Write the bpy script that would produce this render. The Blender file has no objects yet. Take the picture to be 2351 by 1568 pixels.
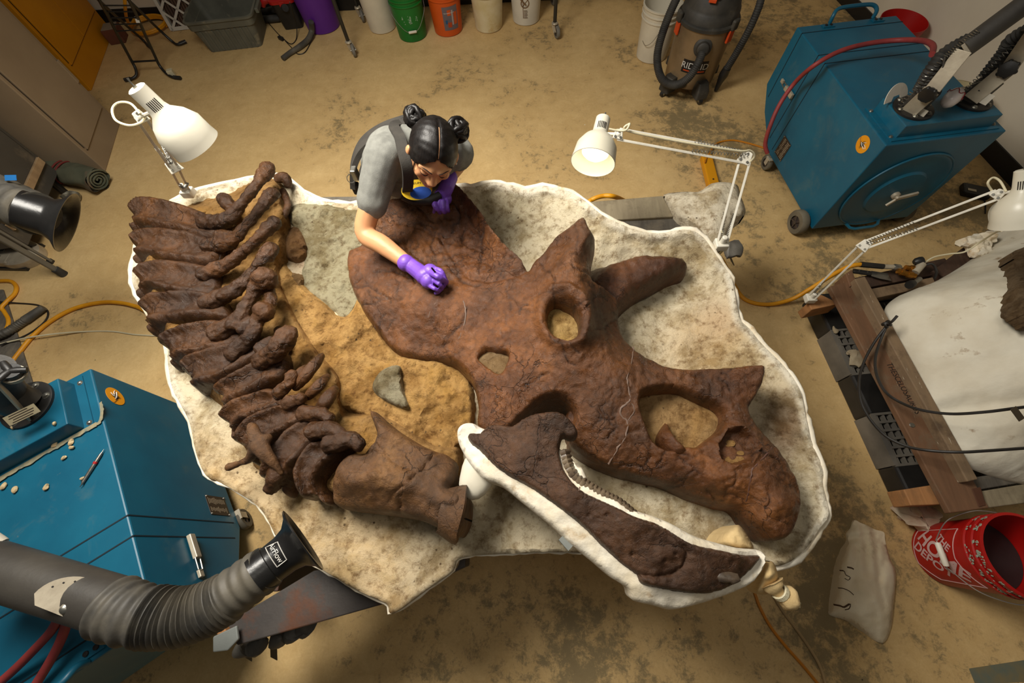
import bpy, bmesh, math, random
import numpy as np
from mathutils import Vector, Matrix, noise
from mathutils.geometry import delaunay_2d_cdt

random.seed(7)
sc = bpy.context.scene
COL = sc.collection

# ------------------------------------------------------------------ camera
F_PX, CX, CY, CAM_H = 960.0, 1175.5, 784.0, 2.25
_n = np.array([1217.0 - CX, 1250.0 - CY, F_PX]); _n /= np.linalg.norm(_n)
_Z = -_n
_Y = np.array([0.0, -1.0, 0.0]); _Y -= _Y.dot(_Z) * _Z; _Y /= np.linalg.norm(_Y)
_X = np.cross(_Y, _Z)
ROT = np.stack([_X, _Y, _Z])                     # camera axes (right, down, forward) -> world
cam_d = bpy.data.cameras.new('camera'); cam = bpy.data.objects.new('camera', cam_d); COL.objects.link(cam)
cam_d.sensor_fit = 'HORIZONTAL'; cam_d.sensor_width = 36.0; cam_d.lens = F_PX / 2351.0 * 36.0
cam_d.clip_start = 0.02; cam_d.clip_end = 60
_r, _dn, _fw = ROT[:, 0], ROT[:, 1], ROT[:, 2]
cam.matrix_world = Matrix(((_r[0], -_dn[0], -_fw[0], 0), (_r[1], -_dn[1], -_fw[1], 0), (_r[2], -_dn[2], -_fw[2], CAM_H), (0, 0, 0, 1)))
sc.camera = cam

# ------------------------------------------------------------------ light and exposure
w = bpy.data.worlds.new('world'); sc.world = w; w.use_nodes = True
w.node_tree.nodes['Background'].inputs[0].default_value = (1.0, 0.93, 0.82, 1)
w.node_tree.nodes['Background'].inputs[1].default_value = 0.045
sc.view_settings.view_transform = 'Standard'; sc.view_settings.look = 'None'
sc.view_settings.exposure = 0.3; sc.view_settings.gamma = 1.0; sc.view_settings.use_curve_mapping = False

def area_light(name, loc, target, size, power, color, spread=180):
    l = bpy.data.lights.new(name, 'AREA'); l.shape = 'RECTANGLE'; l.size, l.size_y = size; l.energy = power; l.color = color; l.spread = math.radians(spread)
    o = bpy.data.objects.new(name, l); COL.objects.link(o); o.location = loc
    o.rotation_euler = (Vector(target) - Vector(loc)).to_track_quat('-Z', 'Y').to_euler()
    return o
area_light('ceiling_softbox', (-1.2, 1.35, 3.05), (-0.55, 1.05, 0.5), (1.2, 1.0), 84, (1.0, 0.945, 0.85), 155)
area_light('overhead_fill', (0.5, 0.2, 3.4), (0.45, 0.5, 0.6), (1.6, 1.0), 8, (1.0, 0.93, 0.82))  # weak unseen fill light, added overhead to lift the darker near side

# ------------------------------------------------------------------ helpers
def P(x, y, z=0.0):
    d = ROT @ np.array([x - CX, y - CY, F_PX]); t = (z - CAM_H) / d[2]
    return Vector((t * d[0], t * d[1], z))
def Pn(x, y, z):
    x = np.asarray(x, float); y = np.asarray(y, float); z = np.asarray(z, float) + 0 * x
    d = np.stack([x - CX, y - CY, F_PX + 0 * x], 1) @ ROT.T
    t = (z - CAM_H) / d[:, 2]
    return np.stack([t * d[:, 0], t * d[:, 1], z], 1)
def Q3(pts):                                      # list of (px, py, z) -> world points
    return [P(*p) for p in pts]
def lin(c):
    c = c / 255.0
    return c / 12.92 if c <= 0.04045 else ((c + 0.055) / 1.055) ** 2.4
def rgb(r, g, b): return (lin(r), lin(g), lin(b), 1.0)
def catmull(pts, n=6, closed=False):
    pts = [np.array(p, float) for p in pts]; out = []; N = len(pts)
    rng = range(N) if closed else range(N - 1)
    for i in rng:
        if closed: a, b, c, d = pts[(i - 1) % N], pts[i], pts[(i + 1) % N], pts[(i + 2) % N]
        else: a, b, c, d = pts[max(i - 1, 0)], pts[i], pts[i + 1], pts[min(i + 2, N - 1)]
        for k in range(n):
            t = k / n
            out.append(0.5 * ((2 * b) + (c - a) * t + (2 * a - 5 * b + 4 * c - d) * t * t + (3 * b - a - 3 * c + d) * t ** 3))
    if not closed: out.append(pts[-1])
    return out
def frame(o, y_deg=0.0, z=(0, 0, 1)):             # upright frame, local x turned y_deg about Z
    return Matrix.Translation(Vector(o)) @ Matrix.Rotation(math.radians(y_deg), 4, 'Z')
def axis_frame(o, d, up=(0, 0, 1)):               # local z along d
    d = Vector(d).normalized(); u = Vector(up)
    x = u.cross(d)
    if x.length < 1e-4: x = Vector((1, 0, 0)).cross(d)
    x.normalize(); y = d.cross(x)
    return Matrix(((x.x, y.x, d.x, o[0]), (x.y, y.y, d.y, o[1]), (x.z, y.z, d.z, o[2]), (0, 0, 0, 1)))

class MB:
    def __init__(s, M=None): s.v = []; s.f = []; s.M = M or Matrix()
    def add(s, vs, fs, M=None):
        o = len(s.v); T = s.M @ M if M is not None else s.M
        s.v += [T @ Vector(v) for v in vs]; s.f += [tuple(i + o for i in f) for f in fs]; return s
    def box(s, c, size, M=None, rz=0):
        x, y, z = size[0] / 2, size[1] / 2, size[2] / 2
        vs = [(-x, -y, -z), (x, -y, -z), (x, y, -z), (-x, y, -z), (-x, -y, z), (x, -y, z), (x, y, z), (-x, y, z)]
        T = Matrix.Translation(Vector(c)) @ Matrix.Rotation(rz, 4, 'Z')
        if M is not None: T = M @ T
        return s.add(vs, [(0, 3, 2, 1), (4, 5, 6, 7), (0, 1, 5, 4), (1, 2, 6, 5), (2, 3, 7, 6), (3, 0, 4, 7)], T)
    def bar(s, a, b, w, h, up=(0, 0, 1)):         # rectangular bar from a to b
        a, b = Vector(a), Vector(b); F = axis_frame((a + b) / 2, b - a, up)
        return s.box((0, 0, 0), (w, h, (b - a).length), F)
    def prism(s, poly, vec):
        n = len(poly); vec = Vector(vec); vs = [Vector(p) for p in poly] + [Vector(p) + vec for p in poly]
        fs = [tuple(reversed(range(n))), tuple(range(n, 2 * n))] + [(i, (i + 1) % n, n + (i + 1) % n, n + i) for i in range(n)]
        return s.add(vs, fs)
    def lathe(s, prof, seg=32, M=None, cap0=True, cap1=True, arc=None):
        vs = []; fs = []; n = len(prof)
        for r, z in prof:
            for k in range(seg):
                a = 2 * math.pi * k / seg; vs.append((r * math.cos(a), r * math.sin(a), z))
        for i in range(n - 1):
            for k in range(seg):
                k2 = (k + 1) % seg; fs.append((i * seg + k, i * seg + k2, (i + 1) * seg + k2, (i + 1) * seg + k))
        if cap0: fs.append(tuple(reversed(range(seg))))
        if cap1: fs.append(tuple(range((n - 1) * seg, n * seg)))
        return s.add(vs, fs, M)
    def cyl(s, a, b, r0, r1=None, seg=16, cap=True):
        a, b = Vector(a), Vector(b); r1 = r0 if r1 is None else r1
        return s.lathe([(r0, 0), (r1, (b - a).length)], seg, axis_frame(a, b - a), cap, cap)
    def tube(s, pts, r, seg=8, closed=False, flat=1.0, cap=True):
        pts = [Vector(p) for p in pts]; n = len(pts)
        rr = r if hasattr(r, '__len__') else [r] * n
        vs = []; fs = []; u = None
        for i, p in enumerate(pts):
            if closed: t = pts[(i + 1) % n] - pts[i - 1]
            else: t = pts[min(i + 1, n - 1)] - pts[max(i - 1, 0)]
            if t.length < 1e-9: t = Vector((0, 0, 1))
            t.normalize()
            if u is None:
                u = t.cross(Vector((0, 0, 1)))
                if u.length < 1e-3: u = t.cross(Vector((1, 0, 0)))
                u.normalize()
            else:
                u = u - t * u.dot(t)
                if u.length < 1e-6: u = t.cross(Vector((0, 0, 1)))
                u.normalize()
            b = t.cross(u)
            for k in range(seg):
                a = 2 * math.pi * k / seg; vs.append(p + (u * math.cos(a) + b * math.sin(a) * flat) * rr[i])
        m = n if closed else n - 1
        for i in range(m):
            j = (i + 1) % n
            for k in range(seg):
                k2 = (k + 1) % seg; fs.append((i * seg + k, j * seg + k, j * seg + k2, i * seg + k2))
        if not closed and cap: fs.append(tuple(range(seg))); fs.append(tuple(reversed(range((n - 1) * seg, n * seg))))
        return s.add(vs, fs)
    def ball(s, c, r, seg=16, rings=10, M=None):
        r = r if hasattr(r, '__len__') else (r, r, r)
        vs = [(0, 0, 1)]; fs = []
        for i in range(1, rings):
            th = math.pi * i / rings
            for k in range(seg):
                a = 2 * math.pi * k / seg; vs.append((math.sin(th) * math.cos(a), math.sin(th) * math.sin(a), math.cos(th)))
        vs.append((0, 0, -1)); e = len(vs) - 1
        for k in range(seg):
            k2 = (k + 1) % seg; fs.append((0, 1 + k, 1 + k2)); b = 1 + (rings - 2) * seg; fs.append((e, b + k2, b + k))
            for i in range(rings - 2):
                o = 1 + i * seg; fs.append((o + k, o + seg + k, o + seg + k2, o + k2))
        T = Matrix.Translation(Vector(c)) @ (M or Matrix()) @ Matrix.Diagonal((r[0], r[1], r[2], 1))
        return s.add(vs, fs, T)
    def build(s, name, mat, parent=None, smooth=40, bevel=0, subsurf=0, solid=0):
        return mesh_obj(name, s.v, s.f, mat, parent, smooth, bevel, subsurf, solid)

def wloc(o):
    v = Vector((0, 0, 0))
    while o is not None: v = v + o.location; o = o.parent
    return v
def mesh_obj(name, vs, fs, mat, parent=None, smooth=40, bevel=0, subsurf=0, solid=0, cols=None):
    me = bpy.data.meshes.new(name); off = wloc(parent)
    if isinstance(vs, np.ndarray): vv = (vs - np.array(off)).tolist()
    else: vv = [tuple(Vector(v) - off) for v in vs]
    me.from_pydata(vv, [], fs); me.update()
    o = bpy.data.objects.new(name, me); COL.objects.link(o)
    me.materials.append(mat)
    if smooth:
        me.polygons.foreach_set('use_smooth', [True] * len(me.polygons)); me.set_sharp_from_angle(angle=math.radians(smooth))
    if cols is not None:
        at = me.color_attributes.new('Col', 'FLOAT_COLOR', 'POINT'); at.data.foreach_set('color', np.asarray(cols, np.float32).ravel())
    if parent is not None: o.parent = parent
    if solid: m = o.modifiers.new('solid', 'SOLIDIFY'); m.thickness = solid; m.offset = -1
    if bevel: m = o.modifiers.new('bevel', 'BEVEL'); m.width = bevel; m.segments = 2; m.limit_method = 'ANGLE'; m.angle_limit = math.radians(35)
    if subsurf: m = o.modifiers.new('sub', 'SUBSURF'); m.levels = subsurf; m.render_levels = subsurf
    return o
def tag(o, label, cat, group=None, kind=None):
    o['label'] = label; o['category'] = cat
    if group: o['group'] = group
    if kind: o['kind'] = kind
    return o
def thing(name, label, cat, loc, group=None):
    o = bpy.data.objects.new(name, None); COL.objects.link(o); o.location = Vector(loc); o.empty_display_size = 0.05
    return tag(o, label, cat, group)
def recenter(o):                                  # origin of a single-mesh thing to the middle of its base
    me = o.data; vs = np.array([v.co[:] for v in me.vertices]); c = (vs.min(0) + vs.max(0)) / 2; c[2] = vs[:, 2].min()
    me.transform(Matrix.Translation(-Vector(c))); o.location = o.location + Vector(c); return o
def struct(o): o['kind'] = 'structure'; return o
def copy_tree(o, parent=None):
    c = o.copy(); COL.objects.link(c); c.parent = parent
    for ch in list(o.children): copy_tree(ch, c)
    return c

# text as flat triangles in local x/y
def text_mesh(s, size=1.0, shear=0.0, bold=0.0):
    cu = bpy.data.curves.new('t', 'FONT'); cu.body = s; cu.size = size; cu.align_x = 'CENTER'; cu.align_y = 'CENTER'; cu.shear = shear; cu.offset = bold
    o = bpy.data.objects.new('t', cu); COL.objects.link(o)
    dg = bpy.context.evaluated_depsgraph_get(); me = bpy.data.meshes.new_from_object(o.evaluated_get(dg))
    bm = bmesh.new(); bm.from_mesh(me); bmesh.ops.triangulate(bm, faces=bm.faces)
    bmesh.ops.subdivide_edges(bm, edges=[e for e in bm.edges if e.calc_length() > size * 0.3], cuts=1)
    bmesh.ops.triangulate(bm, faces=bm.faces)
    vs = [v.co.copy() for v in bm.verts]; bm.verts.index_update(); fs = [tuple(v.index for v in f.verts) for f in bm.faces]; bm.free()
    bpy.data.objects.remove(o); bpy.data.curves.remove(cu); bpy.data.meshes.remove(me)
    return vs, fs

# ------------------------------------------------------------------ materials
MATS = {}
def nodes(name):
    m = bpy.data.materials.new(name); m.use_nodes = True; nt = m.node_tree
    return m, nt, nt.nodes['Principled BSDF']
def N(nt, t, **kw):
    n = nt.nodes.new(t)
    for k, v in kw.items():
        if k in n.inputs: n.inputs[k].default_value = v
        else: setattr(n, k, v)
    return n
def coords(nt, world=False):
    if world: g = N(nt, 'ShaderNodeNewGeometry'); return g.outputs['Position']
    t = N(nt, 'ShaderNodeTexCoord'); return t.outputs['Object']
def noise_n(nt, co, scale, detail=4, rough=0.55, dist=0.0):
    n = N(nt, 'ShaderNodeTexNoise'); n.inputs['Scale'].default_value = scale; n.inputs['Detail'].default_value = detail
    n.inputs['Roughness'].default_value = rough; n.inputs['Distortion'].default_value = dist; nt.links.new(co, n.inputs['Vector']); return n.outputs['Fac']
def ramp(nt, fac, stops):
    r = N(nt, 'ShaderNodeValToRGB'); e = r.color_ramp.elements
    while len(e) < len(stops): e.new(0.5)
    for i, (p, c) in enumerate(stops):
        e[i].position = p; e[i].color = c if hasattr(c, '__len__') else (c, c, c, 1)
    nt.links.new(fac, r.inputs[0]); return r.outputs[0]
def mix(nt, fac, a, b, mode='MIX'):
    m = N(nt, 'ShaderNodeMix', data_type='RGBA', blend_type=mode)
    for i, v in ((0, fac), (6, a), (7, b)):
        if hasattr(v, 'is_linked') or isinstance(v, bpy.types.NodeSocket): nt.links.new(v, m.inputs[i])
        else: m.inputs[i].default_value = v
    return m.outputs[2]
def bump(nt, bs, h, strength, dist=0.01, prev=None):
    b = N(nt, 'ShaderNodeBump'); b.inputs['Strength'].default_value = strength; b.inputs['Distance'].default_value = dist
    nt.links.new(h, b.inputs['Height'])
    if prev is not None: nt.links.new(prev, b.inputs['Normal'])
    nt.links.new(b.outputs[0], bs.inputs['Normal']); return b.outputs[0]
def mat(name, c, c2=None, rough=0.6, metal=0.0, scale=6, bs=0.15, bscale=60, lo=0.35, hi=0.65, dirt=None, dscale=3, dlo=0.55, dhi=0.7, spec=0.5, detail=5, emit=None):
    if name in MATS: return MATS[name]
    m, nt, b = nodes(name); co = coords(nt)
    c2 = c2 or tuple(v * 0.8 for v in c[:3]) + (1,)
    col = ramp(nt, noise_n(nt, co, scale, detail), [(lo, c), (hi, c2)])
    if dirt is not None: col = mix(nt, ramp(nt, noise_n(nt, co, dscale, 8, 0.65), [(dlo, 0.0), (dhi, 1.0)]), col, dirt)
    nt.links.new(col, b.inputs['Base Color'])
    b.inputs['Roughness'].default_value = rough; b.inputs['Metallic'].default_value = metal; b.inputs['Specular IOR Level'].default_value = spec
    if bs: bump(nt, b, noise_n(nt, co, bscale, 4), bs, 0.004)
    if emit: b.inputs['Emission Color'].default_value = emit[0]; b.inputs['Emission Strength'].default_value = emit[1]
    MATS[name] = m; return m

# ------------------------------------------------------------------ relief surfaces traced as (px, py, height)
def dist_poly(pts, poly):
    A = np.asarray(poly, float); B = np.roll(A, -1, 0); d2 = np.full(len(pts), 1e12)
    for a, b in zip(A, B):
        ab = b - a; L = max(ab.dot(ab), 1e-9); t = np.clip(((pts - a) @ ab) / L, 0, 1); q = pts - (a + t[:, None] * ab); d2 = np.minimum(d2, (q * q).sum(1))
    return np.sqrt(d2)
def inside(pts, poly):
    A = np.asarray(poly, float); B = np.roll(A, -1, 0); r = np.zeros(len(pts), bool)
    for (x1, y1), (x2, y2) in zip(A, B):
        if y1 == y2: continue
        c = ((y1 > pts[:, 1]) != (y2 > pts[:, 1])) & (pts[:, 0] < (x2 - x1) * (pts[:, 1] - y1) / (y2 - y1) + x1); r ^= c
    return r
def dist_path(pts, path):
    A = np.asarray(path, float); d2 = np.full(len(pts), 1e12)
    for a, b in zip(A[:-1], A[1:]):
        ab = b - a; L = max(ab.dot(ab), 1e-9); t = np.clip(((pts - a) @ ab) / L, 0, 1); q = pts - (a + t[:, None] * ab); d2 = np.minimum(d2, (q * q).sum(1))
    return np.sqrt(d2)
def rbf(ctrl, c=18.0):
    C = np.array(ctrl, float); X = C[:, :2]; n = len(X)
    K = np.sqrt(((X[:, None] - X[None]) ** 2).sum(2) + c * c)
    A = np.zeros((n + 3, n + 3)); A[:n, :n] = K + np.eye(n) * 1e-6; A[:n, n] = 1; A[:n, n + 1:] = X / 1000; A[n, :n] = 1; A[n + 1:, :n] = X.T / 1000
    wt = np.linalg.solve(A, np.concatenate([C[:, 2], np.zeros(3)]))
    def f(q):
        q = np.asarray(q, float); out = np.zeros(len(q))
        for i in range(0, len(q), 20000):
            s = q[i:i + 20000]; k = np.sqrt(((s[:, None] - X[None]) ** 2).sum(2) + c * c); out[i:i + 20000] = k @ wt[:n] + wt[n] + (s / 1000) @ wt[n + 1:]
        return out
    return f
def resample(poly, step, closed=True):
    A = np.asarray(poly, float)
    if closed: A = np.vstack([A, A[:1]])
    seg = np.sqrt(((A[1:] - A[:-1]) ** 2).sum(1)); s = np.concatenate([[0], np.cumsum(seg)]); n = max(6, int(s[-1] / step)); t = np.linspace(0, s[-1], n + 1)
    if closed: t = t[:-1]
    return np.stack([np.interp(t, s, A[:, 0]), np.interp(t, s, A[:, 1])], 1)
def fbm(W, scale, octaves=4):
    out = np.empty(len(W))
    for i, p in enumerate(W): out[i] = noise.fractal(Vector(p) * scale, 0.9, 2.1, octaves)
    return out
def sm(x, a, b):
    t = np.clip((x - a) / (b - a), 0, 1); return t * t * (3 - 2 * t)
def triangulate(outline, holes, step):
    loops = [np.asarray(outline)] + [np.asarray(h) for h in holes]; V = []; E = []
    for L in loops:
        o = len(V); V += L.tolist(); E += [(o + i, o + (i + 1) % len(L)) for i in range(len(L))]
    nb = len(V); mn = loops[0].min(0); mx = loops[0].max(0); G = []
    y = mn[1]; row = 0
    while y < mx[1]:
        x = mn[0] + (step / 2 if row % 2 else 0)
        while x < mx[0]: G.append((x + random.uniform(-.15, .15) * step, y + random.uniform(-.15, .15) * step)); x += step
        y += step * 0.87; row += 1
    G = np.array(G); k = inside(G, loops[0])
    for h in loops[1:]: k &= ~inside(G, h)
    G = G[k]; k = np.ones(len(G), bool)
    for L in loops: k &= dist_poly(G, L) > step * 0.55
    V += G[k].tolist()
    r = delaunay_2d_cdt([Vector(v) for v in V], E, [], 0, 1e-4)
    V2 = np.array([v[:] for v in r[0]]); T = np.array([f[:] for f in r[2]]); cen = V2[T].mean(1); ok = inside(cen, loops[0])
    for h in loops[1:]: ok &= ~inside(cen, h)
    return V2, T[ok]
def relief(name, outline, zf, matl, parent=None, step=7, holes=(), base=None, colf=None, smooth=60, curve=3, flare=0.0, ref=None):
    """surface over an outline (photo coordinates), height zf(pts); edges drop to height base(pts)"""
    ol = resample(catmull(outline, curve, True), step); hs = [resample(catmull(h, curve, True), step) for h in holes]
    V, T = triangulate(ol, hs, step); z = zf(V, ol, hs); W = Pn(V[:, 0], V[:, 1], z if ref is None else ref(V)); W[:, 2] = z
    F = [tuple(int(i) for i in t) for t in T]
    a, b, c = W[T[:, 0]], W[T[:, 1]], W[T[:, 2]]; nz = np.cross(b - a, c - a)[:, 2]
    F = [f if n > 0 else (f[0], f[2], f[1]) for f, n in zip(F, nz)]
    if base is not None:
        from collections import Counter
        cnt = Counter()
        for f in F:
            for i in range(3): cnt[(f[i], f[(i + 1) % 3])] += 1
        bd = [e for e in cnt if (e[1], e[0]) not in cnt]; idx = sorted({i for e in bd for i in e}); mp = {i: len(W) + k for k, i in enumerate(idx)}
        low = W[idx].copy(); cc = W.mean(0)
        if flare: low[:, :2] = cc[:2] + (low[:, :2] - cc[:2]) * (1 + flare)
        low[:, 2] = base(V[idx]) if callable(base) else base
        W = np.vstack([W, low]); V = np.vstack([V, V[idx]])
        F += [(e[1], e[0], mp[e[0]], mp[e[1]]) for e in bd]
    return mesh_obj(name, W, F, matl, parent, smooth, cols=colf(V) if colf else None)
def bone_rough(o, voxel, smooth_it=4, disp=0.0, scale=0.035):  # fuse overlapping solids of one bone into one skin
    m = o.modifiers.new('remesh', 'REMESH'); m.mode = 'VOXEL'; m.voxel_size = voxel; m.use_smooth_shade = True
    if smooth_it: s = o.modifiers.new('smooth', 'SMOOTH'); s.iterations = smooth_it; s.factor = 0.5
    if disp:
        nm = 'clouds_%d' % int(scale * 1000); t = bpy.data.textures.get(nm) or bpy.data.textures.new(nm, 'CLOUDS'); t.noise_scale = scale; t.noise_depth = 5 if scale < .06 else 1
        d = o.modifiers.new('disp', 'DISPLACE'); d.texture = t; d.strength = disp; d.mid_level = 0.5; d.texture_coords = 'GLOBAL'
    return o
# ================================================================== the room
def floor_mat():
    m, nt, b = nodes('floor_paint'); co = coords(nt, True)
    c1 = ramp(nt, noise_n(nt, co, 1.3, 6, 0.6), [(0.3, rgb(206, 172, 114)), (0.5, rgb(217, 184, 126)), (0.72, rgb(227, 196, 140))])
    fine = ramp(nt, noise_n(nt, co, 26, 6, 0.7), [(0.35, rgb(186, 154, 104)), (0.6, rgb(222, 194, 142))])
    c1 = mix(nt, 0.35, c1, fine)
    # brown wear that grows toward the right and the near side of the room
    sx = N(nt, 'ShaderNodeSeparateXYZ'); nt.links.new(co, sx.inputs[0])
    gx = N(nt, 'ShaderNodeMapRange'); nt.links.new(sx.outputs[0], gx.inputs[0]); gx.inputs[1].default_value = -1.6; gx.inputs[2].default_value = 2.2
    gy = N(nt, 'ShaderNodeMapRange'); nt.links.new(sx.outputs[1], gy.inputs[0]); gy.inputs[1].default_value = 1.6; gy.inputs[2].default_value = -0.6
    wear = N(nt, 'ShaderNodeMath', operation='MAXIMUM'); nt.links.new(gx.outputs[0], wear.inputs[0]); nt.links.new(gy.outputs[0], wear.inputs[1])
    n1 = noise_n(nt, co, 1.1, 5, 0.6, 0.5); n2 = noise_n(nt, co, 13, 10, 0.8, 0.25)
    av = N(nt, 'ShaderNodeMath', operation='ADD'); nt.links.new(n1, av.inputs[0]); nt.links.new(n2, av.inputs[1])
    ah = N(nt, 'ShaderNodeMath', operation='MULTIPLY'); nt.links.new(av.outputs[0], ah.inputs[0]); ah.inputs[1].default_value = 0.5
    a2 = N(nt, 'ShaderNodeMath', operation='MULTIPLY_ADD'); nt.links.new(wear.outputs[0], a2.inputs[0]); a2.inputs[1].default_value = 0.06; nt.links.new(ah.outputs[0], a2.inputs[2])
    brown = mix(nt, ramp(nt, a2.outputs[0], [(0.44, 0.0), (0.66, 0.6)]), c1, rgb(160, 124, 74))
    grey = mix(nt, ramp(nt, a2.outputs[0], [(0.565, 0.0), (0.62, 0.62)]), brown, rgb(92, 90, 70))
    # pale flecks and dark specks
    v = N(nt, 'ShaderNodeTexVoronoi'); v.inputs['Scale'].default_value = 6.5; nt.links.new(co, v.inputs['Vector'])
    grey = mix(nt, ramp(nt, v.outputs['Distance'], [(0.018, 0.9), (0.03, 0.0)]), grey, rgb(60, 48, 34))
    v2 = N(nt, 'ShaderNodeTexVoronoi'); v2.inputs['Scale'].default_value = 3.1; nt.links.new(co, v2.inputs['Vector'])
    grey = mix(nt, ramp(nt, v2.outputs['Distance'], [(0.012, 0.9), (0.02, 0.0)]), grey, rgb(225, 215, 190))
    # long scuff lines
    mp = N(nt, 'ShaderNodeMapping'); nt.links.new(co, mp.inputs[0]); mp.inputs['Scale'].default_value = (0.7, 9, 1); mp.inputs['Rotation'].default_value = (0, 0, math.radians(-8))
    sc_ = ramp(nt, noise_n(nt, mp.outputs[0], 2.2, 8, 0.7), [(0.64, 0.0), (0.72, 0.22)])
    grey = mix(nt, sc_, grey, rgb(98, 84, 60))
    nt.links.new(grey, b.inputs['Base Color']); b.inputs['Roughness'].default_value = 0.62; b.inputs['Specular IOR Level'].default_value = 0.3
    bump(nt, b, noise_n(nt, co, 45, 5), 0.12, 0.004); return m
M_FLOOR = floor_mat()
M_WALL = mat('wall_paint', rgb(226, 216, 196), rgb(214, 203, 182), rough=0.85, scale=2, bs=0.05)
M_BASEB = mat('baseboard_black', rgb(30, 28, 26), rough=0.5)
fl = MB().box((0, 1.5, -0.05), (13, 12, 0.1)).build('floor', M_FLOOR, smooth=0); struct(fl)
bw_a = math.radians(1.7); bw_o = Vector((-3.837, 4.70, 0))
FB = frame(bw_o, 1.7)
struct(MB(FB).box((2.0, 0.08, 1.5), (12.0, 0.12, 3.0)).build('wall_back', M_WALL, smooth=0))
struct(MB(FB).box((2.0, 0.014, 0.055), (12.0, 0.012, 0.11)).build('baseboard_back', M_BASEB, smooth=0))
rw_a = math.degrees(math.atan2(2.231 - 4.657, 3.293 - 2.866)); FR = frame((2.866, 4.657, 0), rw_a)     # local x runs along the wall, local y into the wall side (+x world)
struct(MB(FR).box((2.6, 0.08, 1.5), (6.6, 0.12, 3.0)).build('wall_right', M_WALL, smooth=0))
struct(MB(FR).box((2.6, 0.014, 0.055), (6.6, 0.012, 0.11)).build('baseboard_right', M_BASEB, smooth=0))
# ================================================================== cabinets on the left
M_TAN = mat('tan_steel', rgb(150, 132, 108), rgb(140, 122, 99), rough=0.55, scale=3, bs=0.08, bscale=150)
M_TANDK = mat('tan_seam', rgb(60, 50, 40), rough=0.7)
M_YEL = mat('yellow_steel', rgb(214, 146, 10), rgb(200, 132, 6), rough=0.45, scale=2, bs=0.05)
M_SEAMY = mat('yellow_seam', rgb(70, 48, 12), rough=0.7)
M_STEEL = mat('bare_steel', rgb(170, 168, 160), rgb(140, 138, 130), rough=0.35, metal=0.9, scale=20)
M_DKGREY = mat('dark_grey_steel', rgb(78, 75, 70), rgb(68, 65, 60), rough=0.55, scale=3, dirt=rgb(100, 92, 80), dscale=6)
M_BLACK = mat('black_plastic', rgb(26, 25, 24), rgb(38, 36, 34), rough=0.45, scale=8)
M_RUBBER = mat('black_rubber', rgb(34, 33, 32), rgb(58, 56, 52), rough=0.7, scale=12)
M_WOODSTRIP = mat('wood_strip', rgb(176, 148, 112), rgb(150, 124, 92), rough=0.7, scale=14)
M_WHITEPL = mat('white_plastic', rgb(224, 218, 204), rgb(208, 200, 182), rough=0.5, scale=5)

def cabinet(name, label, base_a, base_b, depth, h, m, seam, doors, plinth, handle=False, hinge=False, z0=0.0):
    a, b = P(*base_a, z0), P(*base_b, z0); W = (b - a).length; ang_ = math.degrees(math.atan2(b.y - a.y, b.x - a.x))
    F = frame(a, ang_)                    # local x along the front, local +y behind the front (to the left of the walk)
    t = thing(name, label, 'cabinet', a + (b - a) * 0.5)
    MB(F).box((W / 2, depth / 2, h / 2), (W, depth, h)).build('body', m, t, smooth=0, bevel=0.006)
    if z0:
        for fx, fy in ((.06, .06), (W - .06, .06), (.06, depth - .06), (W - .06, depth - .06)): MB(F).cyl((fx, fy, -z0), (fx, fy, 0), .025, .025, 12).build('foot', M_BLACK, t)
    n = doors; x0 = 0.035; dw = (W - 0.07) / n
    for i in range(n):
        d = MB(F).box((x0 + dw * (i + 0.5), -0.004, plinth + (h - plinth - 0.05) / 2), (dw - 0.006, 0.016, h - plinth - 0.05)).build('door', m, t, smooth=0, bevel=0.003)
    fr = MB(F)
    for x in (x0 - 0.004, W - x0 + 0.004): fr.box((x, -0.0015, plinth + (h - plinth) / 2), (0.006, 0.005, h - plinth - 0.04))
    fr.box((W / 2, -0.0015, plinth - 0.003), (W - 0.07, 0.005, 0.007)); fr.build('door_gap', seam, t, smooth=0)
    if hinge: 
        MB(F).box((W - 0.03, -0.012, plinth + 0.28), (0.03, 0.012, 0.16)).build('hinge', m, t, smooth=0, bevel=0.003)
    return t, F, W
cabinet('storage_cabinet', 'tall tan steel storage cabinet with one plain door, leftmost corner', (243.5, 393), (276, 284), 0.5, 1.75, M_TAN, M_TANDK, 1, 0.17, hinge=True)
ty, Fy, Wy = cabinet('safety_cabinet', 'yellow steel safety cabinet behind the tan cabinet', (211, 208), (260, 73), 0.5, 1.65, M_YEL, M_SEAMY, 2, 0.2)
# grey cabinet, turned the same way; its near corner is cut by the frame edge
tg, Fg, Wg = cabinet('grey_cabinet', 'dark grey steel cabinet with a bare wooden strip at its foot, left edge', (66, 563), (135, 396), 0.5, 1.3, M_DKGREY, M_BLACK, 1, 0.16, z0=0.13)
MB(Fg).box((Wg / 2, -0.016, 0.135), (Wg - 0.06, 0.02, 0.05)).build('wood_strip', M_WOODSTRIP, tg, smooth=0, bevel=0.002)
hd = MB(Fg); hd.cyl((Wg * 0.5 - 0.16, -0.045, 0.62), (Wg * 0.5 + 0.16, -0.045, 0.62), 0.02)
hd.box((Wg * 0.5 - 0.13, -0.02, 0.62), (0.02, 0.05, 0.02)); hd.box((Wg * 0.5 + 0.13, -0.02, 0.62), (0.02, 0.05, 0.02)); hd.build('handle', M_STEEL, tg)

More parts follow.
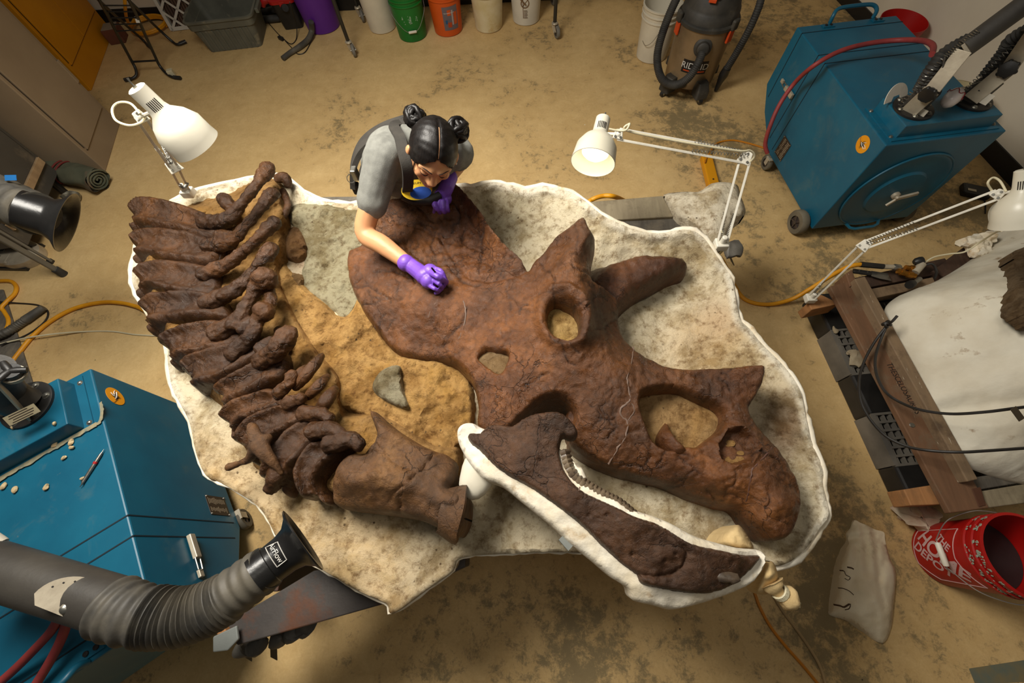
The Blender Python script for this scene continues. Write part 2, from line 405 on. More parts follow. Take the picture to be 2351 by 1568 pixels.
# rolled tarp between the cabinets
def roll():
    a, b = P(142, 394, 0.082), P(226, 414, 0.082); d = (b - a).normalized()
    t = thing('rolled_tarp', 'rolled up grey green canvas tarp lying at the foot of the tan cabinet', 'tarp', (a + b) / 2 - Vector((0, 0, 0.082)))
    A0 = a - d * 0.12; F = axis_frame(A0, d); n = 26; L = (b - A0).length; vs = []; fs = []; seg = 30
    for i in range(n):
        u = i / (n - 1)
        for k in range(seg):
            an = 2 * math.pi * k / seg; r = 0.078 + 0.010 * noise.noise(Vector((u * 6, math.cos(an) * 1.5, math.sin(an) * 1.5))) + 0.006 * math.sin(5 * an + u * 9) * (u ** 0.5)
            vs.append(F @ Vector((r * math.cos(an) * 1.1, r * math.sin(an) * 0.92, u * L)))
    for i in range(n - 1):
        for k in range(seg): k2 = (k + 1) % seg; fs.append((i * seg + k, i * seg + k2, (i + 1) * seg + k2, (i + 1) * seg + k))
    fs.append(tuple(reversed(range(seg))))
    mesh_obj('canvas', vs, fs, mat('tarp_canvas', rgb(96, 96, 76), rgb(74, 78, 62), rough=0.85, scale=7, dirt=rgb(128, 92, 72), dscale=3), t)
    sp = MB(); pts = []
    for k in range(60):
        an = k * 0.36; r = 0.076 - 0.0011 * k; pts.append(F @ Vector((r * math.cos(an) * 1.1, r * math.sin(an) * 0.92, L + 0.004 * math.sin(k))))
    sp.tube(pts, 0.007, 6); sp.build('rolled_end', MATS['tarp_canvas'], t)
    rp = MB()
    for s in (0.02, 0.06): rp.tube([F @ Vector((0.09 * math.cos(x), 0.076 * math.sin(x), 0.1 + s + 0.03 * math.sin(x))) for x in [i * 0.3 for i in range(21)]], 0.006, 6, closed=True)
    rp.build('tie_cord', mat('red_cord', rgb(120, 40, 34), rough=0.8), t)
    # crumpled clear film beside it
    tf = thing('plastic_film', 'crumpled clear plastic wrap on the floor beside the rolled tarp', 'plastic', P(163, 452, 0))
    c = P(163, 452, 0.04); m = MB().ball(c, (0.06, 0.045, 0.035), 18, 12)
    m.v = [v + Vector((noise.noise(v * 22), noise.noise(v * 22 + Vector((7, 0, 0))), noise.noise(v * 22 + Vector((0, 9, 0))))) * 0.022 for v in m.v]
    m.v = [Vector((v.x, v.y, max(v.z, 0.002))) for v in m.v]
    m.build('wrap', mat('film', rgb(150, 146, 130), rgb(70, 66, 56), rough=0.15, scale=20, spec=0.8), tf, smooth=20)
roll()
# ================================================================== plaster jacket, skull, spine, jaw
def bone_mat(name, c_hi, c_mid, c_lo, rough=0.42, crack=26.0, cstr=0.5, attr=False):
    MATS[name] = None; m, nt, b = nodes(name); co = coords(nt, True)
    n1 = noise_n(nt, co, 5.5, 7, 0.62, 0.5)
    col = ramp(nt, n1, [(0.28, c_lo), (0.5, c_mid), (0.72, c_hi)])
    n2 = noise_n(nt, co, 55, 6, 0.7)
    col = mix(nt, ramp(nt, n2, [(0.3, 0.55), (0.55, 0.0)]), col, tuple(v * 0.45 for v in c_lo[:3]) + (1,))
    if attr:
        at = N(nt, 'ShaderNodeAttribute', attribute_name='Col'); col = mix(nt, 1.0, col, at.outputs['Color'], 'MULTIPLY')
    # cracks: bent cell borders, present only in patches
    dn = N(nt, 'ShaderNodeTexNoise'); dn.inputs['Scale'].default_value = 9; dn.inputs['Detail'].default_value = 5; nt.links.new(co, dn.inputs['Vector'])
    vm = N(nt, 'ShaderNodeVectorMath', operation='MULTIPLY_ADD'); nt.links.new(dn.outputs['Color'], vm.inputs[0]); vm.inputs[1].default_value = (0.16, 0.16, 0.16); nt.links.new(co, vm.inputs[2])
    v = N(nt, 'ShaderNodeTexVoronoi', feature='DISTANCE_TO_EDGE'); v.inputs['Scale'].default_value = crack * 0.36; nt.links.new(vm.outputs[0], v.inputs['Vector'])
    v3 = N(nt, 'ShaderNodeTexVoronoi', feature='DISTANCE_TO_EDGE'); v3.inputs['Scale'].default_value = crack; nt.links.new(vm.outputs[0], v3.inputs['Vector'])
    k1 = ramp(nt, v.outputs['Distance'], [(0.0, 0.2), (0.018, 1.0)]); k2 = ramp(nt, v3.outputs['Distance'], [(0.0, 0.5), (0.026, 1.0)])
    patch = ramp(nt, noise_n(nt, co, 3.2, 3), [(0.47, 1.0), (0.60, 0.0)]); patch2 = ramp(nt, noise_n(nt, co, 4.4, 3), [(0.50, 1.0), (0.62, 0.0)])
    mx = N(nt, 'ShaderNodeMath', operation='MAXIMUM'); nt.links.new(k1, mx.inputs[0]); nt.links.new(patch, mx.inputs[1])
    mx2 = N(nt, 'ShaderNodeMath', operation='MAXIMUM'); nt.links.new(k2, mx2.inputs[0]); nt.links.new(patch2, mx2.inputs[1])
    kk = N(nt, 'ShaderNodeMath', operation='MULTIPLY'); nt.links.new(mx.outputs[0], kk.inputs[0]); nt.links.new(mx2.outputs[0], kk.inputs[1])
    col = mix(nt, kk.outputs[0], tuple(v_ * 0.30 for v_ in c_lo[:3]) + (1,), col)
    nt.links.new(col, b.inputs['Base Color']); b.inputs['Specular IOR Level'].default_value = 0.45
    nt.links.new(ramp(nt, noise_n(nt, co, 14, 5), [(0.35, rough - 0.16), (0.65, rough + 0.14)]), b.inputs['Roughness'])
    p = bump(nt, b, noise_n(nt, co, 34, 9, 0.74, 0.6), 0.6, 0.012)
    p = bump(nt, b, noise_n(nt, co, 150, 5, 0.65), 0.5, 0.004, p)
    bump(nt, b, kk.outputs[0], cstr, 0.008, p); return m
M_BONE = bone_mat('fossil_bone', rgb(134, 86, 46), rgb(99, 61, 32), rgb(66, 41, 22), rough=0.36, attr=True)
M_BONE_V = bone_mat('fossil_vertebra_bone', rgb(104, 67, 36), rgb(74, 47, 25), rgb(47, 30, 18), rough=0.35, crack=20)
M_BONE_J = bone_mat('fossil_jaw_bone', rgb(98, 66, 42), rgb(74, 49, 31), rgb(53, 36, 24), rough=0.45, crack=22)
M_BONE_N = bone_mat('fossil_neck_bone', rgb(136, 98, 58), rgb(104, 71, 41), rgb(72, 51, 34), rough=0.55, crack=18)
M_FILL = mat('grey_filler', rgb(118, 96, 82), rgb(100, 80, 68), rough=0.6)

def jacket_mat(name='plaster_jacket', rocky=0.6, wash=0.4):
    m, nt, b = nodes(name); co = coords(nt, True)
    at = N(nt, 'ShaderNodeAttribute', attribute_name='Col')
    n1 = noise_n(nt, co, 5, 9, 0.7, 0.4); n2 = noise_n(nt, co, 34, 8, 0.72)
    col = mix(nt, ramp(nt, n1, [(0.38, 0.0), (0.52, wash)]), at.outputs['Color'], mix(nt, 0.55, at.outputs['Color'], rgb(238, 228, 206)))
    col = mix(nt, ramp(nt, noise_n(nt, co, 7, 8, 0.7, 0.3), [(0.47, 0.0), (0.61, 0.75)]), col, mix(nt, 1.0, col, rgb(180, 164, 132), 'MULTIPLY'))
    col = mix(nt, ramp(nt, n2, [(0.34, 0.75), (0.50, 0.0)]), col, mix(nt, 1.0, col, rgb(150, 126, 94), 'MULTIPLY'))
    v = N(nt, 'ShaderNodeTexVoronoi'); v.inputs['Scale'].default_value = 34; nt.links.new(co, v.inputs['Vector'])
    pit = ramp(nt, v.outputs['Distance'], [(0.09, 0.0), (0.17, 1.0)]); patch = ramp(nt, noise_n(nt, co, 5, 2), [(0.57, 1.0), (0.63, 0.0)])
    mx = N(nt, 'ShaderNodeMath', operation='MAXIMUM'); nt.links.new(pit, mx.inputs[0]); nt.links.new(patch, mx.inputs[1])
    col = mix(nt, mx.outputs[0], rgb(96, 76, 52), col)
    nt.links.new(col, b.inputs['Base Color']); b.inputs['Roughness'].default_value = 0.85; b.inputs['Specular IOR Level'].default_value = 0.25
    p = bump(nt, b, noise_n(nt, co, 22, 10, 0.75), rocky, 0.03); p = bump(nt, b, noise_n(nt, co, 120, 5, 0.7), 0.4, 0.005, p); bump(nt, b, mx.outputs[0], 0.4, 0.006, p)
    return m
M_JACK = jacket_mat(); M_MATRIX = jacket_mat('rock_matrix', 1.0, 0.12)
M_RIM = mat('white_plaster', rgb(240, 233, 216), rgb(222, 208, 180), rough=0.85, scale=9, bs=0.7, bscale=45, dirt=rgb(196, 170, 132), dscale=14, dlo=0.56, dhi=0.7)

JK = [(395, 462), (440, 440), (500, 425), (560, 410), (640, 404), (672, 420), (700, 440), (730, 455), (760, 465), (820, 466), (900, 448), (985, 436), (1060, 428), (1090, 429), (1130, 418), (1170, 424), (1210, 435), (1245, 426), (1275, 432), (1310, 441), (1345, 462), (1380, 492), (1420, 512), (1460, 528), (1510, 536), (1560, 528), (1590, 530), (1615, 545), (1640, 580), (1662, 612), (1680, 640), (1692, 700), (1700, 735), (1722, 755), (1745, 785), (1790, 830), (1815, 860), (1838, 900), (1848, 945), (1862, 1010), (1888, 1075), (1890, 1120), (1903, 1180), (1880, 1215), (1850, 1260), (1795, 1298), (1700, 1300), (1600, 1292), (1480, 1275), (1330, 1268), (1200, 1270), (1060, 1280), (1040, 1312), (980, 1355), (902, 1410), (888, 1386), (830, 1360), (760, 1320), (722, 1296), (690, 1270), (640, 1240), (618, 1200), (590, 1160), (520, 1115), (475, 1095), (450, 1040), (435, 970), (410, 920), (395, 890), (385, 830), (380, 775), (345, 725), (312, 670), (303, 640), (308, 590), (320, 550), (330, 515), (360, 480)]
bed_ctrl = [(400, 480, .80), (640, 420, .82), (820, 480, .80), (1060, 445, .86), (1250, 440, .90), (1400, 520, .88), (1560, 545, .86), (1640, 600, .84), (1690, 720, .80), (1790, 840, .80), (1850, 950, .82), (1880, 1080, .82), (1890, 1180, .79), (1790, 1280, .76), (1600, 1270, .74), (1330, 1250, .73), (1060, 1270, .73), (900, 1390, .72), (720, 1280, .73), (600, 1160, .73), (470, 1080, .74), (400, 880, .78), (350, 720, .80), (310, 620, .80), (360, 500, .80),
            (1200, 520, .80), (1150, 470, .80), (1450, 620, .77), (1600, 620, .78), (1550, 720, .75), (1640, 800, .75), (1500, 780, .74), (750, 550, .78), (760, 650, .77), (800, 750, .78), (900, 900, .78), (1000, 900, .80), (1000, 1000, .78), (600, 700, .78), (450, 650, .78), (550, 900, .76), (700, 1150, .74), (900, 1250, .73), (1200, 1200, .73), (1250, 1150, .73), (1450, 1150, .75), (1600, 1200, .75), (1800, 1000, .78), (1840, 1150, .76), (1300, 700, .76), (1000, 600, .77), (1400, 950, .76), (1100, 800, .77), (650, 480, .80), (500, 1000, .75)]
bedf = rbf(bed_ctrl, 30)
def poly_mask(V, poly, soft):
    d = dist_poly(V, poly); return np.where(inside(V, poly), sm(d, -1e-6, soft) * .5 + .5, .5 - .5 * sm(d, 0, soft))
G_A = [(662, 470), (730, 462), (800, 468), (870, 470), (860, 560), (820, 590), (832, 690), (792, 742), (745, 704), (690, 660), (690, 560), (662, 520)]
O_B = [(560, 780), (640, 600), (690, 640), (745, 690), (790, 722), (835, 660), (880, 760), (930, 812), (1040, 820), (1080, 850), (1096, 965), (1060, 1030), (1000, 1040), (830, 960), (740, 930), (640, 900)]
C_P = [(872, 842), (925, 832), (935, 890), (948, 948), (885, 932), (845, 892)]
def lerp_col(C, mask, col): return C * (1 - mask[:, None]) + np.array(col)[None] * mask[:, None]
def jacket_col(V):
    C = np.tile(np.array(rgb(212, 198, 166)), (len(V), 1))
    lo = sm(V[:, 1], 900, 1100) * (1 - sm(V[:, 0], 900, 1150)); C = lerp_col(C, lo * .9, rgb(212, 180, 128))
    mid = sm(V[:, 0], 850, 1000) * (1 - sm(V[:, 0], 1300, 1450)) * sm(V[:, 1], 1080, 1160); C = lerp_col(C, mid * .7, rgb(168, 152, 120))
    for (x, y, r, c, s) in ((1645, 745, 55, rgb(178, 124, 66), .7), (1600, 790, 80, rgb(206, 166, 108), .6), (1500, 600, 120, rgb(186, 172, 140), .6), (1180, 510, 70, rgb(140, 128, 92), .8), (1120, 470, 50, rgb(120, 108, 76), .8), (690, 590, 40, rgb(140, 100, 56), .9), (1800, 960, 70, rgb(118, 90, 62), .95), (1790, 1010, 50, rgb(110, 82, 56), .8), (1650, 860, 120, rgb(220, 190, 140), .6), (1660, 1180, 60, rgb(150, 136, 108), .7), (1400, 1100, 60, rgb(168, 146, 104), .8), (1530, 660, 60, rgb(214, 204, 176), .6)):
        C = lerp_col(C, np.exp(-((V[:, 0] - x) ** 2 + (V[:, 1] - y) ** 2) / (r * r)) * s, c)
    d = dist_poly(V, resample(catmull(JK, 3, True), 8)); C = lerp_col(C, (1 - sm(d, 6, 22)) * .85 * np.maximum(1 - sm(V[:, 1], 850, 1050), sm(V[:, 0], 1500, 1700)), rgb(240, 232, 212)); return C
def jacket_z(V, ol, hs):
    z = bedf(V); d = dist_poly(V, ol); lip = np.exp(-((d - 9) / 9.0) ** 2); W = Pn(V[:, 0], V[:, 1], z)
    z += 0.012 * lip + 0.010 * fbm(W, 14, 5) + 0.012 * fbm(W, 4, 3); return z
tj = thing('plaster_jacket', 'huge white plaster field jacket cradling the horned skull and spine', 'plaster jacket', P(1100, 850, 0.5))
relief('bed', JK, jacket_z, M_JACK, tj, step=8, base=lambda V: bedf(V) - 0.085, colf=jacket_col, flare=-0.012)
# rolled plaster lip along the outline
lip_pts = resample(catmull(JK, 3, True), 14); zz = bedf(lip_pts)
jit = [Vector((random.uniform(-1, 1), random.uniform(-1, 1), random.uniform(-1, 1))) * 0.003 for _ in lip_pts]
lw = [Vector(p) + j for p, j in zip(Pn(lip_pts[:, 0], lip_pts[:, 1], zz - 0.016), jit)]
thin = 1 - .62 * sm(lip_pts[:, 1], 880, 1020) * (1 - sm(lip_pts[:, 0], 1450, 1650))
lipr = [(0.0125 + 0.006 * noise.noise(p * 11) + 0.003 * noise.noise(p * 45)) * k for p, k in zip(lw, thin)]
mb = MB(); mb.tube(lw, lipr, 10, closed=True); mb.build('rim', M_RIM, tj)
# underside shell
sh = MB(); cen = P(1100, 850, 0.5); top = [Vector((p.x, p.y, p.z - 0.02)) for p in lw]; mid = [cen + (p - cen) * 0.93 for p in top]; bot = [cen + (p - cen) * 0.78 for p in top]
n = len(top); ring = top + [Vector((p.x, p.y, q.z - 0.10)) for p, q in zip(mid, top)] + [Vector((p.x, p.y, 0.57)) for p in bot]
sh.add(ring, [(i, n + i, n + (i + 1) % n, (i + 1) % n) for i in range(n)] + [(n + i, 2 * n + i, 2 * n + (i + 1) % n, n + (i + 1) % n) for i in range(n)] + [tuple(range(2 * n, 3 * n))]); sh.build('shell', M_RIM, tj)

# rock matrix left around the bones
def rock(name, poly, dz, col, amp=0.02, soft=16, step=7, zabs=None):
    f = bedf if zabs is None else (lambda V: np.full(len(V), zabs))
    def zf(V, ol, hs):
        z0 = f(V); d = dist_poly(V, ol); W = Pn(V[:, 0], V[:, 1], z0); return z0 + dz * sm(d, 0, soft) - 0.01 + amp * fbm(W, 9, 5) + amp * .4 * fbm(W, 34, 3)
    def cf(V):
        C = np.tile(np.array(col), (len(V), 1)); return C
    return relief(name, poly, zf, M_MATRIX, tj, step=step, base=lambda V: f(V) - 0.05, colf=cf)
OCHRE = rgb(206, 158, 86); GREYM = rgb(180, 170, 136)
r1 = rock('ochre_rock', O_B, .055, OCHRE, .026); r1['label'] = 'ochre yellow sandstone between spine and frill'
r2 = rock('grey_rock', G_A, .03, GREYM, .018); r2['label'] = 'grey green mudstone left of the frill'
r3 = rock('grey_rock', C_P, .092, rgb(166, 156, 126), .022); r3['label'] = 'small grey mudstone patch under the frill edge'
rock('brown_rock', [(655, 520), (690, 515), (712, 560), (712, 590), (690, 605), (660, 600), (648, 560)], .045, rgb(140, 100, 56), .02, step=5)
rock('brown_rock', [(640, 620), (680, 620), (705, 640), (690, 680), (660, 700), (640, 660)], .05, rgb(150, 112, 62), .03, step=5)
SPINE_BASE = [(335, 500), (420, 470), (520, 440), (590, 410), (650, 420), (665, 520), (650, 620), (690, 720), (740, 800), (790, 860), (800, 940), (880, 940), (1000, 1010), (1060, 1020), (1055, 1120), (900, 1150), (740, 1140), (630, 1110), (560, 1040), (530, 960), (450, 880), (400, 810), (350, 720), (325, 620)]
rs = rock('ochre_rock', SPINE_BASE, .086, rgb(182, 136, 70), .022, soft=22); rs['label'] = 'ochre sandstone packed between the vertebrae'

# ---------------------------------------------------------------- skull
SK = [(883, 455), (913, 447), (989, 446), (1036, 423), (1047, 417), (1061, 432), (1083, 455), (1108, 489), (1134, 528), (1159, 557), (1185, 579), (1202, 600), (1213, 612), (1223, 596), (1244, 577), (1270, 541), (1304, 515), (1340, 489), (1355, 515), (1369, 540), (1367, 572), (1359, 605), (1366, 640), (1400, 660), (1424, 690), (1423, 723), (1432, 762), (1453, 787), (1487, 813), (1529, 834), (1572, 842), (1636, 838), (1700, 836), (1748, 832), (1762, 845), (1755, 882), (1740, 912), (1727, 935), (1738, 962), (1768, 999), (1792, 1024), (1820, 1064), (1840, 1109), (1847, 1145), (1841, 1193), (1824, 1226), (1804, 1240), (1776, 1242), (1756, 1214), (1727, 1185), (1703, 1169), (1663, 1161), (1606, 1145), (1566, 1129), (1525, 1109), (1477, 1098), (1436, 1088), (1404, 1072), (1364, 1052), (1330, 1030), (1310, 1005), (1318, 965), (1322, 935), (1299, 911), (1275, 904), (1242, 914), (1210, 943), (1178, 975), (1150, 990), (1110, 990), (1093, 967), (1095, 931), (1089, 894), (1077, 862), (1057, 842), (1032, 826), (972, 821), (930, 813), (896, 796), (870, 766), (836, 719), (811, 676), (796, 638), (791, 600), (796, 570), (819, 558), (850, 520), (868, 485)]
H_ORB = [(1258, 728), (1262, 700), (1278, 684), (1300, 682), (1322, 692), (1332, 715), (1332, 745), (1322, 768), (1302, 775), (1278, 768), (1264, 752)]
H_FEN = [(1100, 820), (1116, 804), (1142, 806), (1166, 808), (1160, 832), (1146, 854), (1124, 840)]
H_NAS = [(1485, 892), (1521, 886), (1566, 888), (1606, 906), (1646, 922), (1669, 945), (1663, 975), (1638, 999), (1606, 1022), (1578, 1022), (1545, 1030), (1513, 1018), (1493, 988), (1475, 939), (1473, 911)]
NOSTRIL = [(1671, 983), (1703, 979), (1731, 999), (1745, 1024), (1728, 1058), (1687, 1070), (1651, 1054), (1646, 1020)]
sk_ctrl = [(883, 460, .90), (913, 455, .90), (989, 452, .92), (1047, 425, .97), (1080, 470, .99), (1115, 515, .99), (1150, 560, .98), (1190, 595, .98), (1030, 480, .93), (960, 500, .89), (900, 520, .88), (980, 560, .865), (1060, 550, .88), (1100, 570, .90), (1000, 610, .90), (1060, 620, .93), (930, 580, .89), (870, 600, .89),
           (820, 600, .87), (800, 620, .85), (850, 700, .88), (900, 660, .92), (960, 650, .945), (1010, 645, .955), (1090, 655, .965), (1160, 645, .985), (930, 740, .90), (1000, 720, .945), (1070, 720, .965), (1000, 800, .88), (900, 780, .86), (1060, 800, .93), (1130, 780, .955), (1140, 730, .97), (1180, 700, .985),
           (1215, 630, .99), (1244, 600, 1.01), (1290, 560, 1.06), (1340, 500, 1.10), (1310, 580, 1.12), (1345, 550, 1.12), (1362, 560, 1.07), (1290, 630, 1.10), (1340, 620, 1.10), (1250, 640, 1.04), (1362, 610, 1.03),
           (1240, 690, 1.035), (1232, 730, 1.02), (1250, 780, 1.01), (1300, 662, 1.095), (1345, 690, 1.09), (1352, 740, 1.07), (1340, 785, 1.045), (1300, 800, 1.02), (1380, 680, 1.0), (1410, 690, .93), (1415, 740, .90), (1395, 760, .97), (1440, 800, .94), (1380, 830, 1.0),
           (1200, 770, .985), (1200, 830, .975), (1150, 880, .965), (1110, 900, .94), (1100, 960, .93), (1150, 960, .94), (1220, 890, .965), (1280, 870, .985), (1330, 890, .975), (1380, 900, .985), (1350, 960, .955), (1400, 960, .96), (1330, 1010, .92), (1400, 1030, .925), (1450, 980, .955), (1450, 900, .975), (1430, 850, .985),
           (1500, 850, .95), (1500, 830, .93), (1560, 865, .94), (1620, 860, .94), (1690, 850, .95), (1745, 845, .955), (1735, 890, .94), (1690, 915, .935), (1720, 945, .92), (1700, 960, .93), (1690, 950, .93), (1650, 1010, .93), (1620, 1040, .935), (1550, 1045, .94), (1490, 1010, .945), (1465, 950, .96), (1500, 1060, .915), (1450, 1075, .88), (1580, 1090, .92), (1560, 1120, .86), (1650, 1110, .93), (1640, 1150, .86), (1700, 1100, .945), (1760, 1100, .955), (1760, 1040, .94), (1800, 1080, .92), (1800, 1150, .945), (1760, 1180, .93), (1830, 1120, .885), (1830, 1190, .885), (1800, 1220, .90), (1715, 1165, .88), (1780, 1000, .90), (1745, 980, .915)]
skf = rbf(sk_ctrl, 14)
def edge_round(d, w, drop): t = np.clip(d / w, 0, 1); return drop * (1 - np.sqrt(np.clip(1 - (1 - t) ** 2, 0, 1)))
def crack_set(seed, n, box, keep):
    r = random.Random(seed); out = []
    while len(out) < n:
        x, y = r.uniform(box[0], box[2]), r.uniform(box[1], box[3])
        if not keep(x, y): continue
        a = r.uniform(0, 6.28); pts = [(x, y)]
        for k in range(r.randint(4, 13)): a += r.gauss(0, .42); x += 9 * math.cos(a); y += 9 * math.sin(a); pts.append((x, y))
        out.append((np.array(pts), r.uniform(.4, 1.0)))
    return out
SKC = crack_set(4, 46, (880, 460, 1180, 640), lambda x, y: inside(np.array([[x, y]]), SK)[0]) + crack_set(9, 80, (800, 480, 1840, 1230), lambda x, y: inside(np.array([[x, y]]), SK)[0])
def crack_field(V, cracks, w=2.6):
    f = np.zeros(len(V))
    for p, s_ in cracks:
        lo, hi = p.min(0) - 10, p.max(0) + 10; k = np.where((V[:, 0] > lo[0]) & (V[:, 0] < hi[0]) & (V[:, 1] > lo[1]) & (V[:, 1] < hi[1]))[0]
        if len(k): f[k] = np.maximum(f[k], s_ * np.exp(-(dist_path(V[k], p) / w) ** 2))
    return f
def skull_z(V, ol, hs):
    z = skf(V); W = Pn(V[:, 0], V[:, 1], z)
    z -= edge_round(dist_poly(V, ol), 12, 0.05)
    for h in hs: z -= edge_round(dist_poly(V, h), 11, 0.035)
    dn = dist_poly(V, NOSTRIL); z -= np.where(inside(V, NOSTRIL), 0.034 * sm(dn, 0, 10), 0) - 0.008 * np.exp(-(dn / 7) ** 2)
    do = dist_poly(V, H_ORB); z += 0.022 * np.exp(-((do - 20) / 11) ** 2)
    rid = dist_path(V, [(1047, 420), (1085, 470), (1118, 515), (1150, 556), (1200, 600)]); z += 0.02 * np.exp(-(rid / 9) ** 2)
    z -= 0.016 * np.exp(-(dist_path(V, [(1010, 640), (1060, 628), (1120, 642), (1175, 632), (1210, 618)]) / 6.0) ** 2)
    rough = 0.008 * fbm(W, 10, 4) + 0.004 * fbm(W, 48, 4)
    fr = np.exp(-(((V[:, 0] - 1060) / 110) ** 2 + ((V[:, 1] - 530) / 80) ** 2)); z += rough + fr * 0.016 * fbm(W, 26, 4)
    for x0, y0, x1, y1 in ((905, 505, 1010, 545), (1010, 545, 1085, 640), (1000, 470, 1015, 560), (1050, 470, 1060, 560), (1060, 560, 1160, 585), (960, 590, 1060, 605), (930, 545, 960, 590), (1100, 570, 1130, 620)):
        pass
    z -= 0.007 * crack_field(V, SKC)
    for x0, y0, x1, y1 in ((905, 505, 1010, 545), (1010, 545, 1085, 640), (1000, 470, 1015, 560), (1050, 470, 1060, 560), (1060, 560, 1160, 585), (960, 590, 1060, 605), (930, 545, 960, 590), (1100, 570, 1130, 620)):
        k = resample(catmull([(x0, y0), ((x0 + x1) / 2 + random.uniform(-14, 14), (y0 + y1) / 2 + random.uniform(-10, 10)), (x1, y1)], 6), 5, False); z -= 0.009 * np.exp(-(dist_path(V, k) / 3.6) ** 2)
    return z
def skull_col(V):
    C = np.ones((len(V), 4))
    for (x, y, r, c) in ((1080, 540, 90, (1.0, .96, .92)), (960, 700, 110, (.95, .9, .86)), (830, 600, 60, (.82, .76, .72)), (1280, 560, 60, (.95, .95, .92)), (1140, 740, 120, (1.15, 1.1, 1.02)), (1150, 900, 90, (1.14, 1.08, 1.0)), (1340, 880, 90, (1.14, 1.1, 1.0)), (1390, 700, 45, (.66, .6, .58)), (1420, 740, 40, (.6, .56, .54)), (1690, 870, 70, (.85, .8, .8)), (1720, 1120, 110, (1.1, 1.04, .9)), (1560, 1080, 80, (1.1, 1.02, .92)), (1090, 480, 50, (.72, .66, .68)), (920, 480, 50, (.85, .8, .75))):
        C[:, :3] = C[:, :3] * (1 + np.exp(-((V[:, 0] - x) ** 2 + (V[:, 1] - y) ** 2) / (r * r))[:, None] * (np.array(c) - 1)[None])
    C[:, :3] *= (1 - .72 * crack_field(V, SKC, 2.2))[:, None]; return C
ts = thing('horned_skull', 'large brown fossil skull with frill, brow horns and hooked beak in the jacket', 'skull', P(1250, 800, 0.75))
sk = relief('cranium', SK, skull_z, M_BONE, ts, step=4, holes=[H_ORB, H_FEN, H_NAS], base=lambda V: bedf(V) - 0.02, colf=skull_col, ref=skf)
def relief_part(name, outline, ctrl, parent, m=M_BONE, edge=(12, .04), base=0.76, step=6, amp=.008, col=(1, 1, 1, 1), c=14, extra=None):
    f = rbf(ctrl, c)
    def zf(V, ol, hs):
        z = f(V) - edge_round(dist_poly(V, ol), *edge); W = Pn(V[:, 0], V[:, 1], z); z = z + amp * fbm(W, 12, 5) + amp * .35 * fbm(W, 46, 3)
        return z if extra is None else extra(V, z)
    o = relief(name, outline, zf, m, parent, step=step, base=base, colf=lambda V: np.tile(np.array(col), (len(V), 1)), ref=f); return o
far_horn = [(1352, 612), (1398, 597), (1444, 582), (1487, 571), (1534, 573), (1572, 576), (1588, 596), (1583, 612), (1551, 617), (1508, 638), (1474, 655), (1444, 680), (1426, 706), (1420, 740), (1390, 740), (1360, 680)]
h2 = relief_part('far_brow_horn', far_horn, [(1360, 620, .86), (1400, 625, .90), (1450, 610, .905), (1500, 598, .90), (1550, 592, .89), (1585, 597, .87), (1420, 660, .89), (1400, 700, .88), (1470, 630, .90), (1380, 650, .88)], ts, edge=(26, .075), col=(.66, .6, .6, 1), base=0.75, amp=.014)
relief_part('nasal_spur', [(1533, 966), (1543, 985), (1556, 1004), (1574, 1022), (1584, 1044), (1574, 1052), (1556, 1046), (1535, 1032), (1517, 1018), (1516, 995)], [(1533, 970, .90), (1528, 1000, .94), (1545, 1010, .955), (1560, 1030, .955), (1576, 1045, .93), (1525, 1020, .92)], ts, edge=(8, .03), base=0.8, step=4, amp=.004, col=(.95, .9, .88, 1))
relief_part('cheek_plate', [(1322, 935), (1345, 960), (1385, 1000), (1410, 1040), (1380, 1050), (1335, 1030), (1305, 1000), (1300, 950)], [(1320, 950, .875), (1350, 985, .88), (1390, 1030, .885), (1320, 1000, .875)], ts, edge=(6, .02), base=0.74, step=5, col=(.9, .85, .8, 1))
def fill_rock(name, poly, z, col, lab, amp=.012):
    def zf(V, ol, hs): return z + amp * fbm(Pn(V[:, 0], V[:, 1], np.full(len(V), z)), 16, 5)
    o = relief(name, poly, zf, M_MATRIX, ts, step=5, base=0.74, colf=lambda V: np.tile(np.array(col), (len(V), 1))); o['label'] = lab
grow = lambda poly, k: [tuple(np.array(p) + (np.array(p) - np.mean(poly, 0)) * k) for p in poly]
fill_rock('rock_fill', grow(H_ORB, .3), .995, rgb(206, 168, 100), 'ochre rock filling the eye socket')
fill_rock('rock_fill', grow(H_FEN, .4), .93, rgb(160, 130, 90), 'grey brown rock filling the small opening behind the eye')
fill_rock('rock_fill', grow(H_NAS, .12), .86, rgb(194, 152, 94), 'ochre rock filling the large nose opening')
for (x, y, sx, sy) in ((1676, 1018, 12, 8), (1688, 1055, 20, 9), (1700, 1040, 8, 6)):
    o = relief('rock_fill', [(x + sx * math.cos(a) * random.uniform(.8, 1.2), y + sy * math.sin(a) * random.uniform(.8, 1.2)) for a in [i * .7 for i in range(9)]], lambda V, ol, hs: skf(V) - 0.029 + .003 * fbm(Pn(V[:, 0], V[:, 1], skf(V)), 30, 3), M_MATRIX, ts, step=3, base=lambda V: skf(V) - .09, colf=lambda V: np.tile(np.array(rgb(186, 140, 72)), (len(V), 1)))
def seam(path, wdt, m, parent, f, dz=0.0005, name='filler_seam'):
    p = resample(catmull(path, 6), 6, False); p = p + np.array([[random.uniform(-1.2, 1.2), random.uniform(-1.2, 1.2)] for _ in p])
    W = Pn(p[:, 0], p[:, 1], skf(p) if parent is ts else jawf(p)); W[:, 2] = f(p) + dz - .0006; mb = MB(); mb.tube(W.tolist(), [wdt * random.uniform(.7, 1.2) for _ in W], 6, flat=0.35); return mb.build(name, m, parent)
skz = lambda V: skf(V) + 0.008 * fbm(Pn(V[:, 0], V[:, 1], skf(V)), 10, 4)
